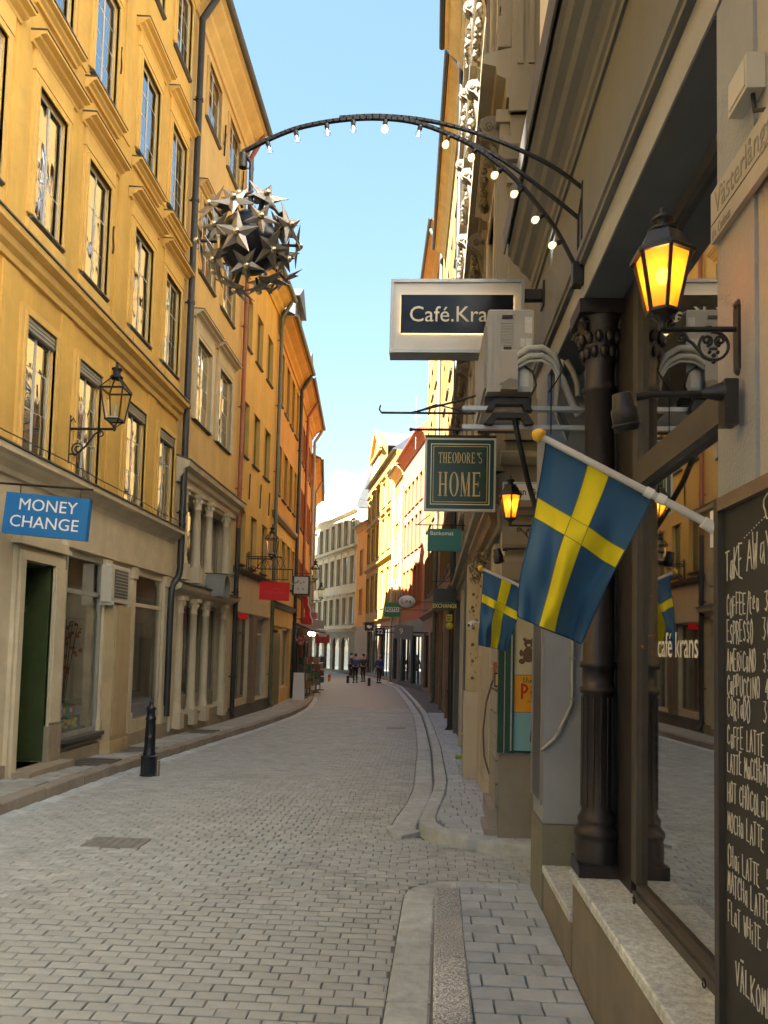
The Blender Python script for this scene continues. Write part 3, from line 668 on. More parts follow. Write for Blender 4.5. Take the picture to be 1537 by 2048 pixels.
opening(H2, 14.9, 18.7, 2.95, 4.72, .45); opening(H2, 14.9, 18.7, .22, 2.55, .45)
H2.wall(M_ochre, [(-.9, M_cream, 5.1)]); r2 = H2.r; A2 = H2.S
H2.mould(0, H2.W, [(-.02,4.80),(.06,4.80),(.08,4.9),(.14,4.95),(.16,5.05),(.26,5.10),(.28,5.2),(-.02,5.3)], M_cream)
H2.mould(0, H2.W+.02, [(-.02,5.302),(.30,5.205),(.30,5.23),(-.02,5.34)], M_lead, 'flashing')
H2.mould(0, H2.W, [(-.02,2.60),(.05,2.6),(.07,2.68),(.20,2.74),(.22,2.82),(-.02,2.90)], M_cream)
H2.mould(0, H2.W, [(-.02,2.902),(.25,2.83),(.25,2.85),(-.02,2.93)], M_lead, 'flashing')
def column(H, yc, z0, z1, r, n, mt):
    x = H.S(yc); m = MB(); hh = z1-z0
    m.box(x-r*1.5, x+r*1.5, -n-r*1.5, -n+r*1.5, z0, z0+.32)
    pr = [(r*1.35,.32),(r*1.35,.36),(r*1.12,.40),(r*1.2,.44),(r,.47),(r*1.02,.6),(r*.95,hh*.6),(r*.85,hh-.34),(r*1.0,hh-.33),(r*1.0,hh-.30),(r*.86,hh-.29),(r*.95,hh-.2),(r*1.35,hh-.08)]
    m.lathe(pr, 14, (x,-n,z0)); m.box(x-r*1.45, x+r*1.45, -n-r*1.45, -n+r*1.45, z1-.08, z1-.001)
    for k in range(8):
        t = 2*pi*k/8; m.ball((x+r*1.1*cos(t), -n+r*1.1*sin(t), z1-.15), r*.30, 6, 5, 0, (1,1,1.6))
    return m.build('column', mt, H.r)
for yc in (14.98, 15.87, 16.74, 17.45, 18.15):
    if yc != 17.45: column(H2, yc, .0, 2.6, .085, .03, M_cream); column(H2, yc, 2.93, 4.80, .085, .03, M_cream)
for z0, z1 in ((.22, 2.55), (2.95, 4.72)):
    m = MB()
    for ya, yb in ((14.9, 15.87), (15.87, 16.74), (16.74, 18.15), (18.15, 18.7)):
        a, b = A2(ya), A2(yb); m.box(a, a+.06, .30, .36, z0, z1).box(b-.06, b, .30, .36, z0, z1).box(a, b, .30, .36, z1-.07, z1).box(a, b, .29, .36, z0, z0+.35)
        if yb-ya > 1: m.box((a+b)/2-.04, (a+b)/2+.04, .30, .36, z0, z1)
    wn = m.build('column_window', M_fgrey, r2)
    for ya, yb in ((14.9, 15.87), (15.87, 16.74), (16.74, 17.44), (17.44, 18.15), (18.15, 18.7)): H2.pane(wn, (A2(ya)+A2(yb))/2, .34, (z0+z1)/2, yb-ya, z1-z0, M_glassc if z0 > 2 else M_glass, .006)
m = MB()
for ya, yb in ((15.1, 15.75), (17.0, 17.9)): m.box(A2(ya), A2(yb), -.04, .0, .02, .18)
m.box(0, H2.W, -.05, 0, -.7, .02); m.box(A2(15.05), A2(18.6), -.03, 0, .1801, .22); m.build('plinth', M_stone, r2)
H2.eave(14.95, .5, M_ochre, M_lead, th=.55); H2.roof(14.95, .5, 2.6, M_roof, chim=((1.5,3,.5,18.2),))
H2.pipe(19.0, -.12, 4.6, M_darkwood, .12, .06); H2.pipe(19.0, 4.6, 14.3, M_pipebrown, .12, .06, foot=False, top=.3)
# ---- third house: orange with green windows
H3 = House((-4.80, 19.10), (-4.76, 23.62), 12.55, 'light orange house with green window frames and a cream shop fascia')
for z0, z1 in ((3.80, 5.2), (6.65, 8.06), (9.55, 10.88)):
    for ya, yb in ((19.45, 20.1), (20.72, 21.42), (22.12, 22.84)):
        H3.window(ya, yb, z0, z1, M_fgreen, None, 2, 2, cas=.03, casm=M_orange, cp=.01, depth=.10)
opening(H3, 19.3, 21.0, .25, 2.48, .3); opening(H3, 21.55, 23.3, .12, 2.48, .3)
H3.wall(M_orange, [(-.9, M_cream, 3.55)])
H3.mould(.0, H3.W, [(-.02,3.5),(.08,3.5),(.22,3.56),(.24,3.60),(-.02,3.68)], M_lead, 'shop_cornice')
m = MB(); m.box(.05, H3.W-.05, -.07, 0, 2.52, 3.49); m.build('shop_fascia', mat('pale_fascia', (.66,.56,.38), .7, var=.08, vs_=2, streak=.1), H3.r)
for ya, yb, z0 in ((19.3, 21.0, .25), (21.55, 23.3, .12)):
    a, b = H3.rng(ya, yb); shop_window(H3, a, b, z0, 2.48, M_fbrown if ya < 20 else M_fwhite, mull=((a+b)/2,), tr=2.0)
m = MB(); m.box(0, H3.W, -.05, 0, -.9, .08); m.build('plinth', mat('dark_plinth', (.11,.10,.085), .8, var=.2, bump=.3), H3.r)
m = MB(); m.box(H3.S(21.05), H3.S(21.5), -.12, 0, .081, 2.5); m.build('shop_pilaster', M_fbrown, H3.r)
H3.eave(12.6, .45, M_orange, M_pipegreen, th=.5)
H3.roof(12.6, .45, 2.2, M_roof, chim=((2.0,2.8,.55,15.6),)); H3.dormer(22.0, 12.7, .55, 1.0, .9, M_roof)
H3.pipe(23.55, -.2, 12.0, M_pipegreen, .12, .06, top=.3)
for yy in (21.75, 20.4, 22.95):
    q = MB(); q.tube([(H3.S(yy),-.03,5.6),(H3.S(yy),-.04,6.3)], .018, 5); q.build('wall_anchor', M_iron, H3.r)
# ---- fourth to sixth houses
H4 = House((-4.76, 23.64), (-4.95, 28.9), 12.1, 'deep orange house with narrow brown windows and a green shop entrance')
for z0, z1 in ((3.75, 5.2), (6.6, 8.15), (9.55, 11.2)):
    for ya, yb in ((24.1, 24.8), (25.42, 26.2), (26.72, 27.5), (28.05, 28.72)):
        H4.window(ya, yb, z0, z1, M_fbrown, None, 2, 3, cas=.07, casm=M_orange, depth=.11)
opening(H4, 24.0, 25.6, .0, 2.2, .3); opening(H4, 26.4, 28.4, .2, 2.3, .3)
H4.wall(M_deep, [(-.9, M_ochre, 5.75)])
H4.mould(0, H4.W, [(-.02,5.70),(.06,5.7),(.14,5.8),(.16,5.88),(-.02,5.93)], M_fbrown); H4.mould(0, H4.W, [(-.02,2.9),(.06,2.9),(.2,3.0),(.22,3.06),(-.02,3.14)], M_lead, 'shop_cornice')
m = MB(); a, b = H4.rng(23.95, 25.9); m.box(a, b, -.03, .06, -.4, 2.1); m.box(a+.1, b-.1, -.05, -.03, 0, 1.95); m.build('shop_door', mat('olive_door', (.17,.16,.075), .6, var=.12, streak=.1), H4.r)
m = MB(); a, b = H4.rng(23.9, 28.6); m.box(a, b, -.06, 0, 2.32, 2.88); m.build('shop_fascia', M_ochre, H4.r)
a, b = H4.rng(26.4, 28.4); shop_window(H4, a, b, .2, 2.3, M_fwhite, mull=((a+b)/2,))
H4.eave(12.15, .5, M_deep, M_pipegreen, th=.6); H4.roof(12.15, .5, 2.0, M_roof, chim=((2.2,3,.5,15.2),)); H4.dormer(26.0, 12.2, .9, 1.25, -.30, M_roof)
H4.pipe(28.85, -.25, 11.5, M_pipeblack, .12, .07, top=.35)
H5 = House((-4.95, 28.92), (-5.45, 36.0), 12.0, 'bright orange house past the deep orange one, with tall grey pipes')
for z0, z1 in ((3.7, 5.1), (6.5, 8.0), (9.2, 10.6)):
    for i in range(5):
        ya = 29.6+1.3*i; H5.window(ya, ya+.7, z0, z1, M_rust, None, 2, 3, cas=.08, casm=M_rust, depth=.1, multi=False)
opening(H5, 29.4, 31.6, -.1, 2.2, .4); opening(H5, 32.4, 35.4, -.1, 2.2, .4)
H5.wall(M_deep, [(-.9, M_dark, 2.6)])
for ya, yb in ((29.4, 31.6), (32.4, 35.4)): a, b = H5.rng(ya, yb); shop_window(H5, a, b, -.1, 2.2, M_fbrown, mull=((a+b)/2,))
H5.eave(12.05, .5, M_deep, M_pipeblack, th=.5); H5.roof(12.05, .5, 2.0, M_roof, chim=((3,3,.5,14.6),)); H5.dormer(29.9, 12.0, .6, .95, -.25, M_deep); H5.dormer(33.5, 12.0, .55, 1.0, -.2, M_roof)
H5.pipe(31.9, -.3, 11.4, M_pipebrown, .13, .07, top=.35); H5.pipe(35.9, -.3, 11.4, M_fgrey, .13, .07, top=.35)
H6 = House((-5.45, 36.02), (-6.75, 46.5), 10.6, 'rust red house where the street bends out of sight')
for z0, z1 in ((3.6, 5.0), (6.2, 7.6), (8.4, 9.7)):
    for i in range(6):
        ya = 36.8+1.6*i; H6.window(ya, ya+.8, z0, z1, M_fwhite, None, 2, 3, cas=.08, casm=M_rust, depth=.1, multi=False)
opening(H6, 37, 39, -.1, 2.1, .4); opening(H6, 40, 43, -.1, 2.1, .4)
H6.wall(M_rust, [(-.9, M_dark, 2.5)])
for ya, yb in ((37, 39), (40, 43)): a, b = H6.rng(ya, yb); shop_window(H6, a, b, -.1, 2.1, M_fbrown, mull=((a+b)/2,))
H6.eave(10.65, .45, M_deep, M_pipeblack, th=.5); H6.roof(10.65, .45, 1.8, M_tile, chim=((4,3,.5,13.2),)); H7_blocker = House((-8.7, 48.5), (-15.8, 67.5), 20.5, 'added unseen ochre house round the bend, placed to shade the far houses'); H7_blocker.wall(M_ochre); H7_blocker.eave(20.5, .4, M_ochre); H7_blocker.roof(20.5, .4, 1.8)  # last house is added out of view to shade the far end
H6.pipe(41, -.3, 10.0, M_fgrey, .13, .07, top=.3)
for ya_, yb_, hh_, lab_ in ((-16.0, -.52, 11.5, 'unseen orange house behind the viewer on the left, kept low to let sun in'), (-.5, 5.98, 16.2, 'unseen orange house just behind the viewer, kept tall to block the sun')):  # houses out of view
    H0 = House((-4.85, ya_), (-4.85, yb_), hh_, lab_)
    for z0, z1 in ((3.93, 5.5), (6.8, 8.4), (9.3, 10.7)):
        for i in range(int((yb_-ya_)/1.85)): ya = ya_+.6+1.85*i; H0.window(ya, ya+.85, z0, z1, M_fwhite, None, 2, 3, multi=False)
    H0.wall(M_orange, [(-.9, M_cream, 3.7)]); H0.eave(hh_, .5, M_ytrim); H0.roof(hh_, .5, 2.0)
# ------------------------------------------------------------------ right side, far to near
def simple_house(A, B, h, label, wm, frame, rows_, ncol, w_, y0f=.08, y1f=.92, bands=(), casm=None, cas=.09, hood=None, shop=None, eavem=None, gut=M_pipeblack, p=.45, rh=2.0, roofm=M_roof, D=6.0, gm=None, sillm=None, sh_h=2.6, wc=2, wr=3, steep=None):
    H = House(A, B, h, label, D=D)
    ya, yb = A[1], B[1]
    for z0, z1 in rows_:
        for i in range(ncol):
            t = y0f+(y1f-y0f)*(i+.5)/ncol; yc = yb+(ya-yb)*t; hw = w_/2*abs(yb-ya)/H.W
            H.window(yc-hw, yc+hw, z0, z1, frame, gm, wc, wr, cas=cas, casm=casm or wm, depth=.11, multi=False, hood=hood, sillm=sillm)
    ops = []
    if shop:
        for a, b in shop:
            y_a, y_b = yb+(ya-yb)*a, yb+(ya-yb)*b; ops.append((y_a, y_b)); opening(H, y_a, y_b, -.15, sh_h-.2, .35)
    H.wall(wm, bands)
    for a, b in ops: q = H.rng(a, b); shop_window(H, q[0], q[1], -.15, sh_h-.2, M_darkwood, mull=((q[0]+q[1])/2,))
    H.eave(h, p, eavem or wm, gut, th=.5); H.roof(h, p, rh, roofm, steep=steep)
    return H
M_brownstone = mat('brown_shopfront', (.27,.17,.09), .7, var=.2, vs_=3, streak=.15)
M_greydoor = mat('grey_teal_shopfront', (.10,.125,.125), .6, var=.2, vs_=3)
# ornate cream corner house beyond the alley
H21 = House((.84, 18.0), (.70, 6.72), 16.4, 'ornate cream stone corner house across the narrow alley', D=7)
for i, yc in enumerate((7.9, 10.0, 12.1, 14.2, 16.4)):
    for z0, z1 in ((4.3, 6.2), (7.7, 9.7), (11.1, 13.0), (14.0, 15.4)):
        H21.window(yc-.5, yc+.5, z0, z1, M_fbrown, None, 2, 3, cas=.16, casm=M_cream, cp=.07, depth=.16, hood='frieze', multi=False)
for ya, yb in ((7.15, 7.85), (8.3, 9.5), (10.9, 12.4), (12.9, 14.4), (15.0, 17.2)): opening(H21, ya, yb, .25, 2.75, .4)
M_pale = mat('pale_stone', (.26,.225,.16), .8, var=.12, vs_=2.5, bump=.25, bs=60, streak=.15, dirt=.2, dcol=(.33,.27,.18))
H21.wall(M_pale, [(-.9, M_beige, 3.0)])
rr = H21.r; S21 = H21.S
for ya, yb in ((7.15, 7.85), (8.3, 9.5), (10.9, 12.4), (12.9, 14.4), (15.0, 17.2)): a, b = H21.rng(ya, yb); shop_window(H21, a, b, .25, 2.75, M_darkwood, mull=())
# cornices of each storey
for z, p in ((3.05,.20), (6.95,.26), (10.4,.22), (13.5,.20)):
    H21.mould(-.0, H21.W+.02, [(-.02,z-.30),(.04,z-.30),(.05,z-.12),(p*.5,z-.08),(p*.55,z),(p,z+.03),(p,z+.12),(-.02,z+.18)], M_pale)
# pilasters, consoles, scrolls and garlands carved in stone
for yc in (6.98, 9.0, 11.05, 13.15, 15.3, 17.6):
    x = S21(yc); m = MB(); 
    for za, zb in ((3.25, 6.6), (7.2, 10.05), (10.65, 13.1)):
        m.box(x-.17, x+.17, -.09, 0, za, zb); m.box(x-.2, x+.2, -.12, 0, za, za+.3); m.box(x-.2, x+.2, -.125, 0, zb-.12, zb)
        for k in range(3): m.box(x-.13+.1*k, x-.07+.1*k, -.105, -.09, za+.45, zb-.5)
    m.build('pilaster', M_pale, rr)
    for za in (6.35, 9.85, 12.95):
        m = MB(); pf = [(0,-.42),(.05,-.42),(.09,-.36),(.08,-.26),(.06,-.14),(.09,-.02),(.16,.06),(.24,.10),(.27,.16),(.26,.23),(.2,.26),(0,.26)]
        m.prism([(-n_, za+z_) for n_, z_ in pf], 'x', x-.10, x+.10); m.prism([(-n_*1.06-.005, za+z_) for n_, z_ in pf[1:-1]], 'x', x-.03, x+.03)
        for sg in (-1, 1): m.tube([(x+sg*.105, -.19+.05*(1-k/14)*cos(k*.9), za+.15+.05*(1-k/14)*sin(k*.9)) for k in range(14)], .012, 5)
        m.build('console', mat('darkened_stone', (.15,.128,.09), .85, var=.2, vs_=5, bump=.3), rr)  # carving coloured darker than the wall stone to offset sun glare
for yc in (7.9, 10.0, 12.1, 14.2, 16.4):
    x = S21(yc); m = MB()
    for z in (6.62, 10.05, 13.25):
        for k in range(26):
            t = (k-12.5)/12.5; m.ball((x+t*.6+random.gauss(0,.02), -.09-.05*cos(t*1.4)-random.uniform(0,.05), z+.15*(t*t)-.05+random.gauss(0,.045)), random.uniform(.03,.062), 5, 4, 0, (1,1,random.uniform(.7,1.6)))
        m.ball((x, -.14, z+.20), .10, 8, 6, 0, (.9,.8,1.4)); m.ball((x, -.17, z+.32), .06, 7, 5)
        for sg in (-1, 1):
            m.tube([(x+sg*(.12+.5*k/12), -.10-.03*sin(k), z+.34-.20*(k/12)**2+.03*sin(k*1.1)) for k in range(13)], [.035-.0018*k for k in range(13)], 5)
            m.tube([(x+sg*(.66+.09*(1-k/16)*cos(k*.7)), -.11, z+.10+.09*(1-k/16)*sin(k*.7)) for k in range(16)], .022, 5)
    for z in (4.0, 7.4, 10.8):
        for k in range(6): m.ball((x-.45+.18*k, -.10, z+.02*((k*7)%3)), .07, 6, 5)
    m.build('carved_garland', mat('darkened_stone', (.15,.128,.09), .85, var=.2, vs_=5, bump=.3), rr)
H21.eave(16.4, .6, M_orange, M_iron, th=.9); H21.roof(16.4, .6, 2.4)
# shopfront posts standing proud of the wall
M_post = mat('ivory_post', (.52,.44,.28), .7, var=.12, vs_=3, streak=.12)
m = MB(); x = S21(10.35); m.box(x-.13, x+.13, -.16, 0, 1.12, 2.80)
post = m.build('shopfront_post', M_post, rr)
q = MB()
for k in range(7): q.ball((x+.132, -.08, 1.3+.22*k), .022, 8, 6)
q.build('post_stud', M_fbrown, post)
m = MB(); m.box(x-.15, x+.15, -.18, 0, -.3, 1.118); m.build('post_plinth', M_beige, rr)
for yc, n, w_, mt in ((12.6, .10, .2, M_greydoor), (14.7, .08, .25, M_beige), (17.5, .10, .12, M_greydoor)):
    x = S21(yc); m = MB(); m.box(x-w_, x+w_, -n, 0, -.5, 2.8); m.build('shopfront_post', mt, rr)
# shop cornice and dried garland around the shop opening
H21.mould(S21(10.2), S21(7.0), [(-.02,2.80),(.10,2.82),(.12,2.90),(.16,2.92),(.16,2.97),(-.02,2.99)], M_brownstone, 'shop_cornice')
gar = MB(); random.seed(3)
for i in range(300):
    yy = random.uniform(7.9, 9.9); zz = 2.70 - abs(random.gauss(0, .10)) - (.0 if random.random() < .7 else random.uniform(0, 1.2)*(yy > 9.2)); x = S21(yy)
    n = random.uniform(.03, .15); r_ = random.uniform(.02, .05); t = random.uniform(0, 6.3)
    gar.add([(x, -n, zz), (x+r_*cos(t), -n-r_*.7, zz+r_*sin(t)), (x-r_*sin(t), -n-r_*.4, zz+r_*cos(t))], [(0,1,2)], i % 3)
gw = gar.build('dried_garland', [mat('dry_leaf_a', (.20,.15,.09), .9), mat('dry_leaf_b', (.32,.26,.18), .9), mat('dry_leaf_c', (.12,.10,.07), .9)], rr); stuff(gw)
# alley side of the corner house (faces the camera): built in the house's own frame at its near end
W = H21.W
def aly(m, n0, n1, z0, z1, out, mi=0): m.box(W, W+out, n0, n1, z0, z1, mi)     # n measured into the block
for k, (z0, z1) in enumerate(((1.95, 2.17), (2.22, 2.48), (2.53, 2.79))):
    m = MB(); m.box(W+.001, W+.05, -.02, 1.6, z0, z1); m.prism([(W+.05,z0+.02),(W+.075,z0+.05),(W+.075,z1-.05),(W+.05,z1-.02)], 'y', -.03, 1.6); m.build('rusticated_block', M_pale, rr)
m = MB(); m.prism([(W,2.84),(W+.05,2.84),(W+.07,2.88),(W+.12,2.90),(W+.12,2.95),(W,2.98)], 'y', -.05, 1.6); m.prism([(W,3.28),(W+.06,3.28),(W+.1,3.34),(W+.1,3.38),(W,3.42)], 'y', -.05, 1.6); m.build('string_course', M_pale, rr)
m = MB()
for z0, z1 in ((3.5, 6.0), (6.5, 9.0)): m.box(W+.001, W+.04, .0, .34, z0, z1); m.box(W+.001, W+.07, -.03, .37, z1-.18, z1-.05); m.box(W+.001, W+.06, -.02, .36, z0, z0+.2)
for z0 in (6.95,): 
    for k in range(3): m.box(W+.0405, W+.055, .05+.1*k, .10+.1*k, z0, z0+1.2)
m.build('alley_pilaster', M_pale, rr)
m = MB(); m.prism([(W,6.05),(W+.06,6.05),(W+.12,6.15),(W+.12,6.22),(W,6.3)], 'y', -.08, 1.6)
for z0, z1 in ((3.6, 5.2), (6.55, 8.5)): 
    for c in (0, .05): m.box(W+.001, W+.02-.006*(c > 0), .48+c, 1.5, z0+c, z0+c+.03).box(W+.001, W+.02-.006*(c > 0), .48+c, 1.5, z1-c-.03, z1-c).box(W+.001, W+.021-.006*(c > 0), .48+c, .51+c, z0+c+.031, z1-c-.031)
m.build('wall_panel', M_pale, rr)
m = MB(); m.box(W+.001, W+.06, -.03, 1.5, -.3, .80); m.build('plinth', mat('grey_plinth', (.26,.235,.20), .85, var=.2, vs_=3, bump=.3, dirt=.4, dcol=(.12,.10,.08)), rr)
m = MB()
for k in range(7):
    z = .32+.2*k; m.box(W-.75, W-.02, -.05-.004*(k % 2), -.001, z, z+.185)
m.box(W-.80, W-.01, -.10, -.001, .14, .30); m.box(W-.5, W-.0, -.14, -.001, -.2, .139)
m.build('rusticated_block', mat('grey_rustic', (.30,.29,.27), .8, var=.15, bump=.2), rr)

H22 = simple_house((.60, 29.0), (.84, 18.02), 17.2, 'orange house with broad wooden eaves after the cream corner house', M_amber, M_fbrown, ((4.1,5.8),(7.2,8.9),(10.2,11.9),(13,14.5)), 5, 1.0, casm=M_amber, cas=.14, bands=((-.9, M_brownstone, 3.1),), shop=((.05,.25),(.32,.6),(.68,.95)), eavem=M_orange, p=.43)
H22.pipe(18.35, -.3, 16.2, M_pipeblack, .14, .075, top=.45, hopper=True); H22.mould(0, H22.W, [(-.02,3.05),(.05,3.05),(.25,3.2),(.25,3.26),(-.02,3.34)], M_brownstone, 'shop_cornice')
m = MB()
for t in (.02, .28, .64, .97): x = H22.W*t; m.box(x-.09, x+.09, -.10, 0, -.5, 3.0)
m.build('shopfront_post', M_brownstone, H22.r)
H23 = simple_house((.02, 37.5), (.60, 29.02), 18.4, 'warm yellow house with brown eaves halfway down the right side', M_amber, M_fwhite, ((4.1,5.8),(7.2,8.9),(10.2,11.9),(13,14.3)), 4, 1.0, casm=M_amber, cas=.12, bands=((-.9, M_brownstone, 3.1),), shop=((.08,.45),(.55,.92)), eavem=M_deep, p=.58)
H23.pipe(29.3, -.35, 17.5, M_pipegreen, .14, .075, top=.45, hopper=True); H23.mould(0, H23.W, [(-.02,3.05),(.05,3.05),(.22,3.2),(.22,3.26),(-.02,3.34)], M_brownstone, 'shop_cornice')
H24 = simple_house((-1.28, 44.5), (.02, 37.52), 12.6, 'salmon pink house with red eaves behind the hanging shop signs', M_salmon, M_rust, ((4.0,6.0),(6.9,8.7),(9.3,10.7)), 5, .8, casm=M_rust, cas=.10, bands=((-.9, M_greydoor, 3.2), (3.2, M_rust, 6.6)), shop=((.06,.46),(.54,.94)), eavem=M_rust, gut=M_pipebrown, roofm=M_tile, sillm=M_rust, p=.4, rh=3.0)
H24.pipe(44.2, -.4, 11.2, M_fgrey, .14, .07)
H25 = simple_house((-1.85, 47.6), (-1.28, 44.52), 12.4, 'small ochre house squeezed between the pink house and the yellow gabled house', M_amber, M_fbrown, ((4.0,5.8),(6.8,8.5),(9.3,10.8)), 2, .8, casm=M_ochre, bands=((-.9, M_greydoor, 3.2),), shop=((.1,.9),), eavem=M_ochre)
H25.pipe(47.3, -.4, 11.8, M_fgrey, .14, .07)
H26 = House((-4.5, 60.0), (-1.85, 47.62), 14.2, 'tall sunlit yellow house with a curved gable at the bend of the street', D=7)
for z0, z1 in ((4.4, 7.0), (8.2, 10.5), (11.3, 13.0)):
    for i in range(5):
        yc = 59-2.3*i; H26.window(yc-.55, yc+.55, z0, z1, M_fwhite, None, 2, 4, cas=.14, casm=M_lemon, depth=.12, multi=False, hood='shelf' if z0 > 5 else None)
opening(H26, 48.3, 52.5, -.2, 3.0, .5); opening(H26, 53.5, 58.8, -.2, 3.0, .5)
H26.wall(M_lemon, [(-.9, M_brownstone, 3.6)])
for ya, yb in ((48.3, 52.5), (53.5, 58.8)):
    a, b = H26.rng(ya, yb); shop_window(H26, a, b, -.2, 3.0, mat('dark_green_shopfront', (.022,.045,.035), .5, var=.2), mull=[a+(b-a)*k/4 for k in (1,2,3)])
for z in (3.6, 7.6): H26.mould(0, H26.W, [(-.02,z-.2),(.1,z-.1),(.22,z),(.22,z+.08),(-.02,z+.15)], M_lemon)
# gable: curved shoulders and a triangular head with moulding
gx = H26.W*.32; m = MB(); pts = [(gx-3.6,14.15),(gx-3.4,14.5),(gx-2.7,14.85),(gx-2.3,15.4),(gx-2.2,16.1),(gx,17.7),(gx+2.2,16.1),(gx+2.3,15.4),(gx+2.7,14.85),(gx+3.4,14.5),(gx+3.6,14.15)]
m.prism(pts, 'y', 0, .45); gb = m.build('gable', M_lemon, H26.r)
m = MB(); m.tube([(gx-2.5,-.12,15.85),(gx,-.12,17.7),(gx+2.5,-.12,15.85)], .16, 4); m.tube([(gx-2.5,-.12,15.8),(gx+2.5,-.12,15.8)], .12, 4); m.build('gable_moulding', M_deep, gb)
m = MB()
for k in (-1, 0, 1): m.box(gx+k*1.1-.35, gx+k*1.1+.35, -.03, -.005, 14.5, 15.6)
m.build('gable_window', M_fgrey, gb)
m = MB(); m.prism([(-.3,14.2),(2.6,16.4),(4.4,16.4),(7,14.2)], 'x', 0, H26.W); m.build('roof', M_roof, H26.r)
m = MB(); m.prism([(gx-2.4,16.1),(gx,17.7),(gx+2.4,16.1)], 'y', .46, 5); m.build('gable_roof', M_lead, H26.r)
H27 = House((-5.6, 63.6), (-4.5, 60.02), 11.6, 'narrow bright orange house between the yellow gable and the ivory house')
for z0, z1 in ((4.4, 6.4), (7.6, 9.6)): H27.window(61.4, 62.2, z0, z1, M_fwhite, None, 2, 3, depth=.1, multi=False, casm=M_deep)
H27.wall(mat('bright_orange_plaster', (.72,.30,.03), .85, var=.08, streak=.1), [(-.9, M_brownstone, 3.4)]); H27.eave(11.6, .35, M_deep); H27.roof(11.6, .35, 2.0)
H28 = House((-12.6, 78.5), (-5.6, 63.62), 13.4, 'ivory house with grey mansard roof and round gable closing the street', D=7)
for z0, z1, hd in ((3.7, 6.0, 'shelf'), (7.2, 9.5, 'frieze'), (10.6, 12.7, None)):
    for i in range(9):
        yc = 77.2-1.58*i; H28.window(yc-.48, yc+.48, z0, z1, M_fgrey, None, 2, 3, cas=.14, casm=M_ivory, depth=.13, multi=False, hood=hd)
for i in range(6): opening(H28, 65+2.2*i, 66.6+2.2*i, -.3, 2.6, .5)
H28.wall(M_ivory, [(-.9, mat('mossy_shopfront', (.20,.20,.12), .8, var=.2), 3.2)])
for i in range(6):
    a, b = H28.rng(65+2.2*i, 66.6+2.2*i); shop_window(H28, a, b, -.3, 2.6, M_brownstone)
    m = MB()
    for k in range(8):
        t0, t1 = pi*k/8, pi*(k+1)/8; cx, rr_ = (a+b)/2, (b-a)/2
        m.add([(cx+rr_*cos(t0), -.04, 1.8+.8*sin(t0)), (cx+rr_*cos(t1), -.04, 1.8+.8*sin(t1)), (cx+rr_*cos(t1), -.04, 2.75), (cx+rr_*cos(t0), -.04, 2.75), (cx+rr_*cos(t0), .0, 1.8+.8*sin(t0)), (cx+rr_*cos(t1), .0, 1.8+.8*sin(t1))], [(0,1,2,3),(0,4,5,1)])
    m.build('shop_arch', M_brownstone, H28.r)
for z in (3.3, 10.2, 13.3): H28.mould(0, H28.W, [(-.02,z-.25),(.1,z-.1),(.3,z),(.3,z+.1),(-.02,z+.18)], M_ivory)
m = MB(); m.prism([(-.2,13.48),(1.1,16.9),(5.9,16.9),(7.1,13.48)], 'x', 0, H28.W); m.build('mansard_roof', mat('slate_roof', (.16,.16,.155), .6, var=.2, vs_=3), H28.r)
gx = H28.W*.62; m = MB(); m.prism([(gx-2.6,13.45),(gx-2.6,15.0),(gx-2.0,15.4),(gx-1.6,16.6),(gx-.9,17.5),(gx,17.8),(gx+.9,17.5),(gx+1.6,16.6),(gx+2.0,15.4),(gx+2.6,15.0),(gx+2.6,13.45)], 'y', -.05, 1.6); gb = m.build('round_gable', M_ivory, H28.r)
for k in (-1, 0, 1):
    q = MB(); q.box(gx+k*1.3-.35, gx+k*1.3+.35, -.09, -.06, 13.8, 15.3); q.build('gable_window', M_fgrey, gb)
for k in range(3):
    x = H28.W*(.08+.13*k); q = MB(); q.box(x-.45, x+.45, -.05, 1.0, 13.5, 15.4); o = q.build('dormer', M_fgrey, H28.r); q = MB(); q.box(x-.3, x+.3, -.09, -.055, 13.9, 15.1); q.build('dormer_pane', M_glass, o)
x = H28.W*.86; q = MB(); q.box(x-.45, x+.45, -.05, 1.0, 13.5, 15.4); o = q.build('dormer', M_fgrey, H28.r)
for k, (x, y_, z) in enumerate(((H28.W*.15, 3, 18.2), (H28.W*.3, 4, 17.9))):
    q = MB(); q.box(x-.7, x+.7, y_-.4, y_+.4, 16.0, z); q.build('chimney', M_stone, H28.r)
# a low range behind, seen over the roofs
M_bush = mat('tree_leaf', (.05,.09,.03), .8, var=.4, vs_=1)
# ------------------------------------------------------------------ cafe house on the right
M_cafe = mat('cafe_fascia_paint', (.145,.152,.158), .62, var=.14, vs_=2.2, bump=.15, bs=60, streak=.16)
M_beam = mat('beam_paint', (.33,.345,.355), .6, var=.14, vs_=3, bump=.15, streak=.1)
M_pier = mat('grey_pier_paint', (.31,.34,.39), .7, var=.12, vs_=3, bump=.35, bs=110, streak=.08)
M_soffit = mat('steel_soffit', (.13,.145,.165), .5, var=.15, vs_=2)
M_stucco = mat('cafe_stucco', (.42,.42,.41), .85, var=.10, vs_=3, bump=.4, bs=120, streak=.08)
M_sillst = speckle('sill_granite', (.40,.45,.48), (.55,.61,.64), (.70,.75,.77), 30)
M_plinth = mat('cafe_plinth_render', (.215,.20,.172), .85, var=.2, vs_=2.5, bump=.4, bs=80, streak=.25, dirt=.3, dcol=(.30,.27,.20))
M_colm = mat('cast_iron_brown', (.026,.021,.022), .42, .2, var=.25, vs_=4, bump=.12, bs=60)
M_frame = mat('cafe_window_frame', (.082,.075,.068), .5, var=.25, vs_=6, bump=.1, bs=40)
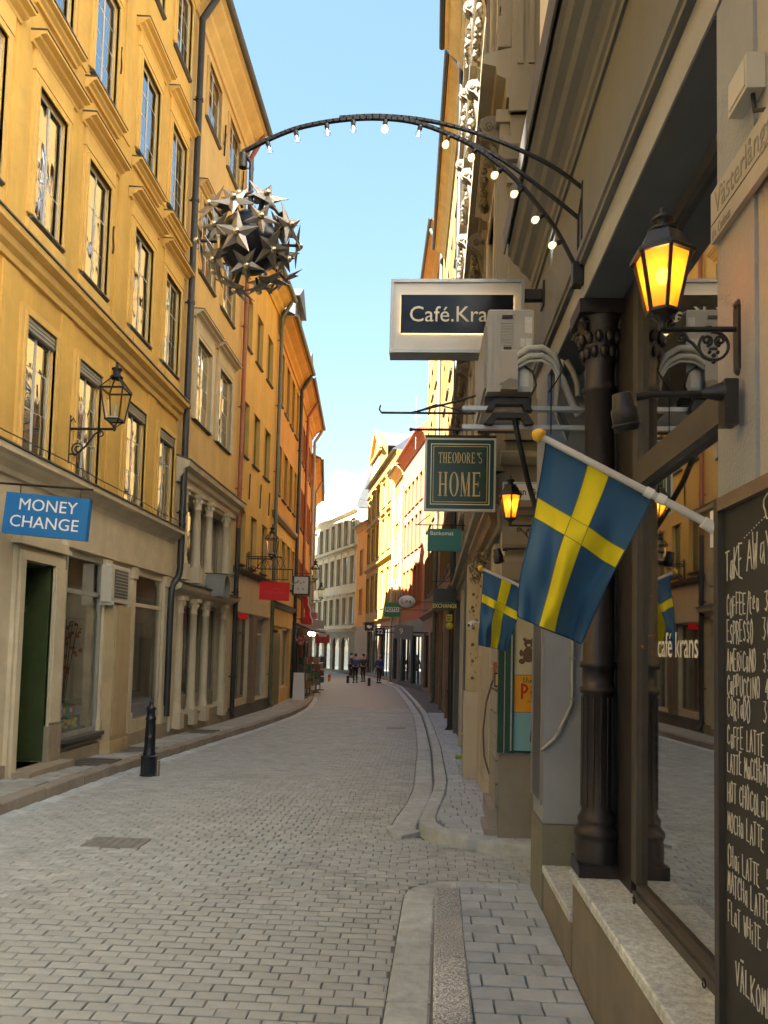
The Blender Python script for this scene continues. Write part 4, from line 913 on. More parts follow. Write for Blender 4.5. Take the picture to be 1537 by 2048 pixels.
CB = root('cafe_building', (.8, 5.65, 0), 'grey brown cafe house with cast iron column and large shop window', 'house', 'houses lining the old town street', R(-90))
# local x = 5.65 - y (towards the viewer), local y = X - .8 (into the house)
def cx(y): return 5.65-y
def cb(y0, y1, X0, X1, z0, z1): return (cx(max(y0,y1)), cx(min(y0,y1)), X0-.8, X1-.8, z0, z1)
def cbox(m, *a, mi=0): return m.box(*cb(*a), mi)
m = MB(); cbox(m, 5.65, -8, .80, 8, 4.1, 15.6); cbox(m, 5.65, 5.62, 1.3, 8, -.4, 4.1); cbox(m, 5.65, -8, 7.6, 8, -.4, 4.1); m.build('wall', mat('upper_plaster', (.80,.78,.73), .85, var=.1, vs_=1.2, bump=.2, streak=.1), CB)  # unseen upper wall, coloured white to bounce sun into the street
for i in range(6):
    yy = 4.2-2.0*i
    for z0 in (6.0, 9.2, 12.2):
        q = MB(); cbox(q, yy, yy-.95, .74, .799, z0-.1, z0+1.9); w_ = q.build('window', M_frame, CB); q = MB(); cbox(q, yy-.08, yy-.87, .735, .739, z0, z0+1.8); q.build('pane', M_glass, w_)
q = MB(); cbox(q, 5.65, -8, .3, 8, 15.6, 15.8); q.build('roof', M_roof, CB)
# fascia, mouldings, coved cornice
def cmould(ya, yb, prof, mt, name): m = MB(); m.prism([(x-.8, z) for x, z in prof], 'x', cx(ya), cx(yb)); return m.build(name, mt, CB)
Y1, Y0 = 5.62, -6
cmould(Y1, Y0, [(.82,3.665),(.80,3.665),(.80,3.77),(.79,3.772),(.79,4.33),(.82,4.33)], M_cafe, 'fascia')
cmould(Y1, Y0, [(.80,3.665),(.772,3.665),(.772,3.69),(.76,3.70),(.76,3.735),(.775,3.75),(.775,3.77),(.80,3.77)], M_cafe, 'moulding')
cmould(Y1+.02, Y0, [(.82,4.332),(.775,4.332),(.77,4.36),(.755,4.375),(.75,4.42),(.72,4.46),(.68,4.49),(.66,4.53),(.62,4.56),(.60,4.60),(.58,4.62),(.58,4.72),(.82,4.74)], M_cafe, 'cornice')
cmould(Y1+.04, Y0, [(.82,4.742),(.578,4.722),(.565,4.722),(.55,4.64),(.56,4.635),(.545,4.80),(.82,4.86)], M_lead, 'cornice_flashing')
cmould(Y1-.02, Y0, [(.80,3.50),(1.02,3.50),(1.02,3.66),(.80,3.66)], [M_beam][0], 'beam')
m = MB(); cbox(m, 5.55, 2.16, .805, 1.02, 3.494, 3.4995); m.build('beam_soffit', M_soffit, CB)
# far pier with plinth, near pier
m = MB(); cbox(m, 5.50, 5.06, .795, 1.10, .56, 3.495); m.build('pier', M_pier, CB)
m = MB(); cbox(m, 5.53, 5.04, .787, 1.12, -.3, .555); m.build('pier_plinth', mat('olive_plinth', (.21,.21,.165), .8, var=.2, vs_=3, bump=.3, bs=60, dirt=.3, dcol=(.22,.20,.15)), CB)
m = MB(); cbox(m, 2.14, 1.90, .805, 1.06, .56, 3.494); m.build('pier', M_pier, CB)
m = MB(); cbox(m, 1.90, -6, .815, 1.1, .56, 3.49); m.build('wall_panel', M_stucco, CB)
# base under the shop window, granite sill slabs
m = MB(); cbox(m, 4.10, -6, .80, 1.14, -.3, .488); m.build('base_wall', M_plinth, CB)
for ya, yb in ((4.12, 3.615), (3.605, 3.115), (3.105, 2.2), (2.19, 1.2), (1.19, -6)):
    m = MB(); m.bbox(*cb(ya, yb, .785, 1.06, .49, .535), .006); o = m.build('sill_slab', M_sillst, CB); set_tone(o, [random.random()]*10)
# door recess: threshold, door, side
m = MB(); cbox(m, 5.04, 4.125, .80, 1.25, -.3, .26); m.build('base_wall', M_plinth, CB)
m = MB(); m.bbox(*cb(5.04, 4.13, .79, 1.25, .262, .305), .006); o = m.build('threshold', M_sillst, CB); set_tone(o, [.3]*10)
m = MB(); cbox(m, 5.04, 4.0, 1.22, 1.27, .306, 3.49)
for z0, z1 in ((.4, 1.1), (1.2, 2.35), (2.5, 3.3)): cbox(m, 4.95, 4.15, 1.195, 1.22, z0, z1)
dr = m.build('door', M_darkwood, CB)
m = MB(); cbox(m, 4.25, 4.2, 1.17, 1.195, 1.0, 1.3); m.build('door_handle', M_iron, dr)
m = MB(); cbox(m, 4.02, 3.74, 1.0, 1.055, .536, 3.49); cbox(m, 4.14, 4.03, 1.05, 1.30, .306, 3.49); cbox(m, 4.11, 4.07, 1.0, 1.05, .306, 3.49)
m.build('jamb_post', M_darkwood, CB)
# cast iron column
c0 = (cx(4.07), .915-.8, 0); rr = .080
m = MB(); m.box(c0[0]-.112, c0[0]+.112, c0[1]-.112, c0[1]+.112, .536, .60)
pr = [(.112,.60),(.112,.70),(.108,.71),(.118,.735),(.118,.75),(.106,.765),(.094,.78),(.098,.80),(.098,.812),(.088,.83),(rr,.85),(rr,1.445),(.094,1.452),(.094,1.478),(rr,1.485),(rr,1.575),(.094,1.582),(.094,1.608),(.081,1.615),(.076,3.02),(.090,3.03),(.092,3.055),(.078,3.07),(.076,3.17),(.080,3.2),(.095,3.3),(.125,3.42)]
m.lathe(pr, 24, c0); m.box(c0[0]-.135, c0[0]+.135, c0[1]-.135, c0[1]+.135, 3.42, 3.4935)
colo = m.build('column', M_colm, CB)
m = MB()
for k in range(14):
    t = 2*pi*k/14; m.tube([(c0[0]+rr*1.0*cos(t), c0[1]+rr*1.0*sin(t), .87),(c0[0]+rr*1.0*cos(t), c0[1]+rr*1.0*sin(t), 1.43)], .0045, 6)
m.build('fluting', M_colm, colo)
m = MB()
for k in range(12):
    t = 2*pi*k/12; b0 = Vector(c0); m.ball(b0+Vector((.088*cos(t), .088*sin(t), 3.235)), .022, 6, 5, 0, (1,1,1.5)); m.ball(b0+Vector((.102*cos(t+.26), .102*sin(t+.26), 3.31)), .022, 6, 5, 0, (1,1,1.6))
for k in range(4):
    t = 2*pi*k/4+pi/4; u = Vector((cos(t), sin(t), 0)); b0 = Vector(c0)+u*.135+Vector((0,0,3.37))
    m.tube([b0+u*(.035*(1-i/14)*cos(i*.8))+Vector((0,0,.04*(1-i/14)*sin(i*.8))) for i in range(14)], .011, 6)
m.build('capital_leaves', M_colm, colo)
# shop window: frame, transom, two panes, room behind
m = MB(); XA, XB = 1.0, 1.06
cbox(m, 3.74, 3.655, XA, XB+.01, .60, 3.49); cbox(m, 3.655, 2.15, XA, XB, .536, .60); cbox(m, 3.655, 2.15, .985, 1.0, .536, .575)
cbox(m, 3.655, 2.15, XA-.015, XB+.03, 2.44, 2.53); cbox(m, 3.655, 2.15, XA, XB, 2.531, 2.57); cbox(m, 3.655, 2.15, XA, XB, 3.43, 3.494); cbox(m, 2.20, 2.15, XA, XB, .60, 2.44)
wf = m.build('shop_window', M_frame, CB)
M_cafeglass = glass_clear('cafe_glass', .50, tint=(.90,.92,.90), wob=.03, p=2.2)
for z0, z1 in ((.60, 2.44), (2.571, 3.43)):
    q = MB(); cbox(q, 3.655, 2.15, 1.026, 1.032, z0, z1); q.build('pane', M_cafeglass, wf)
M_room = mat('cafe_room_wall', (.30,.26,.20), .9, var=.25, vs_=1.2)
q = MB(); q.add([(cx(y_), X-.8, z) for y_ in (4.01, .2) for X in (1.062, 5.0) for z in (.50, 3.48)], [(0,1,3,2),(4,6,7,5),(0,4,5,1),(2,3,7,6),(0,2,6,4),(1,5,7,3)][0:1]+[(4,6,7,5),(2,3,7,6),(0,2,6,4),(1,5,7,3)]); q.build('cafe_room', M_room, CB)
q = MB(); cbox(q, 3.65, .3, 1.10, 1.42, .502, .60); q.build('window_shelf', M_frame, CB)
for yy in (3.62,): pass
# ornaments in the window
rt = root('dried_wreath', (1.13, 3.70, 1.80), 'round orange dried flower wreath hanging inside the cafe window', 'wreath'); m = MB()
rt.location = (1.09, 3.58, 1.79); random.seed(11)
for i in range(420):
    t = random.uniform(0, 2*pi); rr_ = .115+random.gauss(0, .028); p = Vector((random.gauss(0,.02), rr_*cos(t)*.9, rr_*sin(t)*1.1)); a_ = random.uniform(.014, .03)
    d1 = Vector((random.uniform(-1,1), random.uniform(-1,1), random.uniform(-1,1))).normalized()*a_; d2 = Vector((random.uniform(-1,1), random.uniform(-1,1), random.uniform(-1,1))).normalized()*a_
    m.add([p-d1, p+d2, p+d1], [(0,1,2)], i % 3)
m.build('flower_ring', [mat('wreath_a', (.55,.16,.03), .8), mat('wreath_b', (.42,.11,.03), .8), mat('wreath_c', (.62,.25,.08), .8)], rt)
m = MB(); m.tube([(0,0,.12),(0,.0,.70)], .003, 4); m.build('hanging_wire', M_iron, rt)
rt = root('candlestick', (1.24, 3.05, .60), 'white candle in a glass candlestick on the cafe window shelf', 'candle'); m = MB()
m.lathe([(.045,0),(.045,.012),(.012,.03),(.012,.10),(.035,.115),(.035,.125),(.012,.13)], 14); m.build('holder', M_fwhite, rt); m = MB(); m.lathe([(.011,.125),(.011,.34),(.003,.345)], 10); m.build('candle', mat('candle_wax', (.75,.72,.62), .5), rt); m = MB(); m.tube([(0,0,.345),(0,0,.365)], .0015, 4); m.build('wick', M_iron, rt)
# black list in a gilt frame standing inside the window
rt = root('framed_list', (1.08, 3.65, .62), 'narrow black list with white lines in a gilt frame inside the cafe window', 'notice', None, R(-90)); m = MB()
m.box(0, .22, 0, .02, .12, .72); m.build('board', M_dark, rt); m = MB(); m.box(.22, .25, -.005, .025, .0, .78); m.box(-.02, -.0, -.005, .025, 0, .78); m.box(-.02, .25, -.005, .025, .72, .75); m.build('gilt_frame', mat('gilt', (.42,.27,.08), .4, .6), rt)
m = MB(); random.seed(5)
for i in range(11):
    z = .68-.042*i-(.02 if i > 2 else 0); xa = .02
    while xa < .17: wl = random.uniform(.02, .05); m.box(xa, min(xa+wl, .2), -.002, -.0005, z-.018, z); xa += wl+.008
m.build('print', mat('white_print', (.6,.6,.56), .7), rt)
# hooks under the window
for yy in (3.58, 2.72):
    rt = root('sill_hook', (.97, yy, .536), 'small iron ring hook on the cafe sill, %s' % ('near the column' if yy > 3 else 'nearer the menu board'), 'hook'); m = MB(); m.tube([(.0,.015*cos(t),.018+.015*sin(t)) for t in [i*.5 for i in range(13)]], .003, 6); m.build('ring', M_iron, rt)
# ------------------------------------------------------------------ lettering
def text(body, size, mt, M, par, bold=0., xs=1.0, name='lettering', align='CENTER', ext=.0015):
    cu = bpy.data.curves.new(name, 'FONT'); cu.body = body; cu.size = size; cu.align_x = align; cu.align_y = 'CENTER'; cu.offset = bold; cu.extrude = ext; cu.resolution_u = 3
    tmp = bpy.data.objects.new('t', cu); col.objects.link(tmp); dg = bpy.context.evaluated_depsgraph_get(); dg.update()
    me = bpy.data.meshes.new_from_object(tmp.evaluated_get(dg)); bpy.data.objects.remove(tmp)
    me.transform(M @ Matrix.Diagonal((xs, 1, 1, 1))); me.materials.clear(); me.materials.append(mt)
    return link(name, me, par)
FACE = Matrix.Rotation(pi/2, 4, 'X')        # lettering on a sign that faces the viewer (-Y)
def at(x, y, z): return Matrix.Translation((x, y, z)) @ FACE
def back(M): return M @ Matrix.Rotation(pi, 4, 'Y')
M_white = mat('white_letter', (.80,.80,.78), .5, var=0)
text('café krans', .150, M_white, Matrix.Translation((cx(3.42), 1.0245-.8, 1.69)) @ FACE, CB, 0, .82, align='LEFT', ext=.0004)
M_gold = mat('gold_letter', (.55,.44,.20), .45, var=.1, vs_=20)
M_steel = mat('galvanised', (.38,.40,.40), .45, .6, var=.2, vs_=20)
M_plast = mat('ac_plastic', (.42,.41,.38), .55, var=.08, vs_=4)
# stroke letters: polylines on a 1 x 1 cell
G = {'A':[[(0,0),(.5,1),(1,0)],[(.2,.4),(.8,.4)]],'C':[[(.95,.85),(.6,1),(.2,.85),(.05,.5),(.2,.12),(.6,0),(.95,.15)]],'D':[[(0,0),(0,1),(.6,.9),(.95,.5),(.6,.08),(0,0)]],
'E':[[(.9,1),(.05,1),(.05,0),(.9,0)],[(.05,.5),(.7,.52)]],'F':[[(.9,1),(.05,1),(.05,0)],[(.05,.52),(.7,.54)]],'H':[[(0,0),(0,1)],[(.95,0),(.95,1)],[(0,.5),(.95,.52)]],'I':[[(.5,0),(.5,1)]],
'K':[[(0,0),(0,1)],[(.9,1),(.02,.45),(.95,0)]],'L':[[(.05,1),(.05,0),(.9,0)]],'M':[[(0,0),(.1,1),(.5,.35),(.9,1),(1,0)]],'N':[[(0,0),(.02,1),(.95,0),(.95,1)]],
'O':[[(.5,1),(.1,.8),(.03,.4),(.3,0),(.75,.05),(.97,.5),(.8,.9),(.5,1)]],'P':[[(.05,0),(.05,1),(.7,.98),(.9,.75),(.65,.5),(.05,.46)]],'R':[[(.05,0),(.05,1),(.7,.97),(.85,.74),(.6,.5),(.05,.48)],[(.4,.48),(.95,0)]],
'S':[[(.9,.86),(.5,1),(.12,.8),(.3,.56),(.75,.42),(.88,.18),(.5,0),(.06,.14)]],'T':[[(0,.98),(1,1)],[(.5,1),(.48,0)]],'U':[[(.05,1),(.08,.2),(.45,0),(.88,.2),(.92,1)]],'V':[[(0,1),(.5,0),(1,1)]],'W':[[(0,1),(.25,0),(.5,.7),(.75,0),(1,1)]],
'Y':[[(0,1),(.5,.5),(1,1)],[(.5,.5),(.45,0)]],'/':[[(.9,1.15),(.2,-.3)]],'!':[[(.5,1),(.5,.3)],[(.5,.08),(.5,0)]],'0':[[(.5,1),(.1,.7),(.1,.3),(.5,0),(.9,.3),(.9,.7),(.5,1)]],'3':[[(.1,.95),(.85,.95),(.45,.58),(.9,.3),(.5,0),(.1,.1)]],
'4':[[(.7,0),(.7,1),(.05,.32),(.95,.32)]],'5':[[(.9,1),(.15,1),(.1,.55),(.75,.6),(.9,.25),(.45,0),(.05,.1)]],'t':[[(.4,1),(.4,.1),(.8,0)],[(.05,.7),(.85,.72)]],'e':[[(.1,.3),(.85,.38),(.6,.65),(.2,.5),(.15,.1),(.8,.05)]],'a':[[(.8,.6),(.3,.6),(.1,.2),(.4,.0),(.78,.4),(.8,.62),(.9,0)]],
'i':[[(.5,.62),(.5,0)],[(.5,.85),(.5,.9)]],'l':[[(.5,1.1),(.4,.2),(.7,0)]],'B':[[(.05,0),(.05,1),(.6,.97),(.75,.75),(.5,.53),(.05,.5)],[(.5,.53),(.9,.3),(.6,.03),(.05,0)]]}
G['h'] = [[(.1,1.1),(.1,0)],[(.1,.4),(.5,.62),(.75,.4),(.8,0)]]; G['n'] = [[(.1,.65),(.1,0)],[(.1,.4),(.5,.65),(.8,.4),(.85,0)]]
G['Ä'] = G['A']+[[(.2,1.2),(.2,1.26)],[(.75,1.2),(.75,1.26)]]
def chalk(body, x0, z0, h, adv, w, mt, par, th=.0035, slope=0, jit=.08, y=-.002, thk=.0012):
    m = MB(); x = x0
    for ch in body:
        if ch == ' ': x += adv*.75; continue
        hh = h*random.uniform(.88, 1.1); dz = random.gauss(0, h*.05); ww = w*random.uniform(.85, 1.1)*(.5 if ch in 'I!i' else 1)
        for st in G[ch]:
            P = [(x+u*ww+random.gauss(0, w*jit*.4), z0+dz+v*hh+slope*(x-x0)+random.gauss(0, h*jit*.3)) for u, v in st]
            for (a, b), (c, d) in zip(P[:-1], P[1:]):
                L_ = math.hypot(c-a, d-b) or 1e-4; nx, nz = -(d-b)/L_*th/2, (c-a)/L_*th/2; ex, ez = (c-a)/L_*th*.3, (d-b)/L_*th*.3
                a, b, c, d = a-ex, b-ez, c+ex, d+ez
                m.add([(a+nx,y,b+nz),(a-nx,y,b-nz),(c-nx,y,d-nz),(c+nx,y,d+nz),(a+nx,y+thk,b+nz),(a-nx,y+thk,b-nz),(c-nx,y+thk,d-nz),(c+nx,y+thk,d+nz)], [(0,1,2,3),(0,4,5,1),(1,5,6,2),(2,6,7,3),(3,7,4,0)])
        x += adv*(.7 if ch in 'I!i/' else 1)*random.uniform(.92, 1.08)
    return m.build('lettering', mt, par)

# ------------------------------------------------------------------ menu board on the cafe wall
mb = root('menu_board', (.812, 2.12, .6), 'large black chalk menu board in a wooden frame on the cafe wall', 'menu board', None, R(-90))
m = MB(); m.box(.03, .93, -.012, .0, -.35, 1.44); m.build('slate', mat('chalkboard', (.033,.033,.033), .65, var=.35, vs_=2.0, streak=.25), mb)
m = MB(); m.box(0, .03, -.028, 0, -.35, 1.475); m.box(.931, .96, -.028, 0, -.35, 1.475); m.build('frame', mat('board_frame_dark', (.045,.04,.036), .5, var=.2), mb)
m = MB(); m.box(.0301, .9309, -.03, 0, 1.44, 1.475); m.build('top_rail', mat('board_frame_brown', (.20,.15,.11), .5, var=.2, vs_=5), mb)
M_chalk = mat('chalk', (.62,.62,.58), .95, var=.25, vs_=60)
random.seed(21)
yb = -.0135
chalk('TaKE', .045, 1.252, .085, .027, .022, M_chalk, mb, .0037, y=yb); chalk('AWaY', .178, 1.262, .085, .036, .028, M_chalk, mb, .0037, y=yb)
for txt, z, pr in (('COFFEE/tea', 1.157, '35'), ('ESPRESSO', 1.088, '30/34'), ('AMERiCaNO', 1.017, '35'), ('CaPPUCCINO', .952, '44'), ('CORTaDO', .895, '35'), ('CaFFE LATTE', .822, '45'), ('LATTE MaCCHiATO', .755, '45'), ('HOT CHOCOLaTE', .680, '45'), ('MOCHa LATTE', .605, '50'), ('CHai LATTE', .514, '50'), ('MATCHa LATTE', .449, '50'), ('FLaT WHiTE', .374, '44')):
    n = len(txt); adv = min(.0205, .27/n); xx = .052
    chalk(txt, xx, z, .052, adv, adv*.74, M_chalk, mb, .0029, y=yb); chalk(pr, max(.265 if n < 12 else .36, xx+adv*n+.02), z+.004, .05, .024, .018, M_chalk, mb, .0029, y=yb)
chalk('VÄLKOMMEN!', .10, .232, .062, .030, .022, M_chalk, mb, .0042, y=yb)
m = MB()
for i in range(9): m.box(.165+.014*i, .169+.014*i, yb-.0005, yb+.0005, 1.348+.004*i, 1.351+.004*i)
m.tube([(.30+.022*cos(t)*(1+.3*sin(3*t)), yb, 1.405+.03*sin(t)) for t in [i*.5 for i in range(14)]], .0018, 4); m.build('chalk_drawing', M_chalk, mb)
# street name sign above it and junction box
ss = root('street_sign', (.803, 2.14, 2.78), 'long weathered stone street name sign reading Västerlånggatan', 'street sign', None, R(-90))
m = MB(); m.bbox(0, 1.05, -.016, 0, .025, .175, .003); m.build('plate', mat('sign_stone', (.42,.40,.36), .6, var=.12, vs_=3, dirt=.2), ss)
m = MB(); m.box(0, 1.05, -.0175, -.0161, .0755, .078); m.build('rule', M_lead, ss)
M_fade = mat('faded_letter', (.27,.26,.245), .8, var=.3, vs_=30)
text('Västerlånggatan', .095, M_fade, Matrix.Translation((.03, -.017, .122)) @ FACE, ss, .0, .80, align='LEFT', ext=.0006)
text('Kv. Cadmus', .042, M_fade, Matrix.Translation((.012, -.017, .043)) @ FACE, ss, .0, .62, align='LEFT', ext=.0006)
jb = root('junction_box', (.813, 1.965, 3.05), 'small white electrical box above the stone street sign', 'junction box', None, R(-90))
m = MB(); m.bbox(0, .115, -.045, 0, 0, .095, .005); m.box(.01, .105, -.048, -.0452, .012, .083); m.build('case', mat('white_case', (.52,.51,.46), .5, var=.1, vs_=8), jb); m = MB(); m.tube([(.09,-.02,0),(.10,-.02,-.05),(.16,-.012,-.09),(.17,-.01,-.2)], .006, 6); m.build('cable', M_iron, jb)

# ------------------------------------------------------------------ wall lanterns with amber glass
def amber():
    m = bpy.data.materials.new('amber_glass'); m.use_nodes = True; t = m.node_tree; n = t.nodes; L = t.links; n.clear()
    o = n.new('ShaderNodeOutputMaterial'); mx = n.new('ShaderNodeMixShader'); a = n.new('ShaderNodeBsdfTranslucent'); b = n.new('ShaderNodeBsdfTransparent'); a.inputs[0].default_value = (.95,.38,.04,1); b.inputs[0].default_value = (.98,.52,.10,1); mx.inputs[0].default_value = .62
    g = n.new('ShaderNodeBsdfGlossy'); g.inputs['Roughness'].default_value = .1; m2 = n.new('ShaderNodeMixShader'); m2.inputs[0].default_value = .06
    L.new(a.outputs[0], mx.inputs[1]); L.new(b.outputs[0], mx.inputs[2]); mx.inputs[0].default_value = .35; L.new(mx.outputs[0], m2.inputs[1]); L.new(g.outputs[0], m2.inputs[2]); L.new(m2.outputs[0], o.inputs[0]); return m
M_amber = amber()
M_bulb = emit('lit_bulb', (1.0,.58,.14), 4.0)
M_blk = mat('lantern_black', (.022,.022,.025), .42, .3, var=.25, vs_=12, bump=.08, bs=80)
def hexa(r0, z0, r1, z1, M=None): return [(r0, z0), (r1, z1)]
def cafe_lantern(loc, lab, armx):
    """six sided lantern; armx: distance from the wall plate to the lantern axis (towards +X)"""
    L_ = root('wall_lantern', loc, lab, 'lamp', 'lit lanterns on the cafe front'); n = 6
    m = MB(); m.lathe([(.074,.150),(.084,.145),(.084,.154),(.068,.168),(.050,.205),(.040,.213),(.036,.217)], n, smooth=False); m.lathe([(.036,.216),(.040,.222),(.020,.228),(.016,.240),(.026,.246),(.030,.252),(.020,.260),(.008,.264),(.004,.272),(.0075,.279),(.001,.286)], 14); m.build('cap', M_blk, L_)
    m = MB()
    for k in range(6):
        t = 2*pi*k/6+pi/6; m.tube([(.040*cos(t),.040*sin(t),.0),(.072*cos(t),.072*sin(t),.150)], .0062, 4)
    m.lathe([(.026,-.012),(.043,-.004),(.043,.004),(.030,.006)], n, smooth=False); m.lathe([(.006,-.05),(.013,-.046),(.010,-.036),(.012,-.025),(.026,-.012)], 12); m.build('cage', M_blk, L_)
    for k in range(6):
        a, b = 2*pi*k/6+pi/6, 2*pi*(k+1)/6+pi/6; q = MB(); q.add([(.038*cos(a),.038*sin(a),.004),(.038*cos(b),.038*sin(b),.004),(.069*cos(b),.069*sin(b),.147),(.069*cos(a),.069*sin(a),.147)], [(0,1,2,3)]); q.build('lantern_pane', M_amber, L_)
    m = MB(); m.tube([(0,0,.0),(0,0,.05)], .012, 8); s_ = m.build('bulb_holder', M_fwhite, L_); m = MB(); m.ball((0,0,.098), .017, 12, 10, 0, (1,1,1.35)); m.build('bulb', M_bulb, s_)
    m = MB(); m.tube([(0,0,-.045),(armx,0,-.045)], .007, 8); m.tube([(armx*.62,0,-.045),(armx*.62,0,-.039)], .011, 8)
    def spiral(c, r, a0, turns, sg, th=.0042):
        return [(c[0]+r*(1-i/26*.8)*cos(a0+sg*i/26*turns), 0, c[1]+r*(1-i/26*.8)*sin(a0+sg*i/26*turns)) for i in range(27)]
    k = armx/.18; cxr = armx*.70
    m.tube([(cxr+.036*k*cos(t), 0, -.052-.036*k+.036*k*sin(t)) for t in [pi*.55-i*2*pi*.9/24 for i in range(25)]], .0042, 6)
    m.tube(spiral((cxr-.016*k, -.052-.022*k), .014*k, -pi/2, 9, 1), .0038, 6); m.tube(spiral((cxr+.016*k, -.052-.022*k), .014*k, -pi/2, 9, -1), .0038, 6)
    m.tube([(cxr-.03*k,0,-.052-.055*k),(armx*.42,0,-.052-.030*k),(armx*.32,0,-.052-.016*k)], .0042, 6); m.tube(spiral((armx*.27, -.052-.018*k), .014*k, 0, 9, 1), .0038, 6)
    for u, v, w_ in ((0, -.060, .006), (-.010, -.052, .005), (.010, -.052, .005), (0, -.076, .006)): m.ball((cxr+u*k, 0, -.052+v*k), w_*k, 6, 5)
    m.build('scroll_arm', M_iron, L_)
    m = MB(); m.bbox(armx, armx+.018, -.016, .016, -.155, .02, .004); m.ball((armx+.01,0,.02), .016, 8, 6); m.ball((armx+.01,0,-.155), .014, 8, 6); m.build('wall_plate', M_blk, L_)
    li = bpy.data.lights.new('lantern_light', 'POINT'); li.energy = .55; li.color = (1.0,.60,.22); li.shadow_soft_size = .02; lo = bpy.data.objects.new('lantern_light', li); col.objects.link(lo); lo.parent = L_; lo.location = (0,0,.098)
    return L_
cafe_lantern((.610, 2.00, 2.548), 'large lit amber lantern on scroll bracket above the chalk menu board', .188)
cafe_lantern((.555, 5.02, 2.52), 'small lit amber lantern beside the green Theodore sign', .215)
def spotlight(loc, lab, armx):
    S_ = root('spotlight', loc, lab, 'spotlight', 'black spotlights on the cafe front')
    m = MB(); M = Matrix.Rotation(R(-12), 3, 'Y') @ Matrix.Rotation(R(12), 3, 'X')
    m.lathe([(.024,.0),(.032,.002),(.033,.055),(.031,.058),(.028,.062),(.024,.095),(.020,.098)], 18, (.0,0,-.06), M=M); m.build('lamp_head', M_blk, S_)
    m = MB(); m.lathe([(.0335,.012),(.0355,.013),(.0355,.020),(.0335,.021)], 18, (0,0,-.06), M=M); m.build('rim', M_iron, S_)
    m = MB(); m.tube([(.02,0,.03),(.05,0,.035)], .012, 8); m.tube([(.045,0,.036),(armx-.07,0,.040)], .0085, 10); m.tube([(armx-.075,0,.040),(armx-.02,0,.045)], [.0095,.026], 10); m.build('arm', M_blk, S_)
    m = MB(); m.bbox(armx-.024, armx+.012, -.022, .022, -.045, .075, .004); m.build('wall_plate', M_blk, S_); return S_
spotlight((.515, 1.98, 2.285), 'large black spotlight on a short arm under the big lantern', .262)
spotlight((.49, 5.02, 2.285), 'small far black spotlight in front of the pale alley wall', .285)

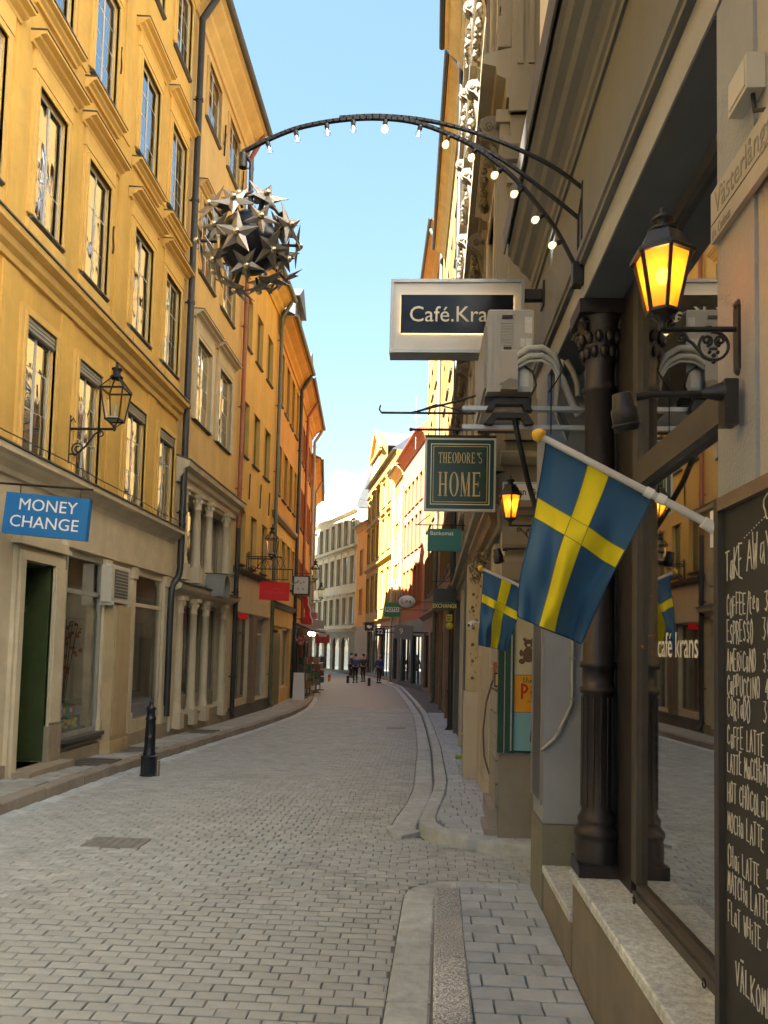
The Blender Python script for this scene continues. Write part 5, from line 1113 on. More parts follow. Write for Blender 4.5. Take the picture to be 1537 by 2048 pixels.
# ------------------------------------------------------------------ flags
def flag(base, tip, hoist, fly, lab, seedv, dl, dr):
    base, tip = Vector(base), Vector(tip); F = root('flag', base, lab, 'flag', 'blue and yellow flags on slanting poles')
    v = tip-base; d = v.normalized(); L_ = v.length
    m = MB(); m.tube([(0,0,0), v*.5, v], [.0115,.0105,.0095], 12); m.build('pole', mat('flag_pole', (.56,.57,.58), .4, var=.08, vs_=6), F)
    m = MB(); q = d.to_track_quat('Z', 'Y').to_matrix(); m.lathe([(.008,-.012),(.019,-.010),(.021,.0),(.019,.010),(.012,.018),(.004,.024)], 14, v+d*.012, M=q); m.build('finial', mat('yellow_finial', (.75,.42,.02), .35, var=.05), F)
    m = MB()
    for t in (.30, .37): m.tube([v*t-d*.012, v*t+d*.012], .0145, 10)
    m.build('clip', M_white, F)
    # cloth: hoist along the pole from near the tip, hanging down with soft folds; u along the hoist, w along the fly
    n, k = 40, 52; V = []; FC = []; MI = []
    h0 = v*.985; hd = -d; dl, dr = Vector(dl), Vector(dr)
    for j in range(k+1):
        w_ = j/k
        for i in range(n+1):
            u = i/n
            p = h0 + hd*(u*hoist) + (dl*(1-u)+dr*u)*(w_ + .06*sin(pi*w_)*(u-.4))
            fold = (.018*sin(u*7.5+seedv+w_*1.2)*(.25+.75*w_) + .010*sin(u*15+seedv*2+w_*2.0)*w_ + .008*sin(w_*6+u*2))*hoist/.33
            p += Vector((0.30, 1, 0))*(fold*2.2 + .010*sin(9*(u*.9+w_*1.3)+seedv*3)*w_ + .006*sin(21*(u-.5*w_)+seedv)*(.3+w_)) + Vector((-.012*w_*sin(w_*2.4+seedv),0,0))
            V.append(p - Vector((0,0,.010)))
    for j in range(k):
        for i in range(n):
            uu, ww = (i+.5)/n, (j+.5)/k
            FC.append((j*(n+1)+i, j*(n+1)+i+1, (j+1)*(n+1)+i+1, (j+1)*(n+1)+i)); MI.append(1 if (.41 < uu < .59 or .325 < ww < .44) else 0)
    me = bpy.data.meshes.new('cloth'); me.from_pydata(V, [], FC)
    def cloth(nm, c):
        mt = mat(nm, c, .75, var=.06, vs_=25, bump=.12, bs=900); b = mt.node_tree.nodes['Principled BSDF']; b.inputs['Sheen Weight'].default_value = .15
        t = mt.node_tree; tr = t.nodes.new('ShaderNodeBsdfTranslucent'); mx = t.nodes.new('ShaderNodeMixShader'); mx.inputs[0].default_value = .25; tr.inputs[0].default_value = (*c, 1)
        o = [x for x in t.nodes if x.type == 'OUTPUT_MATERIAL'][0]; t.links.new(b.outputs[0], mx.inputs[1]); t.links.new(tr.outputs[0], mx.inputs[2]); t.links.new(mx.outputs[0], o.inputs[0]); return mt
    me.materials.append(bpy.data.materials.get('flag_blue') or cloth('flag_blue', (.030,.12,.265))); me.materials.append(bpy.data.materials.get('flag_yellow') or cloth('flag_yellow', (.88,.74,.01)))
    me.polygons.foreach_set('material_index', MI); me.polygons.foreach_set('use_smooth', [True]*len(FC)); o = link('cloth', me, F)
    # seams along the cross and a hem round the edge
    sm = MB(); idx = lambda i, j: V[j*(n+1)+i]
    off = Vector((0,-.0012,0))
    for i in (16, 24): sm.tube([idx(i, j)+off for j in range(0, k+1, 2)], .0011, 4)
    for j in (17, 23): sm.tube([idx(i, j)+off for i in range(0, n+1, 2)], .0011, 4)
    sm.build('seam', mat('seam_olive', (.30,.25,.02), .8, var=.1), o)
    hm = MB(); ring = [idx(0, j) for j in range(k+1)]+[idx(i, k) for i in range(1, n+1)]+[idx(n, j) for j in range(k-1, -1, -1)]
    hm.tube(ring, .0022, 5); hm.build('hem', mat('hem_navy', (.015,.06,.13), .8, var=.1), o)
    return F
flag((.79, 2.13, 2.005), (.335, 2.20, 2.268), .335, .50, 'large blue flag with yellow cross hanging from a white pole by the menu board', .6, (-.080, .0, -.50), (-.178, .06, -.41))
flag((.785, 5.15, 2.03), (.395, 5.20, 2.205), .335, .50, 'smaller distant blue flag with yellow cross in front of the alley corner', 2.1, (-.03, .0, -.50), (-.15, .08, -.40))
for y_, z_ in ((2.13, 2.0), (5.15, 2.03)):
    rt = root('pole_socket', (.79, y_, z_), 'white wall socket holding the pole of the %s flag' % ('large' if y_ < 3 else 'small far'), 'socket'); m = MB(); m.tube([(.02,0,-.012),(-.03,0,.018)], .016, 10); m.box(-.004, .006, -.02, .02, -.05, .05); m.build('bracket', M_white, rt)

# ------------------------------------------------------------------ arch of bulbs and star ball
ar = root('light_arch', (.79*3.95/4.1, 3.95, 1.65+(3.79-1.65)*3.95/4.1), 'dark steel arch with hanging bulbs reaching out over the street', 'light arch')
Z0 = 3.79; X0 = .79
PA = [(.80,3.72),(.70,3.92),(.62,4.04),(.48,4.215),(.37,4.32),(.24,4.42),(.09,4.50),(-.10,4.572),(-.30,4.598),(-.52,4.59),(-.74,4.55),(-.90,4.49),(-1.06,4.41)]
KA = 3.95/4.10
SA = lambda P: [(p[0]*KA, 1.65+(p[1]-1.65)*KA) for p in P]
PA = SA(PA); X0 = .79*KA; Z0 = 1.65+(3.79-1.65)*KA
def spl(P, n=6):
    o = []
    for i in range(len(P)-1):
        p0, p1, p2, p3 = [Vector(P[max(0, min(len(P)-1, i+k))]) for k in (-1, 0, 1, 2)]
        for j in range(n):
            t = j/n; o.append(.5*((2*p1)+(-p0+p2)*t+(2*p0-5*p1+4*p2-p3)*t*t+(-p0+3*p1-3*p2+p3)*t**3))
    return o+[Vector(P[-1])]
curve = spl(PA)
loc = lambda p, dy=0: (p[0]-X0, dy, p[1]-Z0)
m = MB()
def flat(P, hw, hh, mb_):
    for i in range(len(P)-1):
        a, b = Vector((P[i][0]-X0, 0, P[i][1]-Z0)), Vector((P[i+1][0]-X0, 0, P[i+1][1]-Z0)); d = (b-a); M = Matrix((d.normalized(), Vector((0,1,0)), d.normalized().cross(Vector((0,1,0))))).transposed().to_4x4(); M.translation = (a+b)/2
        mb_.mbox(M, d.length/2+.003, hw, hh)
flat(curve, .010, .008, m); m.build('lower_bar', M_iron, ar)
P2 = [(.80,4.02),(.62,4.17),(.37,4.36),(.12,4.49),(-.08,4.565)]; P2 = SA(P2); P3 = [(.82,4.19),(.66,4.31),(.45,4.42),(.20,4.52),(-.05,4.585),(-.30,4.612),(-.52,4.604)]; P3 = SA(P3)
m = MB(); flat(spl(P2), .009, .007, m); m.build('middle_bar', M_iron, ar); m = MB(); flat(spl(P3), .009, .007, m); m.build('upper_bar', M_iron, ar)
bz = [SA([q])[0] for q in ((.82,4.19),(.80,4.02),(.80,3.74))]
m = MB(); m.box(bz[0][0]-X0-.006, bz[0][0]-X0+.012, -.014, .014, -.14, bz[0][1]-Z0+.03); m.tube([(bz[1][0]-X0,0,bz[1][1]-Z0),(bz[2][0]-X0,0,bz[2][1]-Z0)], .007, 6); m.tube([(bz[1][0]-X0,0,bz[1][1]-Z0),(bz[0][0]-X0,0,bz[0][1]-Z0-.03)], .007, 6); m.box(-.02, .03, -.03, .03, -.15, -.03); m.build('wall_bracket', M_iron, ar)
M_lit = emit('warm_bulb', (1.0,.76,.42), .17)
M_bglass = glass_clear('bulb_glass', .05, tint=(.93,.95,.97))
Ls = []; acc = 0
dist = [0]
for i in range(1, len(curve)): dist.append(dist[-1]+(curve[i]-curve[i-1]).length)
nb = 12
for kk in range(nb):
    s_ = dist[-1]*(.075+.86*kk/(nb-1)); i = next(j for j in range(len(dist)) if dist[j] >= s_); p = curve[i]; tg = (curve[min(i+1, len(curve)-1)]-curve[i-1]).normalized(); nn = Vector((tg.y, -tg.x)); nn = -nn if nn.y > 0 else nn
    nn = (nn*.75+Vector((0,-.25))).normalized() if kk > 3 else (nn*.9+Vector((-.2,0))).normalized()
    c3 = Vector((p.x-X0, 0, p.y-Z0)); d3 = Vector((nn.x, 0, nn.y)); q = d3.to_track_quat('Z', 'Y').to_matrix()
    m = MB(); m.lathe([(.010,0),(.013,.004),(.013,.022),(.010,.030)], 10, c3+d3*.008, M=q); so = m.build('bulb_socket', M_blk, ar)
    m = MB()
    pr = [(.008,0),(.010,.005),(.0165,.014),(.019,.024),(.0165,.034),(.009,.041),(.001,.043)]; lit = kk < 6
    m.lathe(pr, 14, c3+d3*.036, M=q); m.build('bulb', M_lit if kk in (0,1,2,3,4,5,7) else M_bglass, so)
    if kk not in (0,1,2,3,4,5,7):
        m = MB(); m.tube([c3+d3*.036, c3+d3*.062], .003, 5); m.ball(c3+d3*.066, .006, 6, 5); m.build('filament', emit('filament', (1,.85,.6), 1.0), so)
m = MB(); m.tube([(curve[-1].x-X0,0,curve[-1].y-Z0),(-.975-X0,0,4.25-Z0),(-.97-X0,0,4.05-Z0)], .012, 6); m.tube([(-1.02-X0,0,4.30-Z0),(-1.02-X0,0,4.22-Z0)], .022, 8); m.build('hanger', M_iron, ar)
M_star = mat('brushed_bronze', (.24,.21,.175), .48, .8, var=.22, vs_=9, bump=.12, bs=40)
M_cap = mat('brass_cap', (.55,.46,.30), .18, .95, var=.1, vs_=20)
sb = root('star_ball', (-.97, 3.95, 3.80), 'ball of bronze metal stars hanging from the end of the light arch', 'decoration')
m = MB(); m.ball((0,0,0), .165, 9, 7); m.tube([(0,0,.17),(0,0,.28)], .014, 8); m.build('core', mat('black_core', (.02,.02,.025), .35, .4, var=.2), sb)
random.seed(4)
ph = (1+5**.5)/2
dirs = [Vector(v).normalized() for v in [(x,y,z) for x in (-1,1) for y in (-1,1) for z in (-1,1)]+[(0,a/ph,b*ph) for a in (-1,1) for b in (-1,1)]+[(a/ph,b*ph,0) for a in (-1,1) for b in (-1,1)]+[(a*ph,0,b/ph) for a in (-1,1) for b in (-1,1)]+[(0,a*ph,b) for a in (-1,1) for b in (-1,1)]+[(a*ph,b,0) for a in (-1,1) for b in (-1,1)]+[(a,0,b*ph) for a in (-1,1) for b in (-1,1)]]
rot0 = Matrix.Rotation(.35, 3, 'Z') @ Matrix.Rotation(.42, 3, 'X') @ Matrix.Rotation(.25, 3, 'Y')
for i, d in enumerate(dirs):
    d = rot0 @ d; q = d.to_track_quat('Z', 'Y').to_matrix() @ Matrix.Rotation(random.uniform(0, 6.3), 3, 'Z'); c = d*(.255 if i < 20 else .225); q = q @ Matrix.Rotation(random.uniform(-.24,.24), 3, 'X') @ Matrix.Rotation(random.uniform(-.24,.24), 3, 'Y')
    m = MB(); R1, R2 = (.116, .046) if i < 20 else (.098, .036)
    pts = [Vector(((R1 if k % 2 == 0 else R2)*cos(pi*k/5), (R1 if k % 2 == 0 else R2)*sin(pi*k/5), random.uniform(-.004,.022) if k % 2 == 0 else -.002)) for k in range(10)]
    top = [c+q@p for p in pts]; bot = [c+q@(p-Vector((0,0,.003))) for p in pts]; ct, cb_ = c+q@Vector((0,0,.012)), c+q@Vector((0,0,.006))
    m.add(top+[ct], [(k,(k+1)%10,10) for k in range(10)]); m.add(bot+[cb_], [((k+1)%10,k,10) for k in range(10)]); m.add(top+bot, [(k,k+10,(k+1)%10+10,(k+1)%10) for k in range(10)])
    st = m.build('star', M_star, sb)
    m = MB(); m.ball(c+q@Vector((0,0,.018)), .0175, 12, 8); m.build('cap', M_cap, st)
    m = MB(); m.tube([d*.17, c], .008, 6); m.build('stalk', M_iron, st)
# ------------------------------------------------------------------ signs on the right
def sign(name, loc, lab, cat='sign', group=None, rz=0): return root(name, loc, lab, cat, group, rz)
# cafe light box: frosted face, black panel standing proud with a lit rim behind it
s = sign('cafe_sign', (.19, 5.25, 3.69), 'grey light box sign with black Café Krans panel above the air conditioner')
w2, h2 = .46, .52
M_alu = mat('sign_aluminium', (.30,.30,.28), .4, .5, var=.1, vs_=6)
m = MB()
for a in ((-w2,w2,0,.022),(-w2,w2,h2-.022,h2)): m.box(a[0], a[1], -.075, .075, a[2], a[3])
for a in ((-w2,-w2+.022),(w2-.022,w2)): m.box(a[0], a[1], -.075, .075, .0221, h2-.0221)
m.build('case', M_alu, s)
m = MB(); m.box(-w2+.022, w2-.022, -.062, .062, .0221, h2-.0221); m.build('face', mat('frosted_panel', (.56,.53,.47), .18, var=.06, vs_=3, spec=.6), s)
m = MB(); m.bbox(-w2+.075, w2-.075, -.080, -.070, .135, .405, .001); pn = m.build('black_panel', mat('black_gloss', (.012,.013,.016), .12, var=0, spec=.25), s)
m = MB()
for z in (.14, .398): m.box(-w2+.08, w2-.08, -.0695, -.0625, z-.003, z+.003)
for x in (-w2+.08, w2-.08): m.box(x-.003, x+.003, -.0695, -.0625, .145, .393)
m.build('light_strip', emit('strip_light', (1.0,.66,.30), 1.1), s)
text('Café.Krans', .155, mat('cafe_letter', (.62,.56,.42), .4, var=.05), Matrix.Translation((-.33,-.081,.262)) @ FACE, s, .0, .98, align='LEFT')
m = MB(); m.box(w2, .61, -.03, .03, .40, .47); m.box(.585, .62, -.06, .06, .35, .52); m.build('bracket', M_darkwood, s)
# air conditioner on bars across the door recess
ac = root('air_conditioner', (.463, 4.72, 3.10), 'grey air conditioner unit on steel bars under the café light box', 'air conditioner')
m = MB(); m.bbox(-.125, .135, -.39, .39, .03, .515, .012); m.build('case', M_plast, ac)
m = MB(); m.box(-.140, -.126, -.35, .35, .06, .43); m.build('fan_grille', mat('ac_grille', (.25,.25,.24), .5), ac)
m = MB()
for x in (-.102, -.075): m.box(x-.004, x+.004, -.394, -.389, .05, .50)
for i in range(9): m.box(-.055, .02, -.394, -.389, .30+.016*i, .306+.016*i)
m.build('louvre', M_plast, ac)
m = MB(); m.bbox(-.055, .045, -.425, -.391, .07, .265, .01); m.build('valve_cover', mat('ac_cover', (.45,.42,.37), .55, var=.08), ac)
m = MB(); m.prism([(-.05,.03),(.045,.03),(.045,.085),(.0,.095),(-.035,.075)], 'y', -.432, -.39); m.build('valve_elbow', mat('ac_brownish', (.26,.23,.19), .6), ac)
m = MB(); m.box(-.045, .015, -.397, -.389, .455, .475); m.box(-.035, .01, -.396, -.389, .25, .29); m.build('handle_recess', M_dark, ac)
M_label = mat('sticker', (.62,.62,.60), .6, var=.15, vs_=40)
for a in ((.085,.125,.37,.465),(.06,.085,.29,.34),(.09,.125,.27,.34),(.06,.11,.06,.16)):
    q = MB(); q.box(a[0], a[1], -.3925, -.3895, a[2], a[3]); q.build('sticker', M_label, ac)
m = MB(); m.box(-.13, .14, -.30, -.24, -.015, .029); m.box(-.13, .14, .24, .30, -.015, .029); m.build('foot', M_dark, ac)
m = MB(); m.prism([(-.13,-.085),(-.10,-.02),(.10,-.02),(.13,-.085),(.09,-.085),(.075,-.05),(-.075,-.05),(-.09,-.085)], 'y', -.42, -.36); m.build('mount_plate', M_iron, ac)
m = MB(); m.prism([(-.14,-.16),(-.09,-.10),(.10,-.10),(.14,-.16),(.09,-.165),(.07,-.13),(-.07,-.13),(-.09,-.165)], 'y', -.42, -.37); m.build('mount_plate', M_dark, ac)
for dz, dy in ((-.055, -.34), (-.165, -.34)):
    q = MB(); q.box(-.26, .72, dy-.02, dy+.02, dz-.012, dz+.012); o = q.build('support_bar', M_steel, ac)
m = MB()
for k, (r_, dz) in enumerate(((.018, .0), (.016, -.045), (.008, -.075))):
    m.tube(spl_ := [(.045,-.41,.235+dz),(.10,-.43,.265+dz),(.18,-.42,.275+dz),(.245,-.40,.245+dz),(.275,-.38,.19+dz),(.28,-.36,.10+dz),(.30,-.2,.02+dz),(.40,.0,-.06+dz)], r_, 8)
m.build('hose', mat('white_hose', (.52,.52,.49), .6, var=.15, vs_=20), ac)
m = MB()
m.tube([(.05,-.40,.20),(.13,-.41,.14),(.15,-.41,.06),(.11,-.41,-.02),(.09,-.4,-.10)], .006, 6); m.tube([(.27,-.41,.24),(.30,-.41,.15),(.26,-.41,.08),(.22,-.41,.02)], .005, 6); m.tube([(.235,-.41,.12),(.235,-.41,-.22)], .004, 5)
m.tube([(.03,-.40,-.12),(.06,-.38,-.25),(.12,-.3,-.45),(.19,-.2,-.62),(.26,-.1,-.76),(.31,.1,-.85)], .016, 8); m.build('cable', M_iron, ac)
m = MB(); m.tube([(.35,-.05,.30),(.36,-.05,.34),(.385,-.05,.34),(.42,-.05,.28),(.45,-.05,.20),(.455,-.05,.12)], .018, 8); m.build('hose', mat('white_hose', (.52,.52,.49), .6), ac); m = MB(); m.tube([(.33,-.05,.28),(.37,-.05,.20),(.42,-.05,.08),(.46,-.05,.0)], .022, 8); m.build('hose', mat('white_hose', (.52,.52,.49), .6), ac); m = MB(); m.tube([(.45,0,-.42),(.40,0,-.50),(.36,0,-.54)], .016, 8)
m.build('hose', mat('white_hose', (.52,.52,.49), .6), ac)
# stacked serif letters for the green sign
SER = {'T':[(.42,.58,0,1),(.05,.95,.93,1),(.05,.12,.78,.93),(.88,.95,.78,.93),(.3,.7,0,.04)],'H':[(.10,.30,0,1),(.70,.90,0,1),(.30,.70,.47,.52),(.0,.40,0,.04),(.6,1,0,.04),(.0,.40,.96,1),(.6,1,.96,1)],
'E':[(.15,.36,0,1),(.36,.90,.94,1),(.36,.92,0,.06),(.36,.70,.48,.53),(.85,.90,.80,.94),(.87,.92,.06,.22),(.68,.73,.40,.62),(.05,.2,0,.04),(.05,.2,.96,1)],
"'":[(.35,.6,.75,1)]}
def serif(body, x0, z0, h, w_, adv, mt, par, y, name='lettering'):
    m = MB(); x = x0
    def ring(cx_, cz, rx, rz, tx, tz, a0=0, a1=2*pi, n=20):
        for i in range(n):
            t0, t1 = a0+(a1-a0)*i/n, a0+(a1-a0)*(i+1)/n
            P = [(cx_+rx*cos(t0), cz+rz*sin(t0)), (cx_+rx*cos(t1), cz+rz*sin(t1)), (cx_+(rx-tx)*cos(t1), cz+(rz-tz)*sin(t1)), (cx_+(rx-tx)*cos(t0), cz+(rz-tz)*sin(t0))]
            m.add([(p[0], y, p[1]) for p in P]+[(p[0], y+.001, p[1]) for p in P], [(0,1,2,3),(0,4,5,1),(2,6,7,3)])
    def slant(xa, za, xb, zb, th):
        m.add([(xa,y,za),(xa+th,y,za),(xb+th,y,zb),(xb,y,zb)], [(0,1,2,3)])
    for ch in body:
        B = lambda a, b, c, d: m.box(x+a*w_, x+b*w_, y, y+.001, z0+c*h, z0+d*h)
        if ch in SER:
            for r_ in SER[ch]: B(*r_)
        elif ch == 'O': ring(x+w_*.5, z0+h*.5, w_*.5, h*.51, w_*.21, h*.035)
        elif ch == 'D': B(.12,.32,0,1); B(.02,.4,0,.04); B(.02,.4,.96,1); ring(x+w_*.32, z0+h*.5, w_*.6, h*.5, w_*.2, h*.05, -pi/2, pi/2, 12)
        elif ch == 'R': B(.12,.32,0,1); B(.02,.42,0,.04); B(.02,.3,.96,1); ring(x+w_*.35, z0+h*.75, w_*.48, h*.25, w_*.2, h*.04, -pi/2, pi/2, 12); slant(x+.72*w_, z0, x+.38*w_, z0+h*.52, w_*.22); B(.7,1.02,0,.04)
        elif ch == 'S': ring(x+w_*.5, z0+h*.74, w_*.38, h*.27, w_*.16, h*.05, pi*.15, pi*1.5, 12); ring(x+w_*.5, z0+h*.26, w_*.40, h*.27, w_*.16, h*.05, -pi*.85, pi*.5, 12)
        elif ch == 'M': B(.06,.14,0,1); B(.80,1.0,0,1); slant(x+.42*w_, z0, x+.06*w_, z0+h, w_*.2); slant(x+.46*w_, z0, x+.84*w_, z0+h, w_*.07); B(-.02,.24,0,.04); B(.72,1.08,0,.04)
        x += adv*(.5 if ch == "'" else 1)
    return m.build(name, mt, par)
s = th_ = sign('hanging_sign', (.245*6.5/5.5, 6.50, 1.65+1.0*6.5/5.5), "square dark green hanging sign with gold lettering THEODORE'S HOME")
m = MB(); m.box(-.255, .255, -.02, .02, 0, .53); m.build('frame', mat('sign_silver_edge', (.52,.56,.50), .4, .2, var=.08), s)
M_dgreen = mat('sign_green', (.012,.042,.030), .35, var=.12, vs_=5)
m = MB(); m.box(-.240, .240, -.024, .024, .015, .515); m.build('panel', M_dgreen, s)
def lines(m, x, za, zb, t, y): m.box(-x, x, y, y+.001, za, za+t).box(-x, x, y, y+.001, zb-t, zb).box(-x, -x+t, y, y+.001, za+t, zb-t).box(x-t, x, y, y+.001, za+t, zb-t)
m = MB(); lines(m, .212, .043, .487, .0065, -.0255); m.build('outer_line', mat('line_silver', (.60,.64,.56), .4, var=.05), s)
m = MB(); lines(m, .194, .061, .469, .0045, -.0255); m.build('inner_line', M_gold, s)
serif("THEODORE'S", -.158, .345, .078, .030, .0336, M_gold, s, -.0256)
serif('HOME', -.155, .105, .175, .066, .0795, M_gold, s, -.0256)
m = MB(); m.tube([(-.36,0,.595),(.56,0,.600)], .009, 8); m.ball((-.36,0,.595), .014, 8, 6); m.build('bar', M_iron, s)
m = MB(); m.box(-.255, .255, -.022, .022, .531, .55)
for x in (-.18, .18): m.tube([(x,0,.55),(x,0,.595)], .004, 5)
m.build('hanger', M_iron, s)
m = MB(); m.tube([(.12,0,.60),(.14,0,.66),(.11,0,.70),(.08,0,.66),(.10,0,.62)], .004, 5); m.build('hook', M_steel, s)
th_.scale = (6.5/5.5,)*3
# wrought iron bracket with curled end
s = root('sign_bracket', (.70, 6.95, 3.80), 'empty wrought iron sign bracket with curled tip high above the green sign', 'bracket')
m = MB(); m.tube([(-1.12,0,.02),(0,0,.02)], .011, 6); m.tube([(-1.12,0,.02),(-1.14,0,.05),(-1.13,0,.09)], .008, 6); m.tube([(-.85,0,.02),(-.4,0,.14),(0,0,.27)], .010, 6)
m.tube([(-.8,0,.03),(-.62,0,.10),(-.45,0,.06),(-.35,0,.02)], .007, 6); m.tube([(-.30,0,.02),(-.2,0,.11),(-.08,0,.12)], .007, 6); m.box(-.01, .02, -.03, .03, -.08, .33); m.build('scroll', M_iron, s)
# teal cash machine sign
s = sign('hanging_sign', (.335, 13.0, 3.33), 'small teal hanging sign reading Bankomat below the green square sign')
m = MB(); m.bbox(-.285, .285, -.05, .05, 0, .375, .008); m.build('box', mat('teal_sign', (.015,.17,.155), .4, var=.06), s)
text('Bankomat', .10, M_white, Matrix.Translation((-.245,-.052,.295)) @ FACE, s, .001, .98, align='LEFT')
m = MB(); m.tube([(-.50,0,.445),(.46,0,.445)], .010, 6); m.tube([(-.2,0,.37),(-.2,0,.445)], .008, 5); m.tube([(.2,0,.37),(.2,0,.445)], .008, 5); m.tube([(-.45,0,.455),(-.25,0,.62)], .008, 5); m.build('bar', M_iron, s)
# exchange sign and the small yellow signs under it
s = sign('hanging_sign', (.47, 17.0, 2.55), 'black hanging sign with yellow EXCHANGE lettering near the dark drainpipe')
m = MB(); m.bbox(-.255, .255, -.05, .05, 0, .46, .006); m.build('box', mat('sign_black_green', (.018,.024,.02), .4, var=.1), s)
text('EXCHANGE', .125, mat('exchange_yellow', (.80,.66,.16), .5, var=0), Matrix.Translation((0,-.053,.075)) @ FACE, s, .003, .80)
m = MB(); m.box(-.25, .25, -.0535, -.052, .15, .158); m.build('line', mat('thin_green', (.08,.22,.16), .5), s)
m = MB(); m.tube([(-.30,0,.62),(.30,0,.62)], .008, 5); m.tube([(-.2,0,.46),(.2,0,.86)], .008, 5); m.tube([(-.2,0,.46),(-.2,0,.62)], .006, 5); m.build('bracket', M_iron, s)
s = sign('hanging_sign', (.575, 16.9, 2.10), 'tiny yellow sign hanging under the EXCHANGE sign')
m = MB(); m.bbox(-.065, .065, -.02, .02, .19, .34, .004); m.build('panel', mat('yellow_sign', (.62,.55,.03), .5), s); m = MB(); m.lathe([(.001,-.02),(.075,-.02),(.075,.02),(.001,.02)], 16, (.01,0,.09), M=Matrix.Rotation(pi/2, 3, 'X')); m.build('disc', mat('yellow_sign', (.62,.55,.03), .5), s); m = MB(); m.tube([(0,0,.0),(0,0,.45)], .005, 5); m.build('rod', M_iron, s)
m = MB(); 
for i in range(3): m.box(-.05, .05, -.0215, -.0205, .22+.035*i, .235+.035*i)
m.build('print', M_iron, s)
s = sign('hanging_sign', (-1.28, 32.0, 3.0), 'green hanging photo shop sign reading FOTO on a white band')
m = MB(); m.bbox(-.34, .34, -.06, .06, 0, .60, .01); m.build('box', mat('foto_green', (.02,.22,.075), .45, var=.06), s)
m = MB(); m.box(-.29, .29, -.064, -.061, .20, .40); m.build('band', M_white, s); text('FOTO', .19, M_dark, Matrix.Translation((0,-.066,.30)) @ FACE, s, .006, 1.0)
m = MB(); m.tube([(.34,0,.3),(1.70,0,.3)], .014, 6); m.build('bar', M_iron, s)
s = sign('hanging_sign', (-.62, 29.2, 3.22), 'white oval hanging sign with dark script beside the FOTO sign')
m = MB(); M = Matrix.Rotation(pi/2, 3, 'X'); m.lathe([(.001,-.03),(.33,-.03),(.33,.03),(.001,.03)], 28, (0,0,.25), M=Matrix.Diagonal((1,1,.72)) @ M); m.build('disc', M_white, s)
m = MB(); m.tube([(.335*cos(2*pi*k/32), 0, .25+.24*sin(2*pi*k/32)) for k in range(33)], .022, 6); m.build('rim', M_lead, s)
chalk('Lina', -.19, .19, .15, .10, .08, M_dark, s, .02, jit=.1, y=-.034); m = MB(); m.tube([(.35,0,.25),(1.25,0,.25)], .014, 6); m.build('bar', M_iron, s)
s = sign('box_sign', (-.86, 34.0, 2.08), 'grey slanted canopy sign with a pale numeral below the oval sign')
m = MB(); m.prism([(-.42,.06),(.40,.0),(.46,.62),(-.36,.66)], 'y', -.12, .5); m.build('canopy', mat('canopy_grey', (.26,.265,.27), .6, var=.1), s); text('9', .36, M_white, Matrix.Translation((-.08,-.123,.36)) @ FACE, s, .004)
m = MB(); m.box(.44, 1.1, .1, .2, .3, .36); m.build('bar', M_iron, s)
s = sign('box_sign', (-2.5, 45.2, 2.4), 'black square sign with white figures 22 at the far bend'); m = MB(); m.bbox(-.28, .28, -.05, .05, 0, .5, .01); m.build('box', M_dark, s); text('22', .36, M_white, Matrix.Translation((0,-.053,.25)) @ FACE, s, .01); m = MB(); m.box(.28, .95, -.02, .02, .22, .27); m.build('bar', M_iron, s)
s = sign('box_sign', (-3.25, 46.8, 2.75), 'black square sign with a white crest at the far bend'); m = MB(); m.bbox(-.27, .27, -.05, .05, 0, .52, .01); m.build('box', M_dark, s); m = MB(); m.prism([(-.14,.2),(.0,.12),(.14,.2),(.14,.33),(.05,.28),(-.05,.34),(-.14,.30)], 'y', -.056, -.051); m.build('crest', M_white, s); m = MB(); m.box(.27, 1.65, -.02, .02, .24, .29); m.build('bar', M_iron, s)
# white street name plate and posters on the alley face
s = root('street_plate', (.99, 6.665, 2.955), 'white street name plate with black letters on the pale alley wall', 'street sign')
m = MB(); m.bbox(-.32, .32, -.012, .012, 0, .17, .003); m.build('plate', M_white, s); m = MB(); lines(m, .31, .01, .16, .003, -.0135); m.build('line', M_dark, s); text('Sven Vintappares gränd', .082, M_dark, Matrix.Translation((-.255,-.0135,.082)) @ FACE, s, .001, .9, align='LEFT', ext=.0008)
s = root('display_case', (.83, 6.64, .80), 'green framed display case with a bear, Pip and Mu posters at the alley corner', 'display case')
m = MB(); m.box(-.125, -.045, -.03, .02, 0, 1.42); m.box(.265, .30, -.03, .02, 0, 1.42); m.box(-.045, .265, -.03, .02, 1.35, 1.42); m.box(-.18, -.128, -.015, .02, 0, 1.05); m.box(-.045, .265, .005, .02, 0, 1.35); m.build('frame', mat('case_green', (.010,.055,.028), .4, var=.12), s)
m = MB(); m.box(-.128, -.122, -.034, -.029, .0, 1.30); m.box(-.075, -.062, -.034, -.0305, .02, 1.0); m.build('edge_strip', M_steel, s)
M_cp = mat('poster_cream', (.56,.52,.36), .5, var=.06); M_op = mat('poster_orange', (.72,.34,.015), .5, var=.05); M_bp = mat('poster_blue', (.20,.42,.50), .5, var=.05)
pa = MB(); pa.box(-.043, .26, -.012, .004, .66, 1.20); pa = pa.build('poster', M_cp, s, 'cream poster with a brown teddy bear'); pb = MB(); pb.box(-.043, .26, -.012, .004, .345, .655); pb = pb.build('poster', M_op, s, 'orange poster reading Pip'); pc = MB(); pc.box(-.043, .26, -.012, .004, .02, .34); pc = pc.build('poster', M_bp, s, 'pale blue poster with red letters')
M_bear = mat('bear_print', (.14,.09,.06), .7, var=.2, vs_=40)
m = MB(); Y_ = -.0135
def disc(m, cx_, cz, rx, rz, n=18, y=Y_): m.prism([(cx_+rx*cos(2*pi*i/n), cz+rz*sin(2*pi*i/n)) for i in range(n)], 'y', y, y+.001)
bx, bz = .075, .83
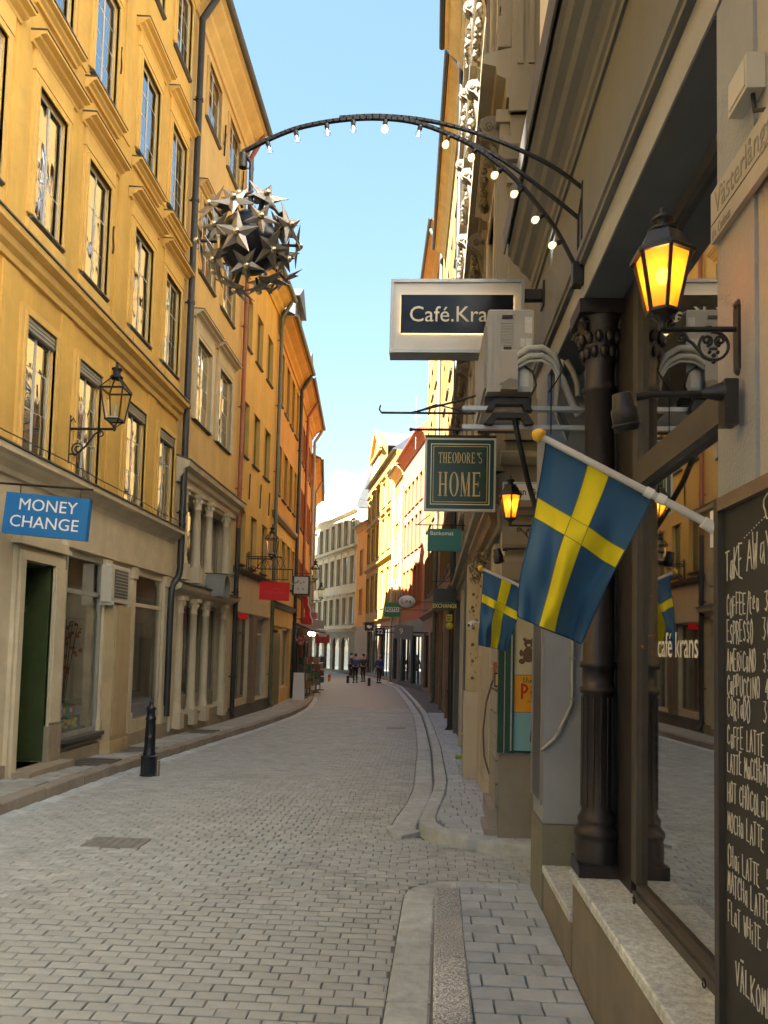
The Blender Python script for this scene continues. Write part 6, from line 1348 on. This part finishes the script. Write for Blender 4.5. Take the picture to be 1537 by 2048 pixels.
disc(m, bx, bz, .050, .065); disc(m, bx, bz+.095, .040, .038, y=Y_-.0011); disc(m, bx-.034, bz+.13, .015, .015); disc(m, bx+.034, bz+.13, .015, .015); disc(m, bx-.055, bz-.055, .028, .024, y=Y_-.0011); disc(m, bx+.055, bz-.055, .028, .024, y=Y_-.0011); disc(m, bx-.062, bz+.015, .016, .03); disc(m, bx+.062, bz+.015, .016, .03)
m.build('bear_print', M_bear, pa); m = MB(); disc(m, bx, bz+.082, .016, .012, y=Y_-.0023); m.build('muzzle_print', M_cp, pa)
chalk('Be', .115, 1.075, .065, .055, .05, M_dark, pa, .006, jit=.15, y=Y_)
M_redl = mat('poster_red', (.50,.03,.015), .5)
chalk('PiP', .02, .46, .11, .072, .058, M_redl, pb, .018, jit=.1, y=Y_); chalk('the', .03, .595, .04, .028, .022, mat('poster_olive', (.12,.10,.02), .5), pb, .006, y=Y_) if 'h' in G else None
m = MB()
for i in range(7): m.box(.07+.022*i, .085+.022*i, Y_, Y_+.001, .43, .437)
m.build('print', M_dark, pb)
chalk('MU', .11, .10, .075, .085, .07, mat('poster_navy', (.04,.01,.06), .5), pc, .028, jit=.1, y=Y_+.0008); chalk('MU', .11, .10, .075, .085, .07, mat('poster_crimson', (.42,.015,.07), .5), pc, .017, jit=.1, y=Y_-.0008)
s = root('door_notice', (.655, 6.70, 1.35), 'small framed buff notice beside the green display case', 'notice'); m = MB(); m.box(-.03, .05, -.02, .02, 0, .12); m.build('frame', M_darkwood, s); m = MB(); m.box(-.022, .042, -.024, -.0205, .012, .108); m.build('paper', mat('buff_paper', (.52,.42,.22), .7), s)
s = root('hose', (.62, 7.5, .20), 'thin brown hose hanging in a loop on the grey corner wall', 'hose'); m = MB(); m.tube([(.03,-.7,1.28),(-.0,-.65,1.18),(-.045,-.6,1.0),(-.065,-.56,.75),(-.05,-.52,.52),(-.0,-.48,.36)], .009, 6); m.build('tube', mat('brown_hose', (.16,.085,.06), .5), s); m = MB(); m.box(.0, .05, -.74, -.66, 1.2, 1.36); m.build('hose_bracket', mat('rust_bracket', (.34,.13,.07), .6), s)
s = root('security_camera', (.60, 9.6, 1.98), 'small white dome camera on the ivory shopfront post', 'camera'); m = MB(); m.ball((.0,0,.0), .045, 12, 8); m.box(.0, .12, -.02, .02, .02, .05); m.build('housing', M_white, s); m = MB(); m.ball((-.03,-.03,-.01), .018, 8, 6); m.build('lens', M_dark, s)
# panel on the far cafe pier and the conduit
s = root('wall_panel', (.80, 5.49, .68), 'tall narrow grey framed board fixed to the far café pier', 'board', None, R(-90)); m = MB(); m.bbox(0, .38, -.014, -.006, 0, 1.25, .002); m.build('board', mat('board_dark', (.05,.05,.052), .4, var=.1), s)
m = MB(); m.box(.38, .41, -.022, -.006, -.01, 1.26); m.box(-.025, -.0, -.022, -.006, -.01, 1.26); m.box(.0, .38, -.022, -.006, 1.251, 1.275); m.build('frame', mat('board_frame_grey', (.30,.295,.285), .4, .4, var=.12, vs_=6), s)
s = root('conduit', (.93, 5.035, 1.2), 'light grey bent conduit pipe on the dark grey far pier', 'conduit'); m = MB(); m.tube([(.04,0,.68),(.04,0,.20),(.035,0,.12),(-.02,0,.0),(-.07,0,-.10),(-.15,0,-.17)], .012, 8); m.build('pipe', mat('conduit_grey', (.36,.36,.36), .5), s)
m = MB()
for p in ((.04,.42),(.04,.16),(-.045,-.05)): m.box(p[0]-.018, p[0]+.018, -.016, .03, p[1]-.01, p[1]+.01)
m.build('clip', M_steel, s)
# yellow kick scooter leaning on the wall
s = root('kick_scooter', (.66, 11.1, gz(11.1)+.09), 'yellow kick scooter parked against the shop wall on the far pavement', 'scooter'); M_ys = mat('scooter_yellow', (.62,.52,.02), .4, var=.05)
m = MB(); m.tube([(-.0,-.20,.10),(.05,-.13,.55)], .022, 8); m.build('stem', M_ys, s); m = MB(); m.tube([(-.10,-.14,.52),(.12,-.12,.58)], .016, 8); m.build('handlebar', M_ys, s); m = MB(); m.bbox(-.05, .05, -.2, .40, .09, .125, .01); m.build('deck', M_ys, s)
for yy in (-.23, .45): q = MB(); q.lathe([(.03,-.02),(.075,-.02),(.085,-.01),(.085,.01),(.075,.02),(.03,.02)], 16, (0,yy,.085), M=Matrix.Rotation(pi/2, 3, 'Y')); q.build('wheel', M_iron, s)
m = MB(); m.box(-.16, -.05, -.08, .04, .16, .21); m.build('basket', mat('lime_plastic', (.30,.42,.02), .5), s)

# ------------------------------------------------------------------ left side street furniture
def street_lantern(loc, arm, lab):
    L_ = root('street_lantern', loc, lab, 'street lamp', 'iron street lanterns on scroll arms along the left houses'); n = 4
    def sq(pr, mb_): mb_.lathe(pr, 4, smooth=False)
    m = MB()
    for k in range(4):
        t = pi/2*k+pi/4; c_, s_ = cos(t), sin(t)
        m.tube([(.135*c_,.135*s_,.10),(.215*c_,.215*s_,.50)], .012, 4); m.tube([(.22*c_,.22*s_,.515),(.075*c_,.075*s_,.66)], .012, 4); m.tube([(.13*c_,.13*s_,.09),(.06*c_,.06*s_,.04),(.0,.0,-.02)], .010, 4)
    for r_, z in ((.222, .50), (.14, .09)):
        P = [(r_*cos(pi/2*k+pi/4), r_*sin(pi/2*k+pi/4), z) for k in range(5)]
        for a, b in zip(P[:-1], P[1:]): m.tube([a, b], .016 if z > .3 else .013, 4)
    sq([(.25,.505),(.262,.512),(.225,.53),(.20,.535)], m) if False else None
    m.build('cage', M_iron, L_)
    m = MB(); m.lathe([(.07,.655),(.085,.67),(.09,.69),(.06,.705),(.05,.74),(.055,.775),(.075,.79),(.07,.805),(.03,.815),(.02,.85),(.012,.87)], 12); m.ball((0,0,.885), .022, 8, 6); m.lathe([(.012,-.06),(.02,-.04),(.03,-.02),(.018,-.0),(.02,.03)], 10); m.build('finial', M_iron, L_)
    gp = M_lglass
    for k in range(4):
        a, b = pi/2*k+pi/4, pi/2*(k+1)+pi/4
        for pr in ((.135,.10,.212,.495),(.218,.52,.078,.655)):
            q = MB(); q.add([(pr[0]*cos(a),pr[0]*sin(a),pr[1]),(pr[0]*cos(b),pr[0]*sin(b),pr[1]),(pr[2]*cos(b),pr[2]*sin(b),pr[3]),(pr[2]*cos(a),pr[2]*sin(a),pr[3])], [(0,1,2,3)]); q.build('lantern_pane', gp, L_)
    m = MB(); m.lathe([(.09,.095),(.10,.11),(.085,.13),(.03,.14)], 12); m.tube([(0,0,.14),(0,0,.30)], .016, 8); m.build('lamp_holder', mat('lamp_white', (.5,.5,.47), .5), L_)
    A = -arm; m = MB(); m.tube([(0,0,-.03),(A,0,-.03)], .018, 6); m.tube([(A+.01,0,.12),(A+.01,0,-.50)], .016, 6); m.ball((A+.01,0,.14), .022, 6, 5); m.tube([(A+.01,0,.05),(A+.06,0,.12),(A+.09,0,.06)], .01, 5)
    m.tube([(A+.03,0,-.38)]+[(A+.13+.10*cos(t), 0, -.30+.10*sin(t)) for t in [-2.3+i*.45 for i in range(0, 2)]]+[(A*.6,0,-.26),(A*.42,0,-.10),(A*.30,0,-.055)], .012, 6)
    m.tube([(A+.14+.09*(1-i/24*.75)*cos(-2.0-i*.42), 0, -.30+.09*(1-i/24*.75)*sin(-2.0-i*.42)) for i in range(24)], .011, 6); m.tube([(A*.30+.045*(1-i/16*.7)*cos(1.6-i*.45), 0, -.10+.045*(1-i/16*.7)*sin(1.6-i*.45)) for i in range(16)], .009, 6)
    m.build('scroll_arm', M_iron, L_); return L_
M_lglass = glass_clear('lantern_glass', .05, tint=(.93,.93,.88))
l1 = street_lantern((-4.22, 10.05, 4.56), .63, 'nearest iron street lantern on a scroll arm over the yellow house shop cornice')
for (x, y_, z, lab) in ((-4.05, 20.2, 4.0, 'second street lantern, in front of the light orange house with green windows'), (-4.35, 30.6, 4.3, 'third street lantern, in front of the deep orange house by the grey pipes'), (-4.95, 37.0, 3.95, 'farthest street lantern where the street bends')):
    c = copy_tree(l1); c.location = (x, y_, z); c['label'] = lab
# wide openwork bracket under the second lantern
s = root('sign_bracket', (-4.76, 20.4, 3.6), 'openwork iron bracket in front of the green windows holding the red sign', 'bracket'); m = MB(); m.tube([(0,0,.45),(.95,0,.45)], .016, 5); m.tube([(.30,0,.12),(1.25,0,.12)], .014, 5); m.tube([(.30,0,.45),(.30,0,.12)], .014, 5); m.tube([(1.25,0,.12),(1.25,0,-.2)], .014, 5); m.tube([(0,0,.55),(0,0,-.15)], .016, 5)
for i in range(5): m.tube([(.36+.14*i,0,.44),(.50+.14*i,0,.13)], .008, 4); m.tube([(.50+.14*i,0,.44),(.36+.14*i,0,.13)], .006, 4)
m.build('iron_frame', M_iron, s)
# money change sign
s = sign('hanging_sign', (-4.155, 8.2, 2.80), 'blue hanging sign with white MONEY CHANGE lettering', rz=R(-3)); M_blue = mat('sign_blue', (.010,.155,.42), .4, var=.06, vs_=4)
m = MB(); m.prism([(-.50,.03),(.475,-.055),(.505,.405),(-.46,.485)], 'y', -.035, .035); m.build('box', M_blue, s)
T = Matrix.Rotation(R(4.6), 4, 'Y')
text('MONEY', .185, M_white, T @ Matrix.Translation((-.0,-.037,.318)) @ FACE, s, .0, 1.06); text('CHANGE', .185, M_white, T @ Matrix.Translation((-.02,-.037,.128)) @ FACE, s, .0, 1.06)
m = MB(); m.tube([(-.75,0,.60),(.52,0,.515)], .013, 6)
for x in (-.32, .38): m.tube([(x,0,.45-.08*x),(x,0,.56-.07*x)], .006, 5)
m.build('bar', M_iron, s)
# air conditioner on the yellow house
s = root('air_conditioner', (-4.85, 11.62, 2.26), 'beige air conditioner unit above the boxed pipe duct between shop windows', 'air conditioner'); m = MB(); m.bbox(.03, .19, -.36, .34, 0, .56, .012); m.build('case', mat('ac_beige', (.60,.55,.44), .5, var=.06), s)
m = MB(); m.box(.191, .200, -.25, .26, .07, .50); m.build('fan_grille', mat('ac_grille_dark', (.13,.125,.11), .6), s)
m = MB()
for i in range(8): m.box(.2005, .206, -.24, .25, .10+.05*i, .112+.05*i)
m.build('grille_bar', M_plast, s); m = MB(); m.box(0, .21, -.32, -.28, -.05, -.002); m.box(0, .21, .28, .32, -.05, -.002); m.build('bracket', M_fwhite, s)
# bollard
s = bo_ = root('bollard', (-3.60, 10.2, gz(10.2)), 'black cast iron bollard with stepped shaft standing on the setts by the left kerb', 'bollard'); M_bol = mat('bollard_black', (.022,.025,.030), .36, .3, var=.25, vs_=10, bump=.15, bs=60)
m = MB(); m.lathe([(.165,0),(.165,.02),(.150,.03),(.150,.23),(.160,.245),(.155,.26),(.125,.275)], 8, smooth=False); m.build('base', M_bol, s)
m = MB(); m.lathe([(.12,.27),(.122,.30),(.108,.32),(.110,.335),(.100,.36),(.092,.48),(.100,.49),(.104,.51),(.094,.525),(.085,.55),(.080,.72),(.094,.735),(.098,.76),(.088,.775),(.078,.79),(.074,.86),(.090,.875),(.092,.90),(.06,.915),(.045,.93),(.035,.945),(.045,.965),(.038,.985),(.012,1.0),(.012,1.02),(.002,1.03)], 18); m.build('shaft', M_bol, s)
m = MB()
for k in range(8): t = 2*pi*k/8; m.tube([(.100*cos(t),.100*sin(t),.37),(.086*cos(t),.086*sin(t),.71)], .010, 5)
m.build('rib', M_bol, s)
m = MB(); m.box(.17, .20, -.05, .05, 0, .20); m.build('stone_stop', M_stone, s); bo_.scale = (.70,.70,1)
# small far bollards
for x, y_, nm, c in ((-5.75, 48.0, 'red', (.45,.09,.03)), (-4.45, 46.5, 'black', (.03,.03,.03)), (-2.95, 43.5, 'black', (.03,.03,.03))):
    s = root('bollard', (x, y_, gz(y_)), {('red'):'low orange red bollard at the far end of the road', ('black'):'low black bollard at the far end, %s' % ('beside the orange one' if x < -4 else 'nearest the right kerb')}[nm], 'bollard', 'low bollards at the bend'); m = MB(); m.lathe([(.11,0),(.10,.03),(.085,.05),(.08,.36),(.10,.38),(.09,.42),(.03,.45)], 10); m.build('shaft', mat('low_bollard_'+nm, c, .5), s)
# signs and banners on the left
s = rs_ = sign('hanging_sign', (-4.15, 21.3, 2.92), 'plain bright red hanging sign by the shop fascia'); m = MB(); m.prism([(-.475,.03),(.44,0),(.455,.56),(-.455,.585)], 'y', -.04, .04); m.build('panel', mat('sign_red', (.80,.008,.008), .45, var=.05), s); q = MB(); q.tube([(-.30+.028*k, -.043, .26+.035*sin(k*1.7)+.015*sin(k*.9)) for k in range(22)], .007, 4); q.tube([(-.05+.03*k, -.043, .36+.03*sin(k*1.9)) for k in range(7)], .006, 4); q.build('faint_script', mat('faint_red_letter', (.85,.10,.07), .5), s)
m = MB(); m.tube([(-.3,0,.58),(-.3,0,.66)], .008, 5); m.tube([(.3,0,.57),(.3,0,.66)], .008, 5); m.tube([(-.65,0,.66),(.4,0,.66)], .01, 5); m.build('bar', M_iron, s); rs_.scale = (.92,)*3
s = sign('hanging_sign', (-4.72, 19.02, 2.31), 'tiny red sign on the drainpipe beside the cream fascia'); m = MB(); m.bbox(.13, .36, -.015, .015, 0, .15, .003); m.box(.0, .13, -.01, .01, .06, .09); m.build('panel', mat('sign_red', (.80,.008,.008), .45), s)
s = sign('hanging_sign', (-4.17, 26.0, 3.42), 'square white sign with rounded black frame and little pictures'); m = MB(); m.bbox(-.30, .30, -.05, .05, 0, .66, .03); m.build('frame', M_dark, s); m = MB(); m.bbox(-.235, .245, -.058, -.051, .045, .615, .002); m.build('face', mat('white_face', (.66,.65,.60), .5, var=.05), s)
m = MB(); m.tube([(-.42,-.062,.30),(-.25,-.062,.37),(-.12,-.062,.45)], .022, 5); m.build('brush_print', mat('mint', (.10,.42,.30), .5), s); m = MB(); m.prism([(-.14,.42),(-.06,.40),(-.05,.50),(-.12,.52)], 'y', -.061, -.0585); m.build('tip_print', mat('pink', (.75,.30,.28), .5), s)
m = MB()
for x, z in ((-.10,.20),(.08,.20),(.10,.44),(.0,.40)): m.prism([(x+.03*cos(t), z+.035*sin(t)) for t in [i*pi/4 for i in range(8)]], 'y', -.061, -.0585)
m.build('dot_print', mat('olive_print', (.30,.30,.18), .6), s); m = MB(); m.tube([(-.3,0,.75),(.35,0,.75)], .01, 5); m.tube([(0,0,.66),(0,0,.75)], .01, 5); m.build('bar', M_iron, s)
s = root('banner', (-4.30, 28.0, 2.55), 'slanting red cloth banner with a white edge below the square white sign', 'banner'); m = MB(); n = 12
V = [(-.14+.20*i/n+.10*j+.02*sin(i*1.3), .03*sin(i*.9+j), .95-.95*i/n) for i in range(n+1) for j in (0, 1, 2)]
m.add(V, [(3*i+j, 3*i+j+1, 3*i+j+4, 3*i+j+3) for i in range(n) for j in (0, 1)], 0, True); m.build('cloth', mat('banner_red', (.62,.03,.03), .7), s); m = MB(); m.tube([(V[3*i+2][0], V[3*i+2][1], V[3*i+2][2]) for i in range(n+1)], .025, 5); m.build('edge', M_white, s); m = MB(); m.tube([(-.5,0,.97),(.15,0,.97)], .012, 5); m.build('rod', M_iron, s)
s = root('round_vent', (-4.75, 16.75, 2.72), 'grey round topped lamp hood projecting from the stone column front', 'lamp hood'); m = MB(); m.prism([(-.27,.0),(-.27,.25)]+[(.27*cos(t), .25+.27*sin(t)) for t in [pi-i*pi/10 for i in range(1, 10)]]+[(.27,.25),(.27,0),(.22,0),(.22,.24)]+[(.22*cos(t), .24+.22*sin(t)) for t in [i*pi/10 for i in range(1, 10)]]+[(-.22,.24),(-.22,0)], 'x', .0, .42); m.build('hood', mat('hood_grey', (.24,.24,.21), .5, .3, var=.15), s)
m = MB(); m.tube([(0,-.30,.48),(.25,-.30,.48),(.6,-.05,.47)], .012, 5); m.tube([(.0,.3,.47),(.6,.3,.47)], .01, 5); m.build('stay', M_iron, s)
# goods and small shop signs crowding the far left shopfronts
LFT = [('sign', -4.55, 30.2, 2.55, .35, .30, (.55,.04,.05), 'small dark red shop sign over the far left awning'), ('sign', -4.9, 33.5, 2.9, .55, .28, (.45,.16,.22), 'dusky pink shop sign beyond the red banner'), ('sign', -4.75, 35.0, 2.5, .5, .4, (.40,.42,.44), 'pale grey shop sign beside the far lantern'), ('sign', -5.0, 38.5, 2.2, .4, .35, (.66,.66,.63), 'white square shop sign far down the left side'), ('sign', -5.6, 43, 1.9, .8, .5, (.36,.05,.05), 'wine red awning board at the far left corner')]
for k, x, y_, z, w_, h_, c, lab in LFT:
    s = sign('hanging_sign', (x, y_, z), lab, group='small signs along the far left shops'); m = MB(); m.bbox(-w_/2, w_/2, -.05, .05, 0, h_, .01); m.build('panel', mat('farsign_%d' % int(y_), c, .5, var=.15, vs_=12), s); m = MB(); m.tube([(-w_/2-.4,0,h_*.7),(w_/2,0,h_*.7)], .012, 5); m.build('bar', M_iron, s)
s = root('shop_awning', (-4.93, 29.3, 2.25), 'dark awning with two glowing lamps at the deep orange shops', 'awning'); m = MB(); m.prism([(0,.35),(.75,.05),(.75,.0),(0,.28)], 'y', .0, 4.2); m.build('canvas', mat('awning_dark', (.05,.025,.035), .8), s)
for i in range(2): q = MB(); q.ball((.62,.05+.9*i,-.08), .085, 8, 6); q.build('lamp', emit('awning_lamp', (1,.82,.5), 1.5), s)
random.seed(9)
for i in range(6):
    x, y_ = -4.55+random.uniform(-.1,.1)-(.035*max(0, i-2)), 29.6+1.15*i; g0 = gz(y_)+.115
    s = root('postcard_rack', (x, y_, g0), 'crowded rack of souvenirs outside the far left shops, %s from the near end' % ('first second third fourth fifth sixth seventh eighth ninth'.split()[i]), 'rack', 'souvenir racks on the far left pavement'); m = MB(); m.tube([(0,0,0),(0,0,1.6)], .02, 6); m.lathe([(.2,0),(.2,.03),(.02,.05)], 10); m.build('stand', M_iron, s)
    for k in range(3):
        for lv in range(4):
            t = 2*pi*k/3+i; q = MB(); q.box(-.11, .11, -.01, .01, 0, .26); o = q.build('card', mat('card_%d' % ((i+k+lv) % 6), [(.25,.06,.05),(.32,.29,.24),(.06,.08,.16),(.26,.20,.07),(.16,.15,.14),(.05,.10,.07)][(i+k+lv) % 6], .6, var=.4, vs_=14), s); o.location = (.13*cos(t), .13*sin(t), .35+.31*lv); o.rotation_euler = (0, 0, t+pi/2)
s = root('pink_blossom_basket', (-4.35, 27.6, 1.9), 'hanging basket of pink and white blossom outside the green shop entrance', 'flower basket'); m = MB()
for i in range(90):
    d = Vector((random.gauss(0,1), random.gauss(0,1), random.gauss(0,.7))).normalized()*random.uniform(.1,.24); a = Vector((random.gauss(0,1), random.gauss(0,1), random.gauss(0,1))).normalized()*.05; b = a.cross(Vector((.3,.5,.8))); m.add([d-a, d+b, d+a, d-b], [(0,1,2,3)], i % 3)
m.build('blossom', [mat('blossom_a', (.65,.25,.2), .8), mat('blossom_b', (.7,.62,.55), .8), mat('blossom_c', (.5,.08,.07), .8)], s); m = MB(); m.tube([(0,0,.1),(0,0,.5),(-.35,0,.55)], .012, 5); m.build('hook', M_iron, s)
s = root('a_board', (-4.45, 27.9, gz(27.9)+.115), 'white pavement board leaning by the blossom basket', 'pavement sign'); m = MB(); m.prism([(-.22,0),(.22,0),(.19,1.0),(-.19,1.0)], 'y', -.03, .02); m.build('panel', M_white, s); m = MB(); m.tube([(-.2,.3,0),(-.15,0,.95)], .012, 5); m.tube([(.2,.3,0),(.15,0,.95)], .012, 5); m.build('leg', M_fbrown, s)
s = root('overhead_cable', (-4.6, 43.0, 10.3), 'thin cable strung across the far end of the street', 'cable'); m = MB(); m.tube([(0+5.5*i/12, 3*i/12, -.25*sin(pi*i/12)) for i in range(13)], .008, 4); m.build('wire', M_iron, s)
# television aerials
for x, y_, z, lab in ((-.55, 38.5, 12.6, 'thin television aerial above the salmon pink house'), (-5.8, 33.0, 13.4, 'thin television aerial above the bright orange house')):
    s = root('aerial', (x, y_, z), lab, 'aerial'); m = MB(); m.tube([(0,0,-.8),(0,0,1.9)], .018, 5); m.tube([(-.35,0,.4),(.35,0,.4)], .012, 4); m.tube([(-.25,0,.9),(.25,0,.9)], .012, 4); m.build('mast', M_steel, s)

# ------------------------------------------------------------------ people
def person(loc, rz, lab, top, legs, hairc, stride=.22, bag=None):
    P_ = root('person', loc, lab, 'person', None, rz)
    J = {'pel':(0,0,.93),'sp':(0,.0,1.12),'ch':(0,.0,1.34),'nk':(0,.02,1.50),'hd':(0,.03,1.62),'hdt':(0,.03,1.72),
         'hl':(.09,0,.88),'kl':(.10,stride*.5,.50),'al':(.10,stride*.15,.09),'tl':(.11,stride*.15+.14,.03),'hr':(-.09,0,.88),'kr':(-.10,-.02,.48),'ar':(-.10,-stride*.9,.10),'tr':(-.11,-stride*.9+.13,.03),
         'sl':(.18,0,1.40),'el':(.24,-.06,1.14),'wl':(.24,.05,.92),'fl':(.235,.09,.82),'sr':(-.18,0,1.40),'er':(-.24,-.02,1.14),'wr':(-.24,.12,.93),'fr':(-.235,.16,.84)}
    E_ = [('pel','sp'),('sp','ch'),('ch','nk'),('nk','hd'),('hd','hdt'),('pel','hl'),('hl','kl'),('kl','al'),('al','tl'),('pel','hr'),('hr','kr'),('kr','ar'),('ar','tr'),('ch','sl'),('sl','el'),('el','wl'),('wl','fl'),('ch','sr'),('sr','er'),('er','wr'),('wr','fr')]
    rad = dict(pel=.14,sp=.13,ch=.15,nk=.055,hd=.095,hdt=.075,hl=.10,kl=.065,al=.045,tl=.035,hr=.10,kr=.065,ar=.045,tr=.035,sl=.065,el=.048,wl=.034,fl=.035,sr=.065,er=.048,wr=.034,fr=.035)
    def skin(keys, edges, gr, name, mt, par, cut=None):
        ks = list(keys); me = bpy.data.meshes.new(name); me.from_pydata([J[k] for k in ks], [(ks.index(a), ks.index(b)) for a, b in edges], [])
        o = bpy.data.objects.new(name, me); col.objects.link(o); md = o.modifiers.new('skin', 'SKIN'); md.use_smooth_shade = True
        for i, k in enumerate(ks): sv = me.skin_vertices[0].data[i]; sv.radius = (rad[k]*gr, rad[k]*gr*.9); sv.use_root = (i == 0)
        o.modifiers.new('sub', 'SUBSURF').levels = 1
        dg = bpy.context.evaluated_depsgraph_get(); dg.update(); m2 = bpy.data.meshes.new_from_object(o.evaluated_get(dg)); bpy.data.objects.remove(o)
        m2.materials.clear(); m2.materials.append(mt); m2.polygons.foreach_set('use_smooth', [True]*len(m2.polygons)); return link(name, m2, par)
    skin(J.keys(), E_, 1.0, 'body', mat('skin', (.50,.30,.21), .6), P_)
    jk = ['pel','sp','ch','sl','el','wl','sr','er','wr']; skin(jk, [e for e in E_ if e[0] in jk and e[1] in jk], 1.22, 'jacket', mat('jacket_'+lab[:6], top, .8, var=.15), P_)
    tk = ['pel','hl','kl','al','hr','kr','ar']; skin(tk, [e for e in E_ if e[0] in tk and e[1] in tk], 1.14, 'trousers', mat('trousers_'+lab[:6], legs, .85, var=.15), P_)
    m = MB(); m.ball((0,.015,1.70), .098, 12, 8, 0, (1,1.05,.95)); m.build('hair', mat('hair_'+lab[:6], hairc, .8), P_)
    for sx in (-1, 1): q = MB(); q.bbox(sx*.11-.045, sx*.11+.045, (stride*.15-.05 if sx > 0 else -stride*.9-.05), (stride*.15+.20 if sx > 0 else -stride*.9+.19), .0, .085, .02); q.build('shoe', M_dark, P_)
    if bag: q = MB(); q.bbox(-.13, .13, -.30, -.15, 1.02, 1.42, .04); q.build('backpack', mat('bag_'+lab[:6], bag, .7), P_)
person((-2.62, 47.5, gz(47.5)), R(200), 'white haired person in a blue jacket walking by the dark shopfront', (.03,.09,.30), (.03,.03,.04), (.60,.58,.55))
person((-4.05, 47.0, gz(47.0)), R(10), 'person with a blue backpack and dark clothes walking away', (.04,.045,.07), (.02,.02,.025), (.05,.035,.025), bag=(.04,.10,.32))
person((-3.72, 49.0, gz(49)), R(20), 'person in black walking just beyond the backpack wearer', (.025,.025,.03), (.03,.03,.03), (.03,.02,.015))
person((-5.15, 56.0, gz(56)), R(-70), 'person in a dark green coat standing at the far shop arches', (.03,.07,.06), (.04,.04,.04), (.06,.045,.03), stride=.06)
